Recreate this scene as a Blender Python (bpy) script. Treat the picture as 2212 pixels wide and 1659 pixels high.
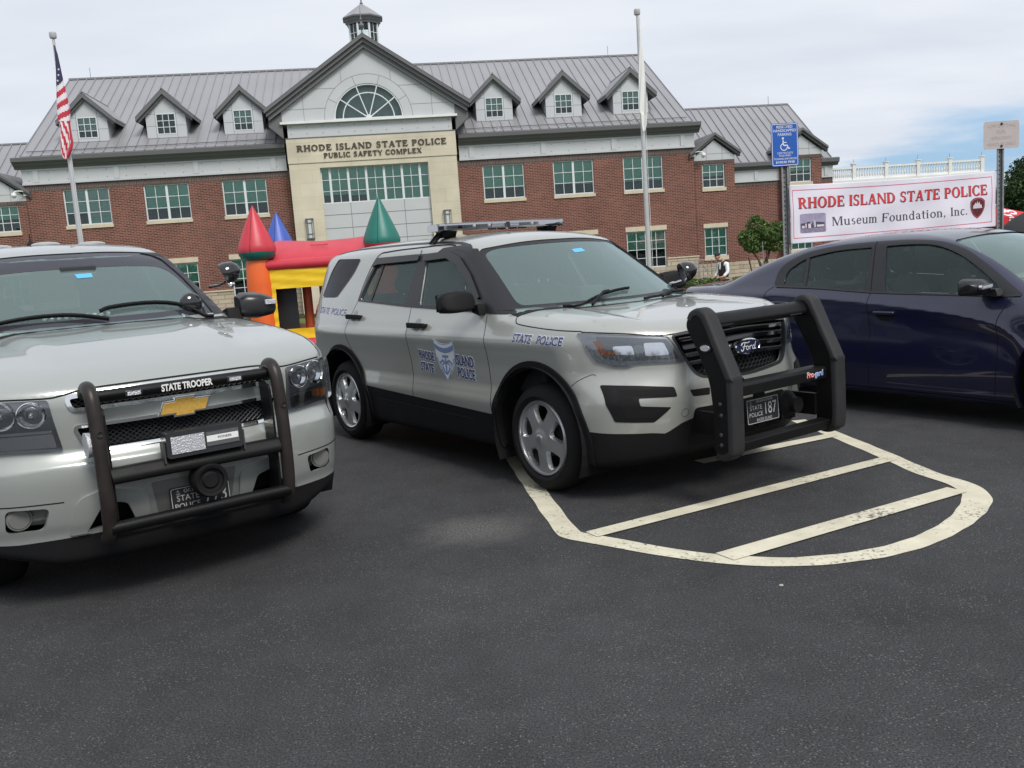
import bpy, bmesh, math, random
import numpy as np
from mathutils import Vector, Matrix
from mathutils.geometry import delaunay_2d_cdt

random.seed(7)
rng = np.random.RandomState(11)
R = math.radians
for o in list(bpy.data.objects):
    bpy.data.objects.remove(o)
SC = bpy.context.scene
COL = SC.collection

# ------------------------------------------------------------------ camera
CAM_H = 1.573
PITCH, ROLL = R(8.11), R(4.07)
cam_d = bpy.data.cameras.new('camera')
cam_d.sensor_width = 36.0
cam_d.lens = 36.0 * 1955.0 / 2212.0
cam_d.clip_start = 0.1
cam_d.clip_end = 3000
cam = bpy.data.objects.new('camera', cam_d)
COL.objects.link(cam)
fwd = Vector((0, math.cos(PITCH), -math.sin(PITCH)))
up0 = Vector((0, math.sin(PITCH), math.cos(PITCH)))
xr0 = Vector((1, 0, 0))
cx_ = xr0 * math.cos(ROLL) - up0 * math.sin(ROLL)
cu_ = up0 * math.cos(ROLL) + xr0 * math.sin(ROLL)
mw = Matrix((cx_, cu_, -fwd)).transposed().to_4x4()
mw.translation = Vector((0, 0, CAM_H))
cam.matrix_world = mw
SC.camera = cam

# ------------------------------------------------------------------ sky and sun
SUN_EL, SUN_AZ = R(50), R(150)        # azimuth measured clockwise from +Y
w = bpy.data.worlds.new('World')
SC.world = w
w.use_nodes = True
nt = w.node_tree
for n in list(nt.nodes):
    nt.nodes.remove(n)
def N(t, tree, **kw):
    n = tree.nodes.new(t)
    for k, v in kw.items():
        setattr(n, k, v)
    return n
out = N('ShaderNodeOutputWorld', nt)
bg = N('ShaderNodeBackground', nt); bg.inputs['Strength'].default_value = 1.0
sky = N('ShaderNodeTexSky', nt, sky_type='NISHITA')
sky.sun_disc = False
sky.sun_elevation = SUN_EL
sky.sun_rotation = SUN_AZ
sky.air_density = 1.0; sky.dust_density = 1.2
mul = N('ShaderNodeVectorMath', nt, operation='SCALE'); mul.inputs['Scale'].default_value = 0.115
nt.links.new(sky.outputs['Color'], mul.inputs[0])
tc = N('ShaderNodeTexCoord', nt)
sep = N('ShaderNodeSeparateXYZ', nt)
nt.links.new(tc.outputs['Generated'], sep.inputs[0])
def wm(op, a, b=None, c=None):
    n = N('ShaderNodeMath', nt, operation=op)
    for i, v in enumerate((a, b, c)):
        if v is None: continue
        if isinstance(v, (int, float)): n.inputs[i].default_value = v
        else: nt.links.new(v, n.inputs[i])
    return n.outputs[0]
zc = wm('ADD', wm('MAXIMUM', sep.outputs['Z'], 0.0), 0.10)
px_ = wm('DIVIDE', sep.outputs['X'], zc)
py_ = wm('DIVIDE', sep.outputs['Y'], zc)
cb = N('ShaderNodeCombineXYZ', nt)
nt.links.new(px_, cb.inputs[0]); nt.links.new(py_, cb.inputs[1])
mp = N('ShaderNodeMapping', nt)
mp.inputs['Scale'].default_value = (0.34, 0.62, 1.0)
mp.inputs['Rotation'].default_value = (0, 0, R(24))
nt.links.new(cb.outputs[0], mp.inputs['Vector'])
nz = N('ShaderNodeTexNoise', nt)
nz.inputs['Scale'].default_value = 1.0; nz.inputs['Detail'].default_value = 7.0
nz.inputs['Roughness'].default_value = 0.55; nz.inputs['Distortion'].default_value = 0.35
nt.links.new(mp.outputs[0], nz.inputs['Vector'])
nz2 = N('ShaderNodeTexNoise', nt)
nz2.inputs['Scale'].default_value = 2.2; nz2.inputs['Detail'].default_value = 5.0
nt.links.new(mp.outputs[0], nz2.inputs['Vector'])
# cloud cover is solid overhead and to the left, thinner low over the right-hand side
azr = wm('ARCTAN2', sep.outputs['X'], sep.outputs['Y'])
side = N('ShaderNodeMapRange', nt, interpolation_type='SMOOTHSTEP')
side.inputs['From Min'].default_value = 0.16; side.inputs['From Max'].default_value = 0.46
nt.links.new(azr, side.inputs['Value'])
side2 = N('ShaderNodeMapRange', nt, interpolation_type='SMOOTHSTEP')
side2.inputs['From Min'].default_value = 1.9; side2.inputs['From Max'].default_value = 1.0
nt.links.new(azr, side2.inputs['Value'])
low = N('ShaderNodeMapRange', nt, interpolation_type='SMOOTHSTEP')
low.inputs['From Min'].default_value = 0.22; low.inputs['From Max'].default_value = 0.05
nt.links.new(sep.outputs['Z'], low.inputs['Value'])
thin = wm('MULTIPLY', wm('MULTIPLY', side.outputs[0], low.outputs[0]), side2.outputs[0])
cov = wm('SUBTRACT', 1.0, wm('MULTIPLY', thin, 0.86))
thr = wm('ADD', wm('MULTIPLY', nz.outputs['Fac'], 0.9), wm('MULTIPLY', cov, 0.55))
cl = N('ShaderNodeMapRange', nt, interpolation_type='SMOOTHSTEP')
cl.inputs['From Min'].default_value = 0.50; cl.inputs['From Max'].default_value = 0.70
nt.links.new(thr, cl.inputs['Value'])
ramp = N('ShaderNodeValToRGB', nt)
ramp.color_ramp.elements[0].position = 0.30; ramp.color_ramp.elements[0].color = (0.56, 0.60, 0.675, 1)
ramp.color_ramp.elements[1].position = 0.70; ramp.color_ramp.elements[1].color = (0.685, 0.715, 0.765, 1)
nt.links.new(nz2.outputs['Fac'], ramp.inputs['Fac'])
mx = N('ShaderNodeMix', nt, data_type='RGBA')
nt.links.new(cl.outputs[0], mx.inputs['Factor'])
bl_ = N('ShaderNodeMix', nt, data_type='RGBA'); bl_.inputs['Factor'].default_value = 0.72
bl_.inputs[7].default_value = (0.235, 0.42, 0.66, 1)
nt.links.new(mul.outputs[0], bl_.inputs[6]); nt.links.new(bl_.outputs[2], mx.inputs[6])
nt.links.new(ramp.outputs[0], mx.inputs[7])
nt.links.new(mx.outputs[2], bg.inputs['Color'])
nt.links.new(bg.outputs[0], out.inputs[0])

sl = bpy.data.lights.new('sun', 'SUN')
sl.energy = 2.35; sl.angle = R(22); sl.color = (1.0, 0.96, 0.90)
so = bpy.data.objects.new('sun', sl); COL.objects.link(so)
sd = Vector((math.sin(SUN_AZ) * math.cos(SUN_EL), math.cos(SUN_AZ) * math.cos(SUN_EL), math.sin(SUN_EL)))
so.rotation_euler = sd.to_track_quat('Z', 'Y').to_euler()
so.location = (0, 0, 60)

SC.render.engine = 'CYCLES'
SC.view_settings.view_transform = 'Standard'
SC.view_settings.look = 'None'
SC.view_settings.exposure = 0.33
SC.view_settings.gamma = 1.0
SC.render.film_transparent = False
try:
    SC.cycles.max_bounces = 8
    SC.cycles.transparent_max_bounces = 16
except Exception:
    pass

# ------------------------------------------------------------------ materials
def mat(name, col=(0.5, 0.5, 0.5), rough=0.5, metal=0.0, spec=0.5, coat=0.0, coat_r=0.03, emit=None, var=0.0, vscale=4.0, bump=0.0, bscale=200.0, rvar=0.0):
    m = bpy.data.materials.new(name); m.use_nodes = True
    t = m.node_tree; b = t.nodes['Principled BSDF']
    b.inputs['Base Color'].default_value = (*col, 1)
    b.inputs['Roughness'].default_value = rough
    b.inputs['Metallic'].default_value = metal
    b.inputs['Specular IOR Level'].default_value = spec
    b.inputs['Coat Weight'].default_value = coat
    b.inputs['Coat Roughness'].default_value = coat_r
    if emit:
        b.inputs['Emission Color'].default_value = (*emit[:3], 1); b.inputs['Emission Strength'].default_value = emit[3]
    if var or bump or rvar:
        tcn = N('ShaderNodeTexCoord', t)
        if var or rvar:
            n = N('ShaderNodeTexNoise', t); n.inputs['Scale'].default_value = vscale; n.inputs['Detail'].default_value = 6
            t.links.new(tcn.outputs['Object'], n.inputs['Vector'])
            if var:
                mr = N('ShaderNodeMapRange', t)
                mr.inputs['From Min'].default_value = 0.3; mr.inputs['From Max'].default_value = 0.7
                mr.inputs['To Min'].default_value = 1 - var; mr.inputs['To Max'].default_value = 1 + var
                t.links.new(n.outputs['Fac'], mr.inputs['Value'])
                vm = N('ShaderNodeVectorMath', t, operation='SCALE'); vm.inputs[0].default_value = col
                t.links.new(mr.outputs[0], vm.inputs['Scale'])
                t.links.new(vm.outputs[0], b.inputs['Base Color'])
            if rvar:
                mr2 = N('ShaderNodeMapRange', t)
                mr2.inputs['From Min'].default_value = 0.3; mr2.inputs['From Max'].default_value = 0.7
                mr2.inputs['To Min'].default_value = max(0, rough - rvar); mr2.inputs['To Max'].default_value = rough + rvar
                t.links.new(n.outputs['Fac'], mr2.inputs['Value']); t.links.new(mr2.outputs[0], b.inputs['Roughness'])
        if bump:
            n2 = N('ShaderNodeTexNoise', t); n2.inputs['Scale'].default_value = bscale; n2.inputs['Detail'].default_value = 3
            t.links.new(tcn.outputs['Object'], n2.inputs['Vector'])
            bp = N('ShaderNodeBump', t); bp.inputs['Strength'].default_value = bump; bp.inputs['Distance'].default_value = 0.01
            t.links.new(n2.outputs['Fac'], bp.inputs['Height']); t.links.new(bp.outputs[0], b.inputs['Normal'])
    return m

def glass(name, tint=(0.5, 0.6, 0.57), ior=1.5, extra=0.03, rough=0.0, veil=(0.16, 0.21, 0.20), veil_f=0.0, refl=(1, 1, 1)):
    m = bpy.data.materials.new(name); m.use_nodes = True
    t = m.node_tree; t.nodes.clear()
    o = N('ShaderNodeOutputMaterial', t)
    tr = N('ShaderNodeBsdfTransparent', t); tr.inputs[0].default_value = (*tint, 1)
    gl = N('ShaderNodeBsdfGlossy', t); gl.inputs['Roughness'].default_value = rough; gl.inputs[0].default_value = (*refl, 1)
    df = N('ShaderNodeBsdfDiffuse', t); df.inputs[0].default_value = (*veil, 1)  # diffuse veil: pale sky reflection mixed into the glass as colour
    m0 = N('ShaderNodeMixShader', t); m0.inputs[0].default_value = veil_f
    t.links.new(tr.outputs[0], m0.inputs[1]); t.links.new(df.outputs[0], m0.inputs[2])
    fr = N('ShaderNodeFresnel', t); fr.inputs[0].default_value = ior
    ad = N('ShaderNodeMath', t, operation='MULTIPLY_ADD', use_clamp=True); ad.inputs[1].default_value = 1.1; ad.inputs[2].default_value = extra
    t.links.new(fr.outputs[0], ad.inputs[0])
    mxs = N('ShaderNodeMixShader', t)
    t.links.new(ad.outputs[0], mxs.inputs[0]); t.links.new(m0.outputs[0], mxs.inputs[1]); t.links.new(gl.outputs[0], mxs.inputs[2])
    t.links.new(mxs.outputs[0], o.inputs[0])
    return m

MT = {}
MT['silver'] = mat('silver_paint', (0.365, 0.375, 0.350), 0.34, 0.30, 0.5, 1.0, 0.02, var=0.02, vscale=1.5)
MT['silver2'] = mat('grey_paint', (0.335, 0.355, 0.340), 0.34, 0.28, 0.5, 1.0, 0.03, var=0.02, vscale=1.5)
MT['navy'] = mat('navy_paint', (0.0045, 0.0055, 0.034), 0.35, 0.1, 0.5, 1.0, 0.015)
MT['plastic'] = mat('black_plastic', (0.0095, 0.0095, 0.0105), 0.6, 0, 0.18, bump=0.15, bscale=900, rvar=0.08, vscale=3)
MT['pillar'] = mat('pillar_black', (0.014, 0.014, 0.017), 0.45, 0, 0.35, 0.12, 0.15)
MT['gloss'] = mat('gloss_black', (0.010, 0.010, 0.012), 0.12, 0, 0.6, 0.5, 0.03)
MT['visor'] = mat('smoked_visor', (0.009, 0.009, 0.010), 0.22, 0, 0.4)
MT['powder'] = mat('powder_coat_black', (0.0055, 0.0055, 0.006), 0.45, 0.0, 0.22, bump=0.12, bscale=700, rvar=0.07, vscale=6)
MT['rubbertrim'] = mat('rubber_trim', (0.024, 0.024, 0.026), 0.60, 0, 0.28, bump=0.2, bscale=500, var=0.12, vscale=9)
MT['bartube'] = mat('worn_black_tube', (0.026, 0.021, 0.019), 0.42, 0.1, 0.35, var=0.25, vscale=10, rvar=0.08)
MT['tyre'] = mat('tyre_rubber', (0.013, 0.013, 0.014), 0.75, 0, 0.2, bump=0.25, bscale=150, var=0.15, vscale=12)
MT['chrome'] = mat('chrome', (0.78, 0.79, 0.80), 0.10, 1.0)
MT['rim'] = mat('silver_wheel', (0.52, 0.53, 0.54), 0.30, 0.85, 0.5, 0.3, 0.1)
MT['rim2'] = mat('silver_wheel_cover', (0.42, 0.43, 0.44), 0.34, 0.6, 0.5, 0.4, 0.15)
MT['steel'] = mat('dark_steel', (0.10, 0.10, 0.105), 0.5, 0.7)
MT['disc'] = mat('brake_disc', (0.13, 0.12, 0.115), 0.45, 0.8, var=0.2, vscale=20)
MT['black'] = mat('matt_black', (0.008, 0.008, 0.009), 0.8, 0, 0.2)
MT['inter'] = mat('cabin_trim', (0.035, 0.036, 0.038), 0.75, 0, 0.3)
MT['seat'] = mat('seat_cloth', (0.045, 0.046, 0.048), 0.9, 0, 0.2, bump=0.3, bscale=300)
MT['seatg'] = mat('grey_seat_cloth', (0.14, 0.145, 0.14), 0.9, 0, 0.2, bump=0.3, bscale=300)
MT['headliner'] = mat('headliner', (0.22, 0.22, 0.21), 0.95, 0, 0.1)
MT['glass'] = glass('clear_car_glass', (0.92, 0.98, 0.96), extra=0.0, veil_f=0.06, veil=(0.22, 0.29, 0.28), refl=(.62, .74, .72))
MT['wglass'] = glass('windscreen_glass', (0.84, 0.96, 0.93), extra=0.04, veil_f=0.20, veil=(0.40, 0.53, 0.52), refl=(.76, .92, .91))  # strong veil paints in the sky's sheen on the windscreen
MT['pglass'] = glass('privacy_glass', (0.08, 0.085, 0.09), extra=0.0, refl=(.42, .42, .46))
MT['lens'] = glass('clear_lens', (0.86, 0.88, 0.90), extra=0.03)
MT['barlens'] = glass('light_bar_lens', (0.70, 0.71, 0.73), extra=0.0, refl=(.5, .5, .52))
MT['lampback'] = mat('lamp_housing', (0.38, 0.39, 0.40), 0.25, 0.5)
MT['lampmid'] = mat('lamp_bezel_grey', (0.22, 0.225, 0.235), 0.22, 0.55)
MT['reflector'] = mat('lamp_reflector', (0.80, 0.81, 0.82), 0.12, 1.0)
MT['lampdark'] = mat('dark_lamp_housing', (0.05, 0.053, 0.057), 0.25, 0.4)
MT['amber'] = mat('amber_lens', (0.62, 0.19, 0.05), 0.25, 0, 0.5, 0.5)
MT['red_lens'] = mat('red_lens', (0.36, 0.012, 0.02), 0.15, 0, 0.6, 1.0)
MT['white_decal'] = mat('white_decal', (0.74, 0.77, 0.80), 0.4, 0, 0.5, 0.4)
MT['blue_decal'] = mat('blue_decal', (0.020, 0.035, 0.17), 0.4, 0, 0.5, 0.4)
MT['lblue_decal'] = mat('pale_blue_decal', (0.20, 0.27, 0.46), 0.4, 0, 0.5, 0.4)
MT['white'] = mat('white_letters', (0.75, 0.75, 0.74), 0.45)
MT['platew'] = mat('embossed_white', (0.45, 0.46, 0.46), 0.5)
MT['plate'] = mat('plate_black', (0.016, 0.016, 0.018), 0.45)
MT['gold'] = mat('gold_emblem', (0.72, 0.44, 0.09), 0.30, 0.35, 0.5, 0.6, var=0.12, vscale=60)
MT['oval'] = mat('blue_emblem', (0.008, 0.016, 0.06), 0.15, 0.1, 0.6, 1.0)
MT['prored'] = mat('red_letters', (0.70, 0.03, 0.03), 0.4)
MT['problue'] = mat('blue_letters', (0.06, 0.20, 0.60), 0.4)
MT['sticker'] = mat('blue_sticker', (0.10, 0.42, 0.72), 0.5)
MT['led'] = mat('led_module', (0.55, 0.56, 0.60), 0.25, 0.4, bump=0.6, bscale=160)
MT['gap'] = mat('panel_gap', (0.010, 0.010, 0.010), 0.8, 0, 0.2)

# ------------------------------------------------------------------ object helpers
def link(o, parent=None):
    COL.objects.link(o)
    if parent is not None:
        o.parent = parent
    return o
def thing(name, label, cat, loc=(0, 0, 0), rz=0, group=None):
    o = bpy.data.objects.new(name, None); link(o)
    o.empty_display_size = 0.2
    o.location = loc; o.rotation_euler = (0, 0, rz)
    o['label'] = label; o['category'] = cat
    if group: o['group'] = group
    return o
def tag(o, label=None, cat=None, group=None, kind=None):
    if label: o['label'] = label
    if cat: o['category'] = cat
    if group: o['group'] = group
    if kind: o['kind'] = kind
    return o

class MB:
    def __init__(s): s.v = []; s.f = []; s.mi = []
    def add(s, vs, fs, mi=0):
        b = len(s.v); s.v += [tuple(map(float, p)) for p in vs]; s.f += [tuple(b + i for i in f) for f in fs]; s.mi += [mi] * len(fs)
        return s
    def box(s, x0, x1, y0, y1, z0, z1, mi=0):
        return s.add([(x0, y0, z0), (x1, y0, z0), (x1, y1, z0), (x0, y1, z0), (x0, y0, z1), (x1, y0, z1), (x1, y1, z1), (x0, y1, z1)],
                     [(0, 3, 2, 1), (4, 5, 6, 7), (0, 1, 5, 4), (1, 2, 6, 5), (2, 3, 7, 6), (3, 0, 4, 7)], mi)
    def prism(s, poly, a, b, axis='y', mi=0):
        """poly: 2D points; axis: extrusion axis; other coords in order x,y,z"""
        n = len(poly)
        area = sum(poly[i][0] * poly[(i + 1) % n][1] - poly[(i + 1) % n][0] * poly[i][1] for i in range(n))
        p = list(poly) if area > 0 else list(poly)[::-1]
        def P(q, c):
            return (q[0], c, q[1]) if axis == 'y' else (c, q[0], q[1]) if axis == 'x' else (q[0], q[1], c)
        if axis == 'y': a, b = max(a, b), min(a, b)
        else: a, b = min(a, b), max(a, b)
        vs = [P(q, a) for q in p] + [P(q, b) for q in p]
        fs = [tuple(range(n))[::-1], tuple(range(n, 2 * n))] + [(i, (i + 1) % n, n + (i + 1) % n, n + i) for i in range(n)]
        return s.add(vs, fs, mi)
    def tube(s, pts, r, n=12, cap=True, mi=0, closed=False):
        pts = [Vector(p) for p in pts]; m = len(pts)
        rs = r if hasattr(r, '__len__') else [r] * m
        rings = []; prev = None
        for i, p in enumerate(pts):
            a = pts[(i - 1) % m] if (closed or i > 0) else p
            b = pts[(i + 1) % m] if (closed or i < m - 1) else p
            t = (b - a).normalized()
            if prev is None:
                q = Vector((0, 0, 1)) if abs(t.z) < 0.9 else Vector((1, 0, 0))
                u = t.cross(q).normalized()
            else:
                u = (prev - t * prev.dot(t)).normalized()
            prev = u; v = t.cross(u)
            rings.append([p + (u * math.cos(2 * math.pi * k / n) + v * math.sin(2 * math.pi * k / n)) * rs[i] for k in range(n)])
        vs = [q for g in rings for q in g]; fs = []
        for i in range(m if closed else m - 1):
            j = (i + 1) % m
            for k in range(n):
                fs.append((i * n + k, i * n + (k + 1) % n, j * n + (k + 1) % n, j * n + k))
        if cap and not closed:
            fs.append(tuple(range(n))[::-1]); fs.append(tuple(range((m - 1) * n, m * n)))
        return s.add(vs, fs, mi)
    def lathe(s, prof, n=32, axis='z', c=(0, 0, 0), mi=0):
        """prof: (radius, height) list"""
        vs = []; fs = []; m = len(prof)
        for r, h in prof:
            for k in range(n):
                a = 2 * math.pi * k / n; x, y = r * math.cos(a), r * math.sin(a)
                q = (x, y, h) if axis == 'z' else (x, h, -y) if axis == 'y' else (h, x, y)
                vs.append((q[0] + c[0], q[1] + c[1], q[2] + c[2]))
        for i in range(m - 1):
            for k in range(n):
                fs.append((i * n + k, i * n + (k + 1) % n, (i + 1) * n + (k + 1) % n, (i + 1) * n + k))
        return s.add(vs, fs, mi)
    def ball(s, c, rx, ry, rz, n=16, m=10, mi=0):
        pr = []
        vs = []; fs = []
        for i in range(m + 1):
            t = math.pi * i / m
            for k in range(n):
                a = 2 * math.pi * k / n
                vs.append((c[0] + rx * math.sin(t) * math.cos(a), c[1] + ry * math.sin(t) * math.sin(a), c[2] - rz * math.cos(t)))
        for i in range(m):
            for k in range(n):
                fs.append((i * n + k, i * n + (k + 1) % n, (i + 1) * n + (k + 1) % n, (i + 1) * n + k))
        return s.add(vs, fs, mi)
    def xf(s, M):
        s.v = [tuple(M @ Vector(p)) for p in s.v]; return s
    def obj(s, name, m, parent=None, smooth=False, bevel=0, angle=35, subd=0, weld=True):
        me = bpy.data.meshes.new(name)
        me.from_pydata(s.v, [], s.f)
        if weld:
            bm = bmesh.new(); bm.from_mesh(me)
            bmesh.ops.remove_doubles(bm, verts=bm.verts, dist=1e-5)
            bm.to_mesh(me); bm.free()
        ms = m if isinstance(m, (list, tuple)) else [m]
        for q in ms: me.materials.append(MT[q] if isinstance(q, str) else q)
        if len(ms) > 1 and len(me.polygons) == len(s.mi):
            me.polygons.foreach_set('material_index', s.mi)
        o = bpy.data.objects.new(name, me); link(o, parent)
        if bevel:
            b = o.modifiers.new('bevel', 'BEVEL'); b.width = bevel; b.segments = 3; b.limit_method = 'ANGLE'; b.angle_limit = R(30); b.harden_normals = False
        if subd:
            b = o.modifiers.new('subd', 'SUBSURF'); b.levels = subd; b.render_levels = subd
        if smooth or bevel:
            me.polygons.foreach_set('use_smooth', [True] * len(me.polygons))
            try: me.set_sharp_from_angle(angle=R(angle))
            except Exception: pass
        return o

def rpoly(pts, r=0.02, n=5):
    """round the corners of a 2D polygon; r may be a list"""
    out_ = []; m = len(pts)
    for i in range(m):
        p = np.array(pts[i], float); a = np.array(pts[i - 1], float); b = np.array(pts[(i + 1) % m], float)
        rr = r[i] if hasattr(r, '__len__') else r
        la, lb = np.linalg.norm(a - p), np.linalg.norm(b - p)
        d = min(rr, la * 0.48, lb * 0.48)
        if d < 1e-4: out_.append(tuple(p)); continue
        A = p + (a - p) / la * d; B = p + (b - p) / lb * d
        for k in range(n + 1):
            t = k / n; out_.append(tuple((1 - t) ** 2 * A + 2 * t * (1 - t) * p + t * t * B))
    return out_
def scale_poly(poly, dx, dy=None):
    """offset outward by d (simple normal offset)"""
    n = len(poly); P = np.array(poly, float)
    area = 0.5 * np.sum(P[:, 0] * np.roll(P[:, 1], -1) - np.roll(P[:, 0], -1) * P[:, 1])
    s_ = 1 if area > 0 else -1
    e1 = P - np.roll(P, 1, 0); e2 = np.roll(P, -1, 0) - P
    def nrm(e):
        q = np.stack([e[:, 1], -e[:, 0]], 1); return q / (np.linalg.norm(q, axis=1, keepdims=True) + 1e-9)
    nn = nrm(e1) + nrm(e2); nn /= (np.linalg.norm(nn, axis=1, keepdims=True) + 1e-9)
    c = np.clip((nn * nrm(e1)).sum(1, keepdims=True), 0.4, 1)
    return [tuple(q) for q in P + s_ * nn * dx / c]
def resample(path, step, closed=False):
    P = [np.array(p, float) for p in path]
    if closed: P.append(P[0])
    o_ = [P[0]]
    for a, b in zip(P[:-1], P[1:]):
        L = np.linalg.norm(b - a); k = max(1, int(math.ceil(L / step)))
        for i in range(1, k + 1): o_.append(a + (b - a) * i / k)
    if closed: o_.pop()
    return o_
def smooth_path(pts, n=8):
    """Catmull-Rom through points"""
    P = [np.array(p, float) for p in pts]; P = [2 * P[0] - P[1]] + P + [2 * P[-1] - P[-2]]
    o_ = []
    for i in range(1, len(P) - 2):
        for k in range(n):
            t = k / n
            o_.append(0.5 * ((2 * P[i]) + (-P[i - 1] + P[i + 1]) * t + (2 * P[i - 1] - 5 * P[i] + 4 * P[i + 1] - P[i + 2]) * t * t + (-P[i - 1] + 3 * P[i] - 3 * P[i + 1] + P[i + 2]) * t ** 3))
    o_.append(P[-2]); return [tuple(q) for q in o_]
def pip(P, poly):
    """vectorised even-odd point in polygon"""
    x, y = P[:, 0], P[:, 1]; inside = np.zeros(len(P), bool)
    q = np.array(poly, float); a = q; b = np.roll(q, -1, 0)
    for (x0, y0), (x1, y1) in zip(a, b):
        c = ((y0 > y) != (y1 > y))
        if y1 != y0:
            inside ^= c & (x < (x1 - x0) * (y - y0) / (y1 - y0) + x0)
    return inside
def tri2d(loops, step):
    """triangulate region (even-odd over loops), with interior grid points; returns (verts, tris)"""
    vs = []; es = []
    for lp in loops:
        q = resample(lp, step, True); b = len(vs); vs += [tuple(map(float, p)) for p in q]
        es += [(b + i, b + (i + 1) % len(q)) for i in range(len(q))]
    A = np.array(vs); x0, y0 = A.min(0); x1, y1 = A.max(0)
    gx = np.arange(x0 + step * .5, x1, step); gy = np.arange(y0 + step * .5, y1, step)
    if len(gx) and len(gy):
        G = np.stack(np.meshgrid(gx, gy), -1).reshape(-1, 2); G = G + rng.uniform(-.04, .04, G.shape) * step
        ins = np.zeros(len(G), bool)
        for lp in loops: ins ^= pip(G, lp)
        G = G[ins]
        if len(G):
            d = np.full(len(G), 9e9)
            for i in range(0, len(A)):
                d = np.minimum(d, (G[:, 0] - A[i, 0]) ** 2 + (G[:, 1] - A[i, 1]) ** 2)
            G = G[d > (step * .45) ** 2]
            vs += [tuple(map(float, p)) for p in G]
    r = delaunay_2d_cdt([Vector(p) for p in vs], es, [], 0, 1e-6)
    V = np.array([(p.x, p.y) for p in r[0]]); T = np.array([f for f in r[2] if len(f) == 3])
    c = V[T].mean(1); ins = np.zeros(len(T), bool)
    for lp in loops: ins ^= pip(c, lp)
    T = T[ins]
    a = V[T]; ar = (a[:, 1, 0] - a[:, 0, 0]) * (a[:, 2, 1] - a[:, 0, 1]) - (a[:, 1, 1] - a[:, 0, 1]) * (a[:, 2, 0] - a[:, 0, 0])
    T[ar < 0] = T[ar < 0][:, ::-1]
    T = T[np.abs(ar) > 1e-9]
    return V, T

# ---- lettering ------------------------------------------------------
_txt = {}
def text_sans(s_, bold=0.0):
    k = (s_, bold)
    if k in _txt: return _txt[k]
    cu = bpy.data.curves.new('t', 'FONT'); cu.body = s_; cu.size = 1.0; cu.offset = bold; cu.resolution_u = 3
    ob = bpy.data.objects.new('t', cu); COL.objects.link(ob)
    bpy.context.view_layer.update()
    dg = bpy.context.evaluated_depsgraph_get()
    me = bpy.data.meshes.new_from_object(ob.evaluated_get(dg))
    bm = bmesh.new(); bm.from_mesh(me); bmesh.ops.triangulate(bm, faces=bm.faces)
    V = np.array([(v.co.x, v.co.y) for v in bm.verts]) if len(bm.verts) else np.zeros((0, 2))
    bm.verts.ensure_lookup_table()
    T = np.array([[v.index for v in f.verts] for f in bm.faces])
    a = V[T]; ar = (a[:, 1, 0] - a[:, 0, 0]) * (a[:, 2, 1] - a[:, 0, 1]) - (a[:, 1, 1] - a[:, 0, 1]) * (a[:, 2, 0] - a[:, 0, 0])
    T[ar < 0] = T[ar < 0][:, ::-1]
    bm.free(); bpy.data.objects.remove(ob); bpy.data.curves.remove(cu); bpy.data.meshes.remove(me)
    _txt[k] = (V, T); return V, T

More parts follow.
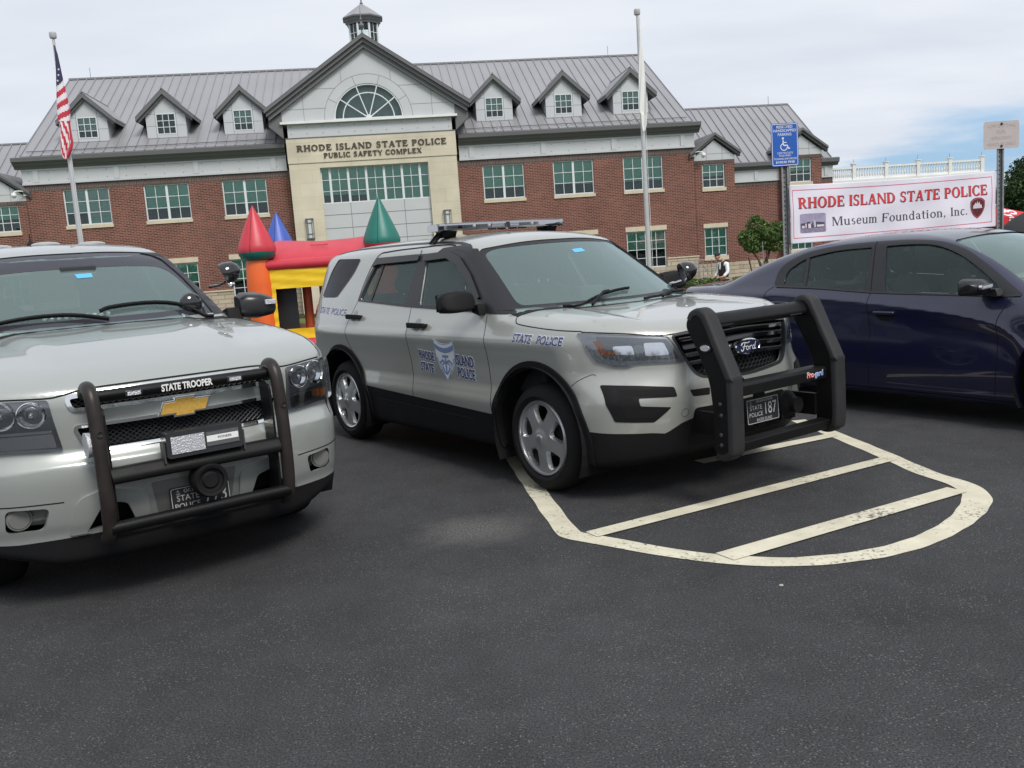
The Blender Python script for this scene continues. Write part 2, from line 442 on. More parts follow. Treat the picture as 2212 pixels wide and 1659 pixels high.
def arcpoly(cx, cy, rx, ry, a0, a1, T, t, n=22):
    o1, o2 = [], []
    for k in range(n + 1):
        a = R(a0 + (a1 - a0) * k / n)
        o1.append((cx + rx * math.cos(a), cy + ry * math.sin(a)))
        o2.append((cx + (rx - T) * math.cos(a), cy + (ry - t) * math.sin(a)))
    return [[o1[k], o1[k + 1], o2[k + 1], o2[k]] for k in range(n)]
def serif_glyph(c, T=.17, t=.075):
    s_, h = .065, .05
    P = []
    def rect(x0, y0, x1, y1): P.append([(x0, y0), (x1, y0), (x1, y1), (x0, y1)])
    def V(x, y0=0, y1=1, w_=T, top=True, bot=True):
        rect(x, y0, x + w_, y1)
        if bot: rect(x - s_, y0, x + w_ + s_, y0 + h)
        if top: rect(x - s_, y1 - h, x + w_ + s_, y1)
    def Dg(x0, y0, x1, y1, w_): P.append([(x0, y0), (x0 + w_, y0), (x1 + w_, y1), (x1, y1)])
    def A(*a): P.extend(arcpoly(*a))
    if c == 'R':
        V(.07); rect(.2, 1 - t, .42, 1); rect(.2, .47, .42, .47 + t); A(.42, .735, .27, .265, -90, 90, T, t); Dg(.30, .5, .60, 0, T); rect(.58, 0, .84, h); w_ = .86
    elif c == 'P':
        V(.07); rect(.2, 1 - t, .42, 1); rect(.2, .44, .42, .44 + t); A(.42, .72, .27, .28, -90, 90, T, t); w_ = .74
    elif c == 'B':
        V(.07); rect(.2, 1 - t, .42, 1); rect(.2, .5, .42, .5 + t); A(.42, .75, .24, .25, -90, 90, T, t); rect(.2, 0, .44, t); A(.44, .275, .28, .275, -90, 90, T, t); w_ = .78
    elif c == 'H': V(.07); V(.62); rect(.2, .48, .66, .48 + t); w_ = .88
    elif c == 'O': A(.46, .5, .43, .52, 0, 360, T, t, 36); w_ = .94
    elif c == 'C': A(.46, .5, .43, .52, 48, 312, T, t, 30); rect(.70, .70, .76, .98); rect(.70, .02, .76, .26); w_ = .84
    elif c == 'D': V(.07); rect(.2, 1 - t, .40, 1); rect(.2, 0, .40, t); A(.38, .5, .44, .5, -90, 90, T, t, 26); w_ = .90
    elif c == 'E': V(.07); rect(.2, 1 - t, .66, 1); rect(.61, .74, .67, 1); rect(.2, .48, .52, .48 + t); rect(.47, .38, .52, .66); rect(.2, 0, .70, t); rect(.64, 0, .70, .28); w_ = .76
    elif c == 'F': V(.07); rect(.2, 1 - t, .66, 1); rect(.61, .74, .67, 1); rect(.2, .48, .52, .48 + t); rect(.47, .38, .52, .66); w_ = .70
    elif c == 'L': V(.07); rect(.2, 0, .68, t); rect(.62, 0, .68, .30); w_ = .72
    elif c == 'I': V(.09); w_ = .36
    elif c == 'S':
        A(.34, .75, .27, .27, 40, 270, .15, t, 20); A(.34, .27, .29, .29, -140, 90, .16, t, 20); rect(.54, .74, .60, .99); rect(.06, .02, .12, .28); w_ = .70
    elif c == 'T': V(.33, 0, 1, T, False, True); rect(.03, 1 - t, .80, 1); rect(.03, .74, .09, 1); rect(.74, .74, .80, 1); w_ = .83
    elif c == 'A': Dg(.08, 0, .38, 1, t); Dg(.60, 0, .36, 1, T); rect(.2, .30, .62, .30 + t); rect(.0, 0, .26, h); rect(.52, 0, .86, h); w_ = .88
    elif c == 'N': V(.09, 0, 1, t, False, True); Dg(.66, 0, .06, 1, T); V(.74, 0, 1, t, True, False); rect(0, .95, .16, 1); w_ = .92
    elif c == 'M': V(.09, 0, 1, t, True, True); Dg(.46, 0, .10, 1, T); Dg(.46, 0, .80, 1, t); V(.84, 0, 1, T, True, True); w_ = 1.12
    elif c == 'U': V(.07, .3, 1, T, True, False); V(.66, .3, 1, t, True, False); A(.405, .32, .335, .34, 180, 360, T, t); w_ = .84
    elif c == 'Y': V(.34, 0, .48, T, False, True); Dg(.34, .45, .06, 1, T); Dg(.40, .45, .70, 1, t); rect(-.02, 1 - h, .28, 1); rect(.62, 1 - h, .84, 1); w_ = .84
    elif c == 'X': Dg(.60, 0, .08, 1, T); Dg(.08, 0, .66, 1, t); rect(0, 0, .24, h); rect(.5, 0, .84, h); rect(0, 1 - h, .34, 1); rect(.58, 1 - h, .80, 1); w_ = .86
    elif c == 'u': V(.05, .2, .68, .13, False, False); rect(-.02, .63, .1, .68); V(.42, 0, .68, .13, False, True); rect(.36, .63, .45, .68); A(.28, .22, .23, .24, 180, 330, .13, .07); w_ = .66
    elif c == 'm':
        V(.05, 0, .68, .13, False, True); rect(-.02, .63, .08, .68)
        A(.27, .45, .22, .24, 0, 150, .13, .07); V(.36, 0, .47, .13, False, True); A(.58, .45, .22, .24, 0, 150, .13, .07); V(.67, 0, .47, .13, False, True); w_ = .92
    elif c == 'n': V(.05, 0, .68, .13, False, True); rect(-.02, .63, .08, .68); A(.27, .45, .24, .24, 0, 150, .13, .07); V(.38, 0, .47, .13, False, True); w_ = .62
    elif c == 's': A(.25, .50, .18, .19, 40, 270, .12, .07, 14); A(.25, .19, .20, .20, -150, 90, .12, .07, 14); w_ = .50
    elif c == 'e': A(.30, .34, .27, .36, 20, 325, .13, .07, 24); rect(.12, .36, .55, .42); w_ = .60
    elif c == 'o': A(.31, .34, .28, .36, 0, 360, .13, .07, 28); w_ = .63
    elif c == 'c': A(.30, .34, .27, .36, 45, 318, .13, .07, 24); w_ = .54
    elif c == 'd': A(.30, .34, .27, .36, 0, 360, .13, .07, 26); V(.44, 0, 1.02, .13, False, True); rect(.36, .97, .46, 1.02); w_ = .68
    elif c == 'a': A(.25, .45, .22, .24, 0, 160, .13, .07, 14); V(.34, 0, .47, .13, False, False); A(.24, .19, .20, .20, 60, 320, .12, .07, 18); rect(.40, 0, .54, .06); w_ = .58
    elif c == 't': V(.12, .08, .92, .13, False, False); rect(0, .62, .38, .68); A(.28, .14, .16, .16, 180, 300, .12, .07, 10); w_ = .42
    elif c == 'i': V(.07, 0, .68, .13, False, True); rect(0, .63, .1, .68); P.extend([[(.13 + .085 * math.cos(a), .88 + .085 * math.sin(a)) for a in np.linspace(0, 2 * math.pi, 12, endpoint=False)]]); w_ = .33
    elif c == '.': P.append([(.12 + .08 * math.cos(a), .08 + .08 * math.sin(a)) for a in np.linspace(0, 2 * math.pi, 12, endpoint=False)]); w_ = .26
    elif c == ',': P.append([(.12 + .075 * math.cos(a), .08 + .075 * math.sin(a)) for a in np.linspace(0, 2 * math.pi, 12, endpoint=False)]); Dg(.03, -.18, .13, .06, .06); w_ = .26
    else: w_ = .36
    return P, w_
def text_serif(s_, gap=.05, T=.17, t=.075):
    k = ('serif', s_, gap, T)
    if k in _txt: return _txt[k]
    VV = []; TT = []; x = 0; nb = 0
    for c in s_:
        P, w_ = serif_glyph(c, T, t)
        if P:
            vs = []; fs = []
            for pl in P:
                b = len(vs); vs += pl; fs.append(list(range(b, b + len(pl))))
            ar = [sum(pl[i][0] * pl[(i + 1) % len(pl)][1] - pl[(i + 1) % len(pl)][0] * pl[i][1] for i in range(len(pl))) for pl in P]
            fs = [f if a > 0 else f[::-1] for f, a in zip(fs, ar)]
            r = delaunay_2d_cdt([Vector(p) for p in vs], [], fs, 0, 1e-5)
            keep = [f for f, of in zip(r[2], r[5]) if len(of) and len(f) == 3]
            VV.append(np.array([(p.x + x, p.y) for p in r[0]])); TT.append(np.array(keep) + nb); nb += len(r[0])
        x += w_ + gap
    V = np.concatenate(VV); T_ = np.concatenate(TT)
    a = V[T_]; ar = (a[:, 1, 0] - a[:, 0, 0]) * (a[:, 2, 1] - a[:, 0, 1]) - (a[:, 1, 1] - a[:, 0, 1]) * (a[:, 2, 0] - a[:, 0, 0])
    T_[ar < 0] = T_[ar < 0][:, ::-1]; T_ = T_[np.abs(ar) > 1e-7]
    _txt[k] = (V, T_); return V, T_
def serif_words(s_, box, **kw):
    """one (vertices, triangles) pair per word, all fitted together into box"""
    V, T = text_serif(s_, **kw); U = fit2(V, *box); res = []
    # walk the glyph advances again to find where each word begins
    x = 0; cuts = []
    for c in s_:
        w_ = serif_glyph(c, kw.get('T', .17), kw.get('t', .075))[1]
        if c == ' ': cuts.append(x + w_ * .5)
        x += w_ + kw.get('gap', .05)
    wid = np.searchsorted(np.array(cuts), V[:, 0]) if cuts else np.zeros(len(V), int)
    for k in range(len(cuts) + 1):
        tk_ = T[wid[T[:, 0]] == k]; ids = np.unique(tk_); m_ = np.full(len(V), -1); m_[ids] = np.arange(len(ids)); res.append((U[ids], m_[tk_]))
    return res
def fit2(V, x0, y0, x1, y1, shear=0.0):
    """scale text vertices into a box"""
    a, b = V.min(0), V.max(0); U = (V - a) / (b - a)
    U = np.stack([x0 + U[:, 0] * (x1 - x0) + shear * U[:, 1] * (y1 - y0), y0 + U[:, 1] * (y1 - y0)], 1)
    return U
def flat_mesh(name, V2, T, fn, m, parent, extrude=None):
    """2D triangles placed in 3D by fn(V2)->Nx3; extrude: 3-vector giving thickness towards the back"""
    P = fn(V2); vs = [tuple(map(float, p)) for p in P]; fs = [tuple(map(int, t_)) for t_ in T]
    if extrude is not None:
        ex = np.array(extrude, float); n = len(vs); vs += [tuple(map(float, p + ex)) for p in P]
        cnt = {}
        for f in fs:
            for i in range(3):
                e = (f[i], f[(i + 1) % 3]); cnt[e] = 1
        sides = [(a, b) for (a, b) in cnt if (b, a) not in cnt]
        fs = fs + [(b, a, a + n, b + n) for a, b in sides]
    me = bpy.data.meshes.new(name); me.from_pydata(vs, [], fs)
    me.materials.append(MT[m] if isinstance(m, str) else m)
    o = bpy.data.objects.new(name, me); link(o, parent); return o

# ---- booleans -------------------------------------------------------
def boolean(me_a, me_b, op, name='part'):
    a = bpy.data.objects.new('a', me_a); b = bpy.data.objects.new('b', me_b)
    COL.objects.link(a); COL.objects.link(b)
    m = a.modifiers.new('x', 'BOOLEAN'); m.operation = op; m.object = b
    try: m.solver = 'MANIFOLD'
    except Exception: m.solver = 'EXACT'
    bpy.context.view_layer.update()
    dg = bpy.context.evaluated_depsgraph_get()
    me = bpy.data.meshes.new_from_object(a.evaluated_get(dg))
    if len(me.polygons) == 0 and m.solver != 'EXACT':
        bpy.data.meshes.remove(me); m.solver = 'EXACT'
        bpy.context.view_layer.update(); dg = bpy.context.evaluated_depsgraph_get()
        me = bpy.data.meshes.new_from_object(a.evaluated_get(dg)); print('exact fallback', name)
    bpy.data.objects.remove(a); bpy.data.objects.remove(b)
    me.name = name
    return me
def mesh_of(mb):
    me = bpy.data.meshes.new('c'); me.from_pydata(mb.v, [], mb.f)
    bm = bmesh.new(); bm.from_mesh(me); bmesh.ops.recalc_face_normals(bm, faces=bm.faces); bm.to_mesh(me); bm.free()
    return me

# ------------------------------------------------------------------ vehicle hull: an implicit surface
def pc(xs, ys):
    """monotone cubic interpolation"""
    xs = np.array(xs, float); ys = np.array(ys, float); o_ = np.argsort(xs); xs, ys = xs[o_], ys[o_]
    h = np.diff(xs); d = np.diff(ys) / h; m = np.zeros(len(xs)); m[0], m[-1] = d[0], d[-1]
    for i in range(1, len(xs) - 1):
        if d[i - 1] * d[i] > 0:
            w1, w2 = 2 * h[i] + h[i - 1], h[i] + 2 * h[i - 1]; m[i] = (w1 + w2) / (w1 / d[i - 1] + w2 / d[i])
    def f(x):
        x = np.clip(x, xs[0], xs[-1]); i = np.clip(np.searchsorted(xs, x) - 1, 0, len(h) - 1)
        t = (x - xs[i]) / h[i]; a = ys[i]; b = ys[i + 1]
        return (2 * t ** 3 - 3 * t * t + 1) * a + (t ** 3 - 2 * t * t + t) * h[i] * m[i] + (-2 * t ** 3 + 3 * t * t) * b + (t ** 3 - t * t) * h[i] * m[i + 1]
    return f
def smax(a, b, k):
    h = np.maximum(k - np.abs(a - b), 0) / k
    return np.maximum(a, b) + h * h * k * 0.25
def sstep(a, b, x):
    t = np.clip((x - a) / (b - a), 0, 1); return t * t * (3 - 2 * t)

class Hull:
    def __init__(s, fn, core, zc, bounds):
        s.fn = fn; s.core = core; s.zc = zc; s.bounds = bounds
    def f(s, P): return s.fn(P[:, 0], np.abs(P[:, 1]), P[:, 2])
    def grad(s, P):
        e = 2e-3; g = np.zeros_like(P)
        for i in range(3):
            d = np.zeros(3); d[i] = e; g[:, i] = s.f(P + d) - s.f(P - d)
        return g / (np.linalg.norm(g, axis=1, keepdims=True) + 1e-12)
    def shoot(s, O, D, t1, inward=True, steps=90):
        """first crossing along rays; inward: outside->inside"""
        n = len(O); lo = np.zeros(n); hi = np.full(n, np.nan); found = np.zeros(n, bool); tp = np.zeros(n)
        for k in range(1, steps + 1):
            t = t1 * k / steps; v = s.f(O + D * t)
            c = (v < 0) if inward else (v > 0)
            new = c & ~found; lo[new] = tp[new]; hi[new] = t; found |= new; tp[:] = t
            if found.all(): break
        hi[~found] = t1; lo[~found] = t1 * .98
        for _ in range(24):
            m = (lo + hi) / 2; v = s.f(O + D * m[:, None]); c = (v < 0) if inward else (v > 0)
            hi = np.where(c, m, hi); lo = np.where(c, lo, m)
        return O + D * ((lo + hi) / 2)[:, None], found
    def build(s, na=250, dx=0.021, nc=56, shell=0.03):
        x0, x1 = s.core; th = np.linspace(0, 2 * math.pi, na, endpoint=False)
        st = []
        for ph in np.linspace(math.pi / 2, 0, nc + 1)[:-1]: st.append((x0, -ph))
        for x in np.linspace(x0, x1, int((x1 - x0) / dx) + 1): st.append((x, 0.0))
        for ph in np.linspace(0, math.pi / 2, nc + 1)[1:]: st.append((x1, ph))
        O = []; D = []
        for i, (x, ph) in enumerate(st):
            if abs(abs(ph) - math.pi / 2) < 1e-9:
                O.append([[x, 0, s.zc]]); D.append([[math.copysign(1, ph), 0, 0]]); continue
            c_, s__ = math.cos(ph), math.sin(ph)
            O.append(np.tile([x, 0, s.zc], (na, 1))); D.append(np.stack([np.full(na, s__), c_ * np.cos(th), c_ * np.sin(th)], 1))
        cnt = [len(o) for o in O]; O = np.concatenate([np.array(o, float) for o in O]); D = np.concatenate([np.array(d, float) for d in D])
        P, ok = s.shoot(O, D, 2.4, inward=False, steps=60)
        off = np.cumsum([0] + cnt); fs = []
        for i in range(len(cnt) - 1):
            a, b = off[i], off[i + 1]
            if cnt[i] == 1: fs += [(a, b + (k + 1) % na, b + k) for k in range(na)]
            elif cnt[i + 1] == 1: fs += [(a + k, a + (k + 1) % na, b) for k in range(na)]
            else: fs += [(a + k, a + (k + 1) % na, b + (k + 1) % na, b + k) for k in range(na)]
        n = len(P); G = s.grad(P); I = P - G * shell
        V = np.concatenate([P, I]); F = fs + [tuple(n + i for i in f[::-1]) for f in fs]
        me = bpy.data.meshes.new('hull'); me.from_pydata(V.tolist(), [], F)
        bm = bmesh.new(); bm.from_mesh(me)
        # make sure the outer skin faces outward
        bm.faces.ensure_lookup_table(); bm.normal_update()
        f0 = bm.faces[len(fs) // 2]; c = np.array(f0.calc_center_median())[None]
        if np.dot(np.array(f0.normal), s.grad(c)[0]) < 0: bmesh.ops.reverse_faces(bm, faces=bm.faces)
        bm.to_mesh(me); bm.free()
        return me
    def finish(s, me, name, m, parent):
        """link a mesh cut from the hull, with exact normals on its outer skin"""
        me.materials.clear(); me.materials.append(MT[m] if isinstance(m, str) else m)
        me.polygons.foreach_set('material_index', [0] * len(me.polygons))
        n = len(me.vertices); co = np.zeros(n * 3); me.vertices.foreach_get('co', co); co = co.reshape(-1, 3)
        fv = np.abs(s.f(co)); G = s.grad(co)
        near = fv < 2.5e-3
        L = len(me.loops); lv = np.zeros(L, int); me.loops.foreach_get('vertex_index', lv)
        fn = np.zeros(len(me.polygons) * 3); me.polygons.foreach_get('normal', fn); fn = fn.reshape(-1, 3)
        lt = np.zeros(len(me.polygons), int); me.polygons.foreach_get('loop_total', lt)
        pl = np.repeat(np.arange(len(me.polygons)), lt); ln = fn[pl]
        use = near[lv] & ((ln * G[lv]).sum(1) > 0.75)
        out_ = np.where(use[:, None], G[lv], ln)
        me.polygons.foreach_set('use_smooth', [True] * len(me.polygons))
        me.normals_split_custom_set(out_.tolist())
        o = bpy.data.objects.new(name, me); link(o, parent); return o
    def project(s, U, axis, sgn):
        U = np.asarray(U, float); n = len(U)
        if axis == 'y': O = np.stack([U[:, 0], np.full(n, sgn * 1.4), U[:, 1]], 1); D = np.tile([0, -sgn, 0.0], (n, 1)); t1 = 1.4
        elif axis == 'x': O = np.stack([np.full(n, s.bounds[1] + .3 if sgn > 0 else s.bounds[0] - .3), U[:, 0], U[:, 1]], 1); D = np.tile([-sgn, 0, 0.0], (n, 1)); t1 = 3.0
        else: O = np.stack([U[:, 0], U[:, 1], np.full(n, 2.3)], 1); D = np.tile([0, 0, -1.0], (n, 1)); t1 = 2.0
        P, ok = s.shoot(O, D, t1, True, 140)
        return P, ok
    def skin(s, name, loops, axis, sgn, m, parent, off=0.002, thick=0.006, step=0.035, label=None):
        V, T = tri2d(loops, step)
        return s.skin_vt(name, V, T, axis, sgn, m, parent, off, thick)
    def skin_vt(s, name, V, T, axis, sgn, m, parent, off=0.002, thick=0.006):
        P, ok = s.project(V, axis, sgn); G = s.grad(P)
        flip = (axis == 'y' and sgn > 0) or (axis == 'x' and sgn < 0)
        # (x,z) seen from -y is right handed; (y,z) seen from +x too
        T = [tuple(map(int, t_[::-1] if flip else t_)) for t_ in T]
        T = [t_ for t_ in T if ok[t_[0]] and ok[t_[1]] and ok[t_[2]]]
        A = P + G * off; n = len(A); vs = A.tolist(); fs = list(T)
        cnt = set()
        for f in T:
            for i in range(3): cnt.add((f[i], f[(i + 1) % 3]))
        side = [(a, b) for a, b in cnt if (b, a) not in cnt]
        B = P + G * (off - thick); vs += B.tolist(); fs += [(b, a, a + n, b + n) for a, b in side]
        me = bpy.data.meshes.new(name); me.from_pydata(vs, [], fs)
        me.materials.append(MT[m] if isinstance(m, str) else m)
        me.polygons.foreach_set('use_smooth', [True] * len(fs))
        nl = []
        fn = np.zeros(len(fs) * 3); me.polygons.foreach_get('normal', fn); fn = fn.reshape(-1, 3)
        for i, f in enumerate(fs):
            for v in f: nl.append(tuple(G[v]) if i < len(T) else tuple(fn[i]))
        me.normals_split_custom_set(nl)
        o = bpy.data.objects.new(name, me); link(o, parent); return o
    def line(s, name, path, axis, sgn, m, parent, width=0.006, off=0.0008, smooth=True):
        p = smooth_path(path, 6) if smooth and len(path) > 2 else path
        p = resample(p, 0.03); P = np.array(p); d = np.gradient(P, axis=0); nn = np.stack([-d[:, 1], d[:, 0]], 1); nn /= np.linalg.norm(nn, axis=1, keepdims=True)
        A = P + nn * width / 2; B = P - nn * width / 2; n = len(P)
        V = np.concatenate([A, B]); T = []
        for i in range(n - 1): T += [(i, n + i, n + i + 1), (i, n + i + 1, i + 1)]
        return s.skin_vt(name, V, np.array(T), axis, sgn, m, parent, off, 0.0015)
# ================================================================== SETTING
def ground_z(x, y):
    t = min(max((y - 11.0) / 12.0, 0), 1)
    return -0.66 * t * t * (3 - 2 * t)

def asphalt_mat():
    m = bpy.data.materials.new('asphalt'); m.use_nodes = True; t = m.node_tree; b = t.nodes['Principled BSDF']
    g = N('ShaderNodeTexCoord', t)
    def noise(sc, det=5, r=.55):
        n = N('ShaderNodeTexNoise', t); n.inputs['Scale'].default_value = sc; n.inputs['Detail'].default_value = det; n.inputs['Roughness'].default_value = r
        t.links.new(g.outputs['Object'], n.inputs['Vector']); return n.outputs['Fac']
    def mrange(v, a, b_, c, d):
        n = N('ShaderNodeMapRange', t); n.inputs['From Min'].default_value = a; n.inputs['From Max'].default_value = b_
        n.inputs['To Min'].default_value = c; n.inputs['To Max'].default_value = d; t.links.new(v, n.inputs['Value']); return n.outputs[0]
    def math_(op, a, b_):
        n = N('ShaderNodeMath', t, operation=op)
        for i, v in enumerate((a, b_)):
            if isinstance(v, (int, float)): n.inputs[i].default_value = v
            else: t.links.new(v, n.inputs[i])
        return n.outputs[0]
    big = mrange(noise(0.45, 5), .3, .7, .74, 1.28)
    mid = mrange(noise(3.2, 7, .7), .3, .7, .80, 1.22)
    fine = mrange(noise(125, 3, .8), .36, .66, .22, 1.95)
    vo = N('ShaderNodeTexVoronoi', t); vo.inputs['Scale'].default_value = 112
    t.links.new(g.outputs['Object'], vo.inputs['Vector'])
    sp = N('ShaderNodeSeparateColor', t); t.links.new(vo.outputs['Color'], sp.inputs[0])
    chip = mrange(sp.outputs[0], .80, .90, 0, 1)
    chipd = mrange(vo.outputs['Distance'], .46, .26, 0, 1)
    chip = math_('MULTIPLY', math_('MULTIPLY', chip, chipd), mrange(noise(1.7, 5, .65), .36, .58, .25, 1.0))
    stain = mrange(noise(0.9, 3, .5), .60, .70, 1.0, .74)
    v = math_('MULTIPLY', math_('MULTIPLY', math_('MULTIPLY', big, mid), stain), fine)
    base = N('ShaderNodeVectorMath', t, operation='SCALE'); base.inputs[0].default_value = (0.0425, 0.0430, 0.0460); t.links.new(v, base.inputs['Scale'])
    mxn = N('ShaderNodeMix', t, data_type='RGBA'); mxn.inputs[7].default_value = (0.22, 0.22, 0.21, 1)
    t.links.new(math_('MULTIPLY', chip, 0.75), mxn.inputs['Factor']); t.links.new(base.outputs[0], mxn.inputs[6])
    # a pale scuffed patch in the open bay
    sx = N('ShaderNodeSeparateXYZ', t); t.links.new(g.outputs['Object'], sx.inputs[0])
    dx = math_('DIVIDE', math_('ADD', sx.outputs[0], 0.27), 0.42); dy = math_('DIVIDE', math_('ADD', sx.outputs[1], -5.12), 0.36)
    rr = math_('SQRT', math_('ADD', math_('MULTIPLY', dx, dx), math_('MULTIPLY', dy, dy)), 0)
    pm = math_('MULTIPLY', mrange(math_('ADD', rr, math_('MULTIPLY', noise(9, 5, .7), .9)), 1.45, .75, 0, 1), mrange(noise(80, 3, .75), .40, .56, .0, .75))
    mx2 = N('ShaderNodeMix', t, data_type='RGBA'); mx2.inputs[7].default_value = (0.17, 0.165, 0.155, 1)
    t.links.new(pm, mx2.inputs['Factor']); t.links.new(mxn.outputs[2], mx2.inputs[6])
    t.links.new(mx2.outputs[2], b.inputs['Base Color'])
    b.inputs['Roughness'].default_value = 0.82; b.inputs['Specular IOR Level'].default_value = 0.35
    bp = N('ShaderNodeBump', t); bp.inputs['Strength'].default_value = 0.6; bp.inputs['Distance'].default_value = 0.004
    t.links.new(fine, bp.inputs['Height']); t.links.new(bp.outputs[0], b.inputs['Normal'])
    return m
MT['asphalt'] = asphalt_mat()

def worn_line_mat():
    m = bpy.data.materials.new('worn_line_paint'); m.use_nodes = True; t = m.node_tree; b = t.nodes['Principled BSDF']
    g = N('ShaderNodeTexCoord', t)
    n1 = N('ShaderNodeTexNoise', t); n1.inputs['Scale'].default_value = 38; n1.inputs['Detail'].default_value = 8; n1.inputs['Roughness'].default_value = .7
    n2 = N('ShaderNodeTexNoise', t); n2.inputs['Scale'].default_value = 1.3; n2.inputs['Detail'].default_value = 3
    for n in (n1, n2): t.links.new(g.outputs['Object'], n.inputs['Vector'])
    ad = N('ShaderNodeMath', t, operation='MULTIPLY_ADD'); ad.inputs[1].default_value = .55; t.links.new(n2.outputs['Fac'], ad.inputs[0]); t.links.new(n1.outputs['Fac'], ad.inputs[2])
    mr = N('ShaderNodeMapRange', t); mr.inputs['From Min'].default_value = .86; mr.inputs['From Max'].default_value = .96; t.links.new(ad.outputs[0], mr.inputs['Value'])
    n3 = N('ShaderNodeTexNoise', t); n3.inputs['Scale'].default_value = 6; n3.inputs['Detail'].default_value = 4; t.links.new(g.outputs['Object'], n3.inputs['Vector'])
    cr = N('ShaderNodeValToRGB', t); cr.color_ramp.elements[0].position = .3; cr.color_ramp.elements[0].color = (.50, .47, .36, 1); cr.color_ramp.elements[1].position = .7; cr.color_ramp.elements[1].color = (.63, .595, .47, 1)
    t.links.new(n3.outputs['Fac'], cr.inputs[0])
    mxn = N('ShaderNodeMix', t, data_type='RGBA'); t.links.new(mr.outputs[0], mxn.inputs['Factor']); t.links.new(cr.outputs[0], mxn.inputs[6]); mxn.inputs[7].default_value = (.07, .07, .07, 1)
    t.links.new(mxn.outputs[2], b.inputs['Base Color']); b.inputs['Roughness'].default_value = .75
    bp = N('ShaderNodeBump', t); bp.inputs['Strength'].default_value = .4; bp.inputs['Distance'].default_value = .003; t.links.new(n1.outputs['Fac'], bp.inputs['Height']); t.links.new(bp.outputs[0], b.inputs['Normal'])
    return m
MT['line'] = worn_line_mat()
MT['grass'] = mat('grass_green', (0.10, 0.155, 0.045), 0.95, 0, 0.1, var=0.35, vscale=2.5, bump=0.8, bscale=60)
MT['concrete'] = mat('concrete', (0.42, 0.40, 0.36), 0.85, 0, 0.2, var=0.12, vscale=3, bump=0.2, bscale=80)
MT['mulch'] = mat('mulch', (0.055, 0.040, 0.030), 0.95, 0, 0.1, var=0.4, vscale=9, bump=0.8, bscale=40)
MT['rock'] = mat('pale_rock', (0.36, 0.33, 0.29), 0.85, 0, 0.2, var=0.25, vscale=7, bump=0.5, bscale=25)

def sheet(name, xs, ys, m, dz=0.0, kind='structure'):
    v = [(x, y, ground_z(x, y) + dz) for y in ys for x in xs]; nx = len(xs)
    f = [(j * nx + i, j * nx + i + 1, (j + 1) * nx + i + 1, (j + 1) * nx + i) for j in range(len(ys) - 1) for i in range(nx - 1)]
    me = bpy.data.meshes.new(name); me.from_pydata(v, [], f); me.materials.append(MT[m]); me.polygons.foreach_set('use_smooth', [True] * len(f))
    o = bpy.data.objects.new(name, me); link(o); o['kind'] = kind; return o
ysl = [-60, -20, -5, 0, 4, 8, 9, 10, 11] + [11.5 + .5 * i for i in range(24)] + [24, 26]
sheet('parking_lot', [-70, -20, 0, 20, 70], ysl, 'asphalt')
sheet('lawn', [-600, -70, 0, 70, 600], [-900, -60, 26, 40, 60, 150, 900], 'grass', -0.03)
mb = MB()
for a in range(-70, 70, 4): mb.box(a, a + 3.99, 26.0, 26.16, -0.80, -0.53)
tag(mb.obj('kerb', 'concrete', bevel=0.015), kind='structure')
mb = MB(); mb.box(-70, 70, 26.165, 27.9, -0.75, -0.545)
tag(mb.obj('sidewalk', 'concrete'), kind='structure')
mb = MB(); mb.box(-70, 70, 27.905, 41.0, -0.8, -0.60)
tag(mb.obj('lawn_strip', 'grass'), kind='structure')
mb = MB(); mb.box(-26, 26, 41.0, 47.5, -0.8, -0.56)
tag(mb.obj('planting_bed', 'mulch'), kind='structure')

# painted no-parking island: outline band and three bars
def band(path, width, closed=False):
    P = np.array(path, float); d = np.gradient(P, axis=0); nn = np.stack([-d[:, 1], d[:, 0]], 1); nn /= np.linalg.norm(nn, axis=1, keepdims=True)
    A = P + nn * width / 2; B = P - nn * width / 2
    return [tuple(q) for q in A] + [tuple(q) for q in B[::-1]]
outl = [(-0.05, 7.1), (0.05, 6.35), (0.14, 5.70), (0.20, 5.28), (0.252, 4.96), (0.285, 4.875), (0.37, 4.80), (0.50, 4.69), (0.72, 4.50), (0.98, 4.33), (1.30, 4.22), (1.66, 4.24), (1.98, 4.37), (2.28, 4.60), (2.51, 4.86), (2.65, 5.10), (2.68, 5.34), (2.61, 5.66), (2.57, 6.2), (2.50, 6.9), (2.42, 7.6)]
def vband(path, wf):
    P = np.array(path, float); d = np.gradient(P, axis=0); nn = np.stack([-d[:, 1], d[:, 0]], 1); nn /= np.linalg.norm(nn, axis=1, keepdims=True)
    w_ = np.array([[wf(p)] for p in P]); return [tuple(q) for q in P + nn * w_ / 2] + [tuple(q) for q in (P - nn * w_ / 2)[::-1]]
loops = [vband(smooth_path(outl, 6), lambda p: .128 + .028 * math.exp(-((p[0] - 2.62) ** 2 + (p[1] - 4.95) ** 2) / .12) + .006 * math.sin(p[0] * 21 + p[1] * 17))]
V, T = tri2d(loops, 0.12)
mk = flat_mesh('line_marking', V, T, lambda U: np.stack([U[:, 0], U[:, 1], np.full(len(U), 0.004)], 1), 'line', None)
tag(mk, kind='structure')
for k, (a, b, w_) in enumerate([((0.38, 4.86), (2.56, 6.07), .118), ((1.00, 4.35), (2.60, 5.22), .135), ((1.3, 6.35), (2.47, 6.92), .118)]):
    q = band([a, ((a[0] + b[0]) / 2, (a[1] + b[1]) / 2), b], w_)
    V, T = tri2d([q], 0.15)
    tag(flat_mesh('line_marking', V, T, lambda U: np.stack([U[:, 0], U[:, 1], np.full(len(U), 0.008)], 1), 'line', None), kind='structure')

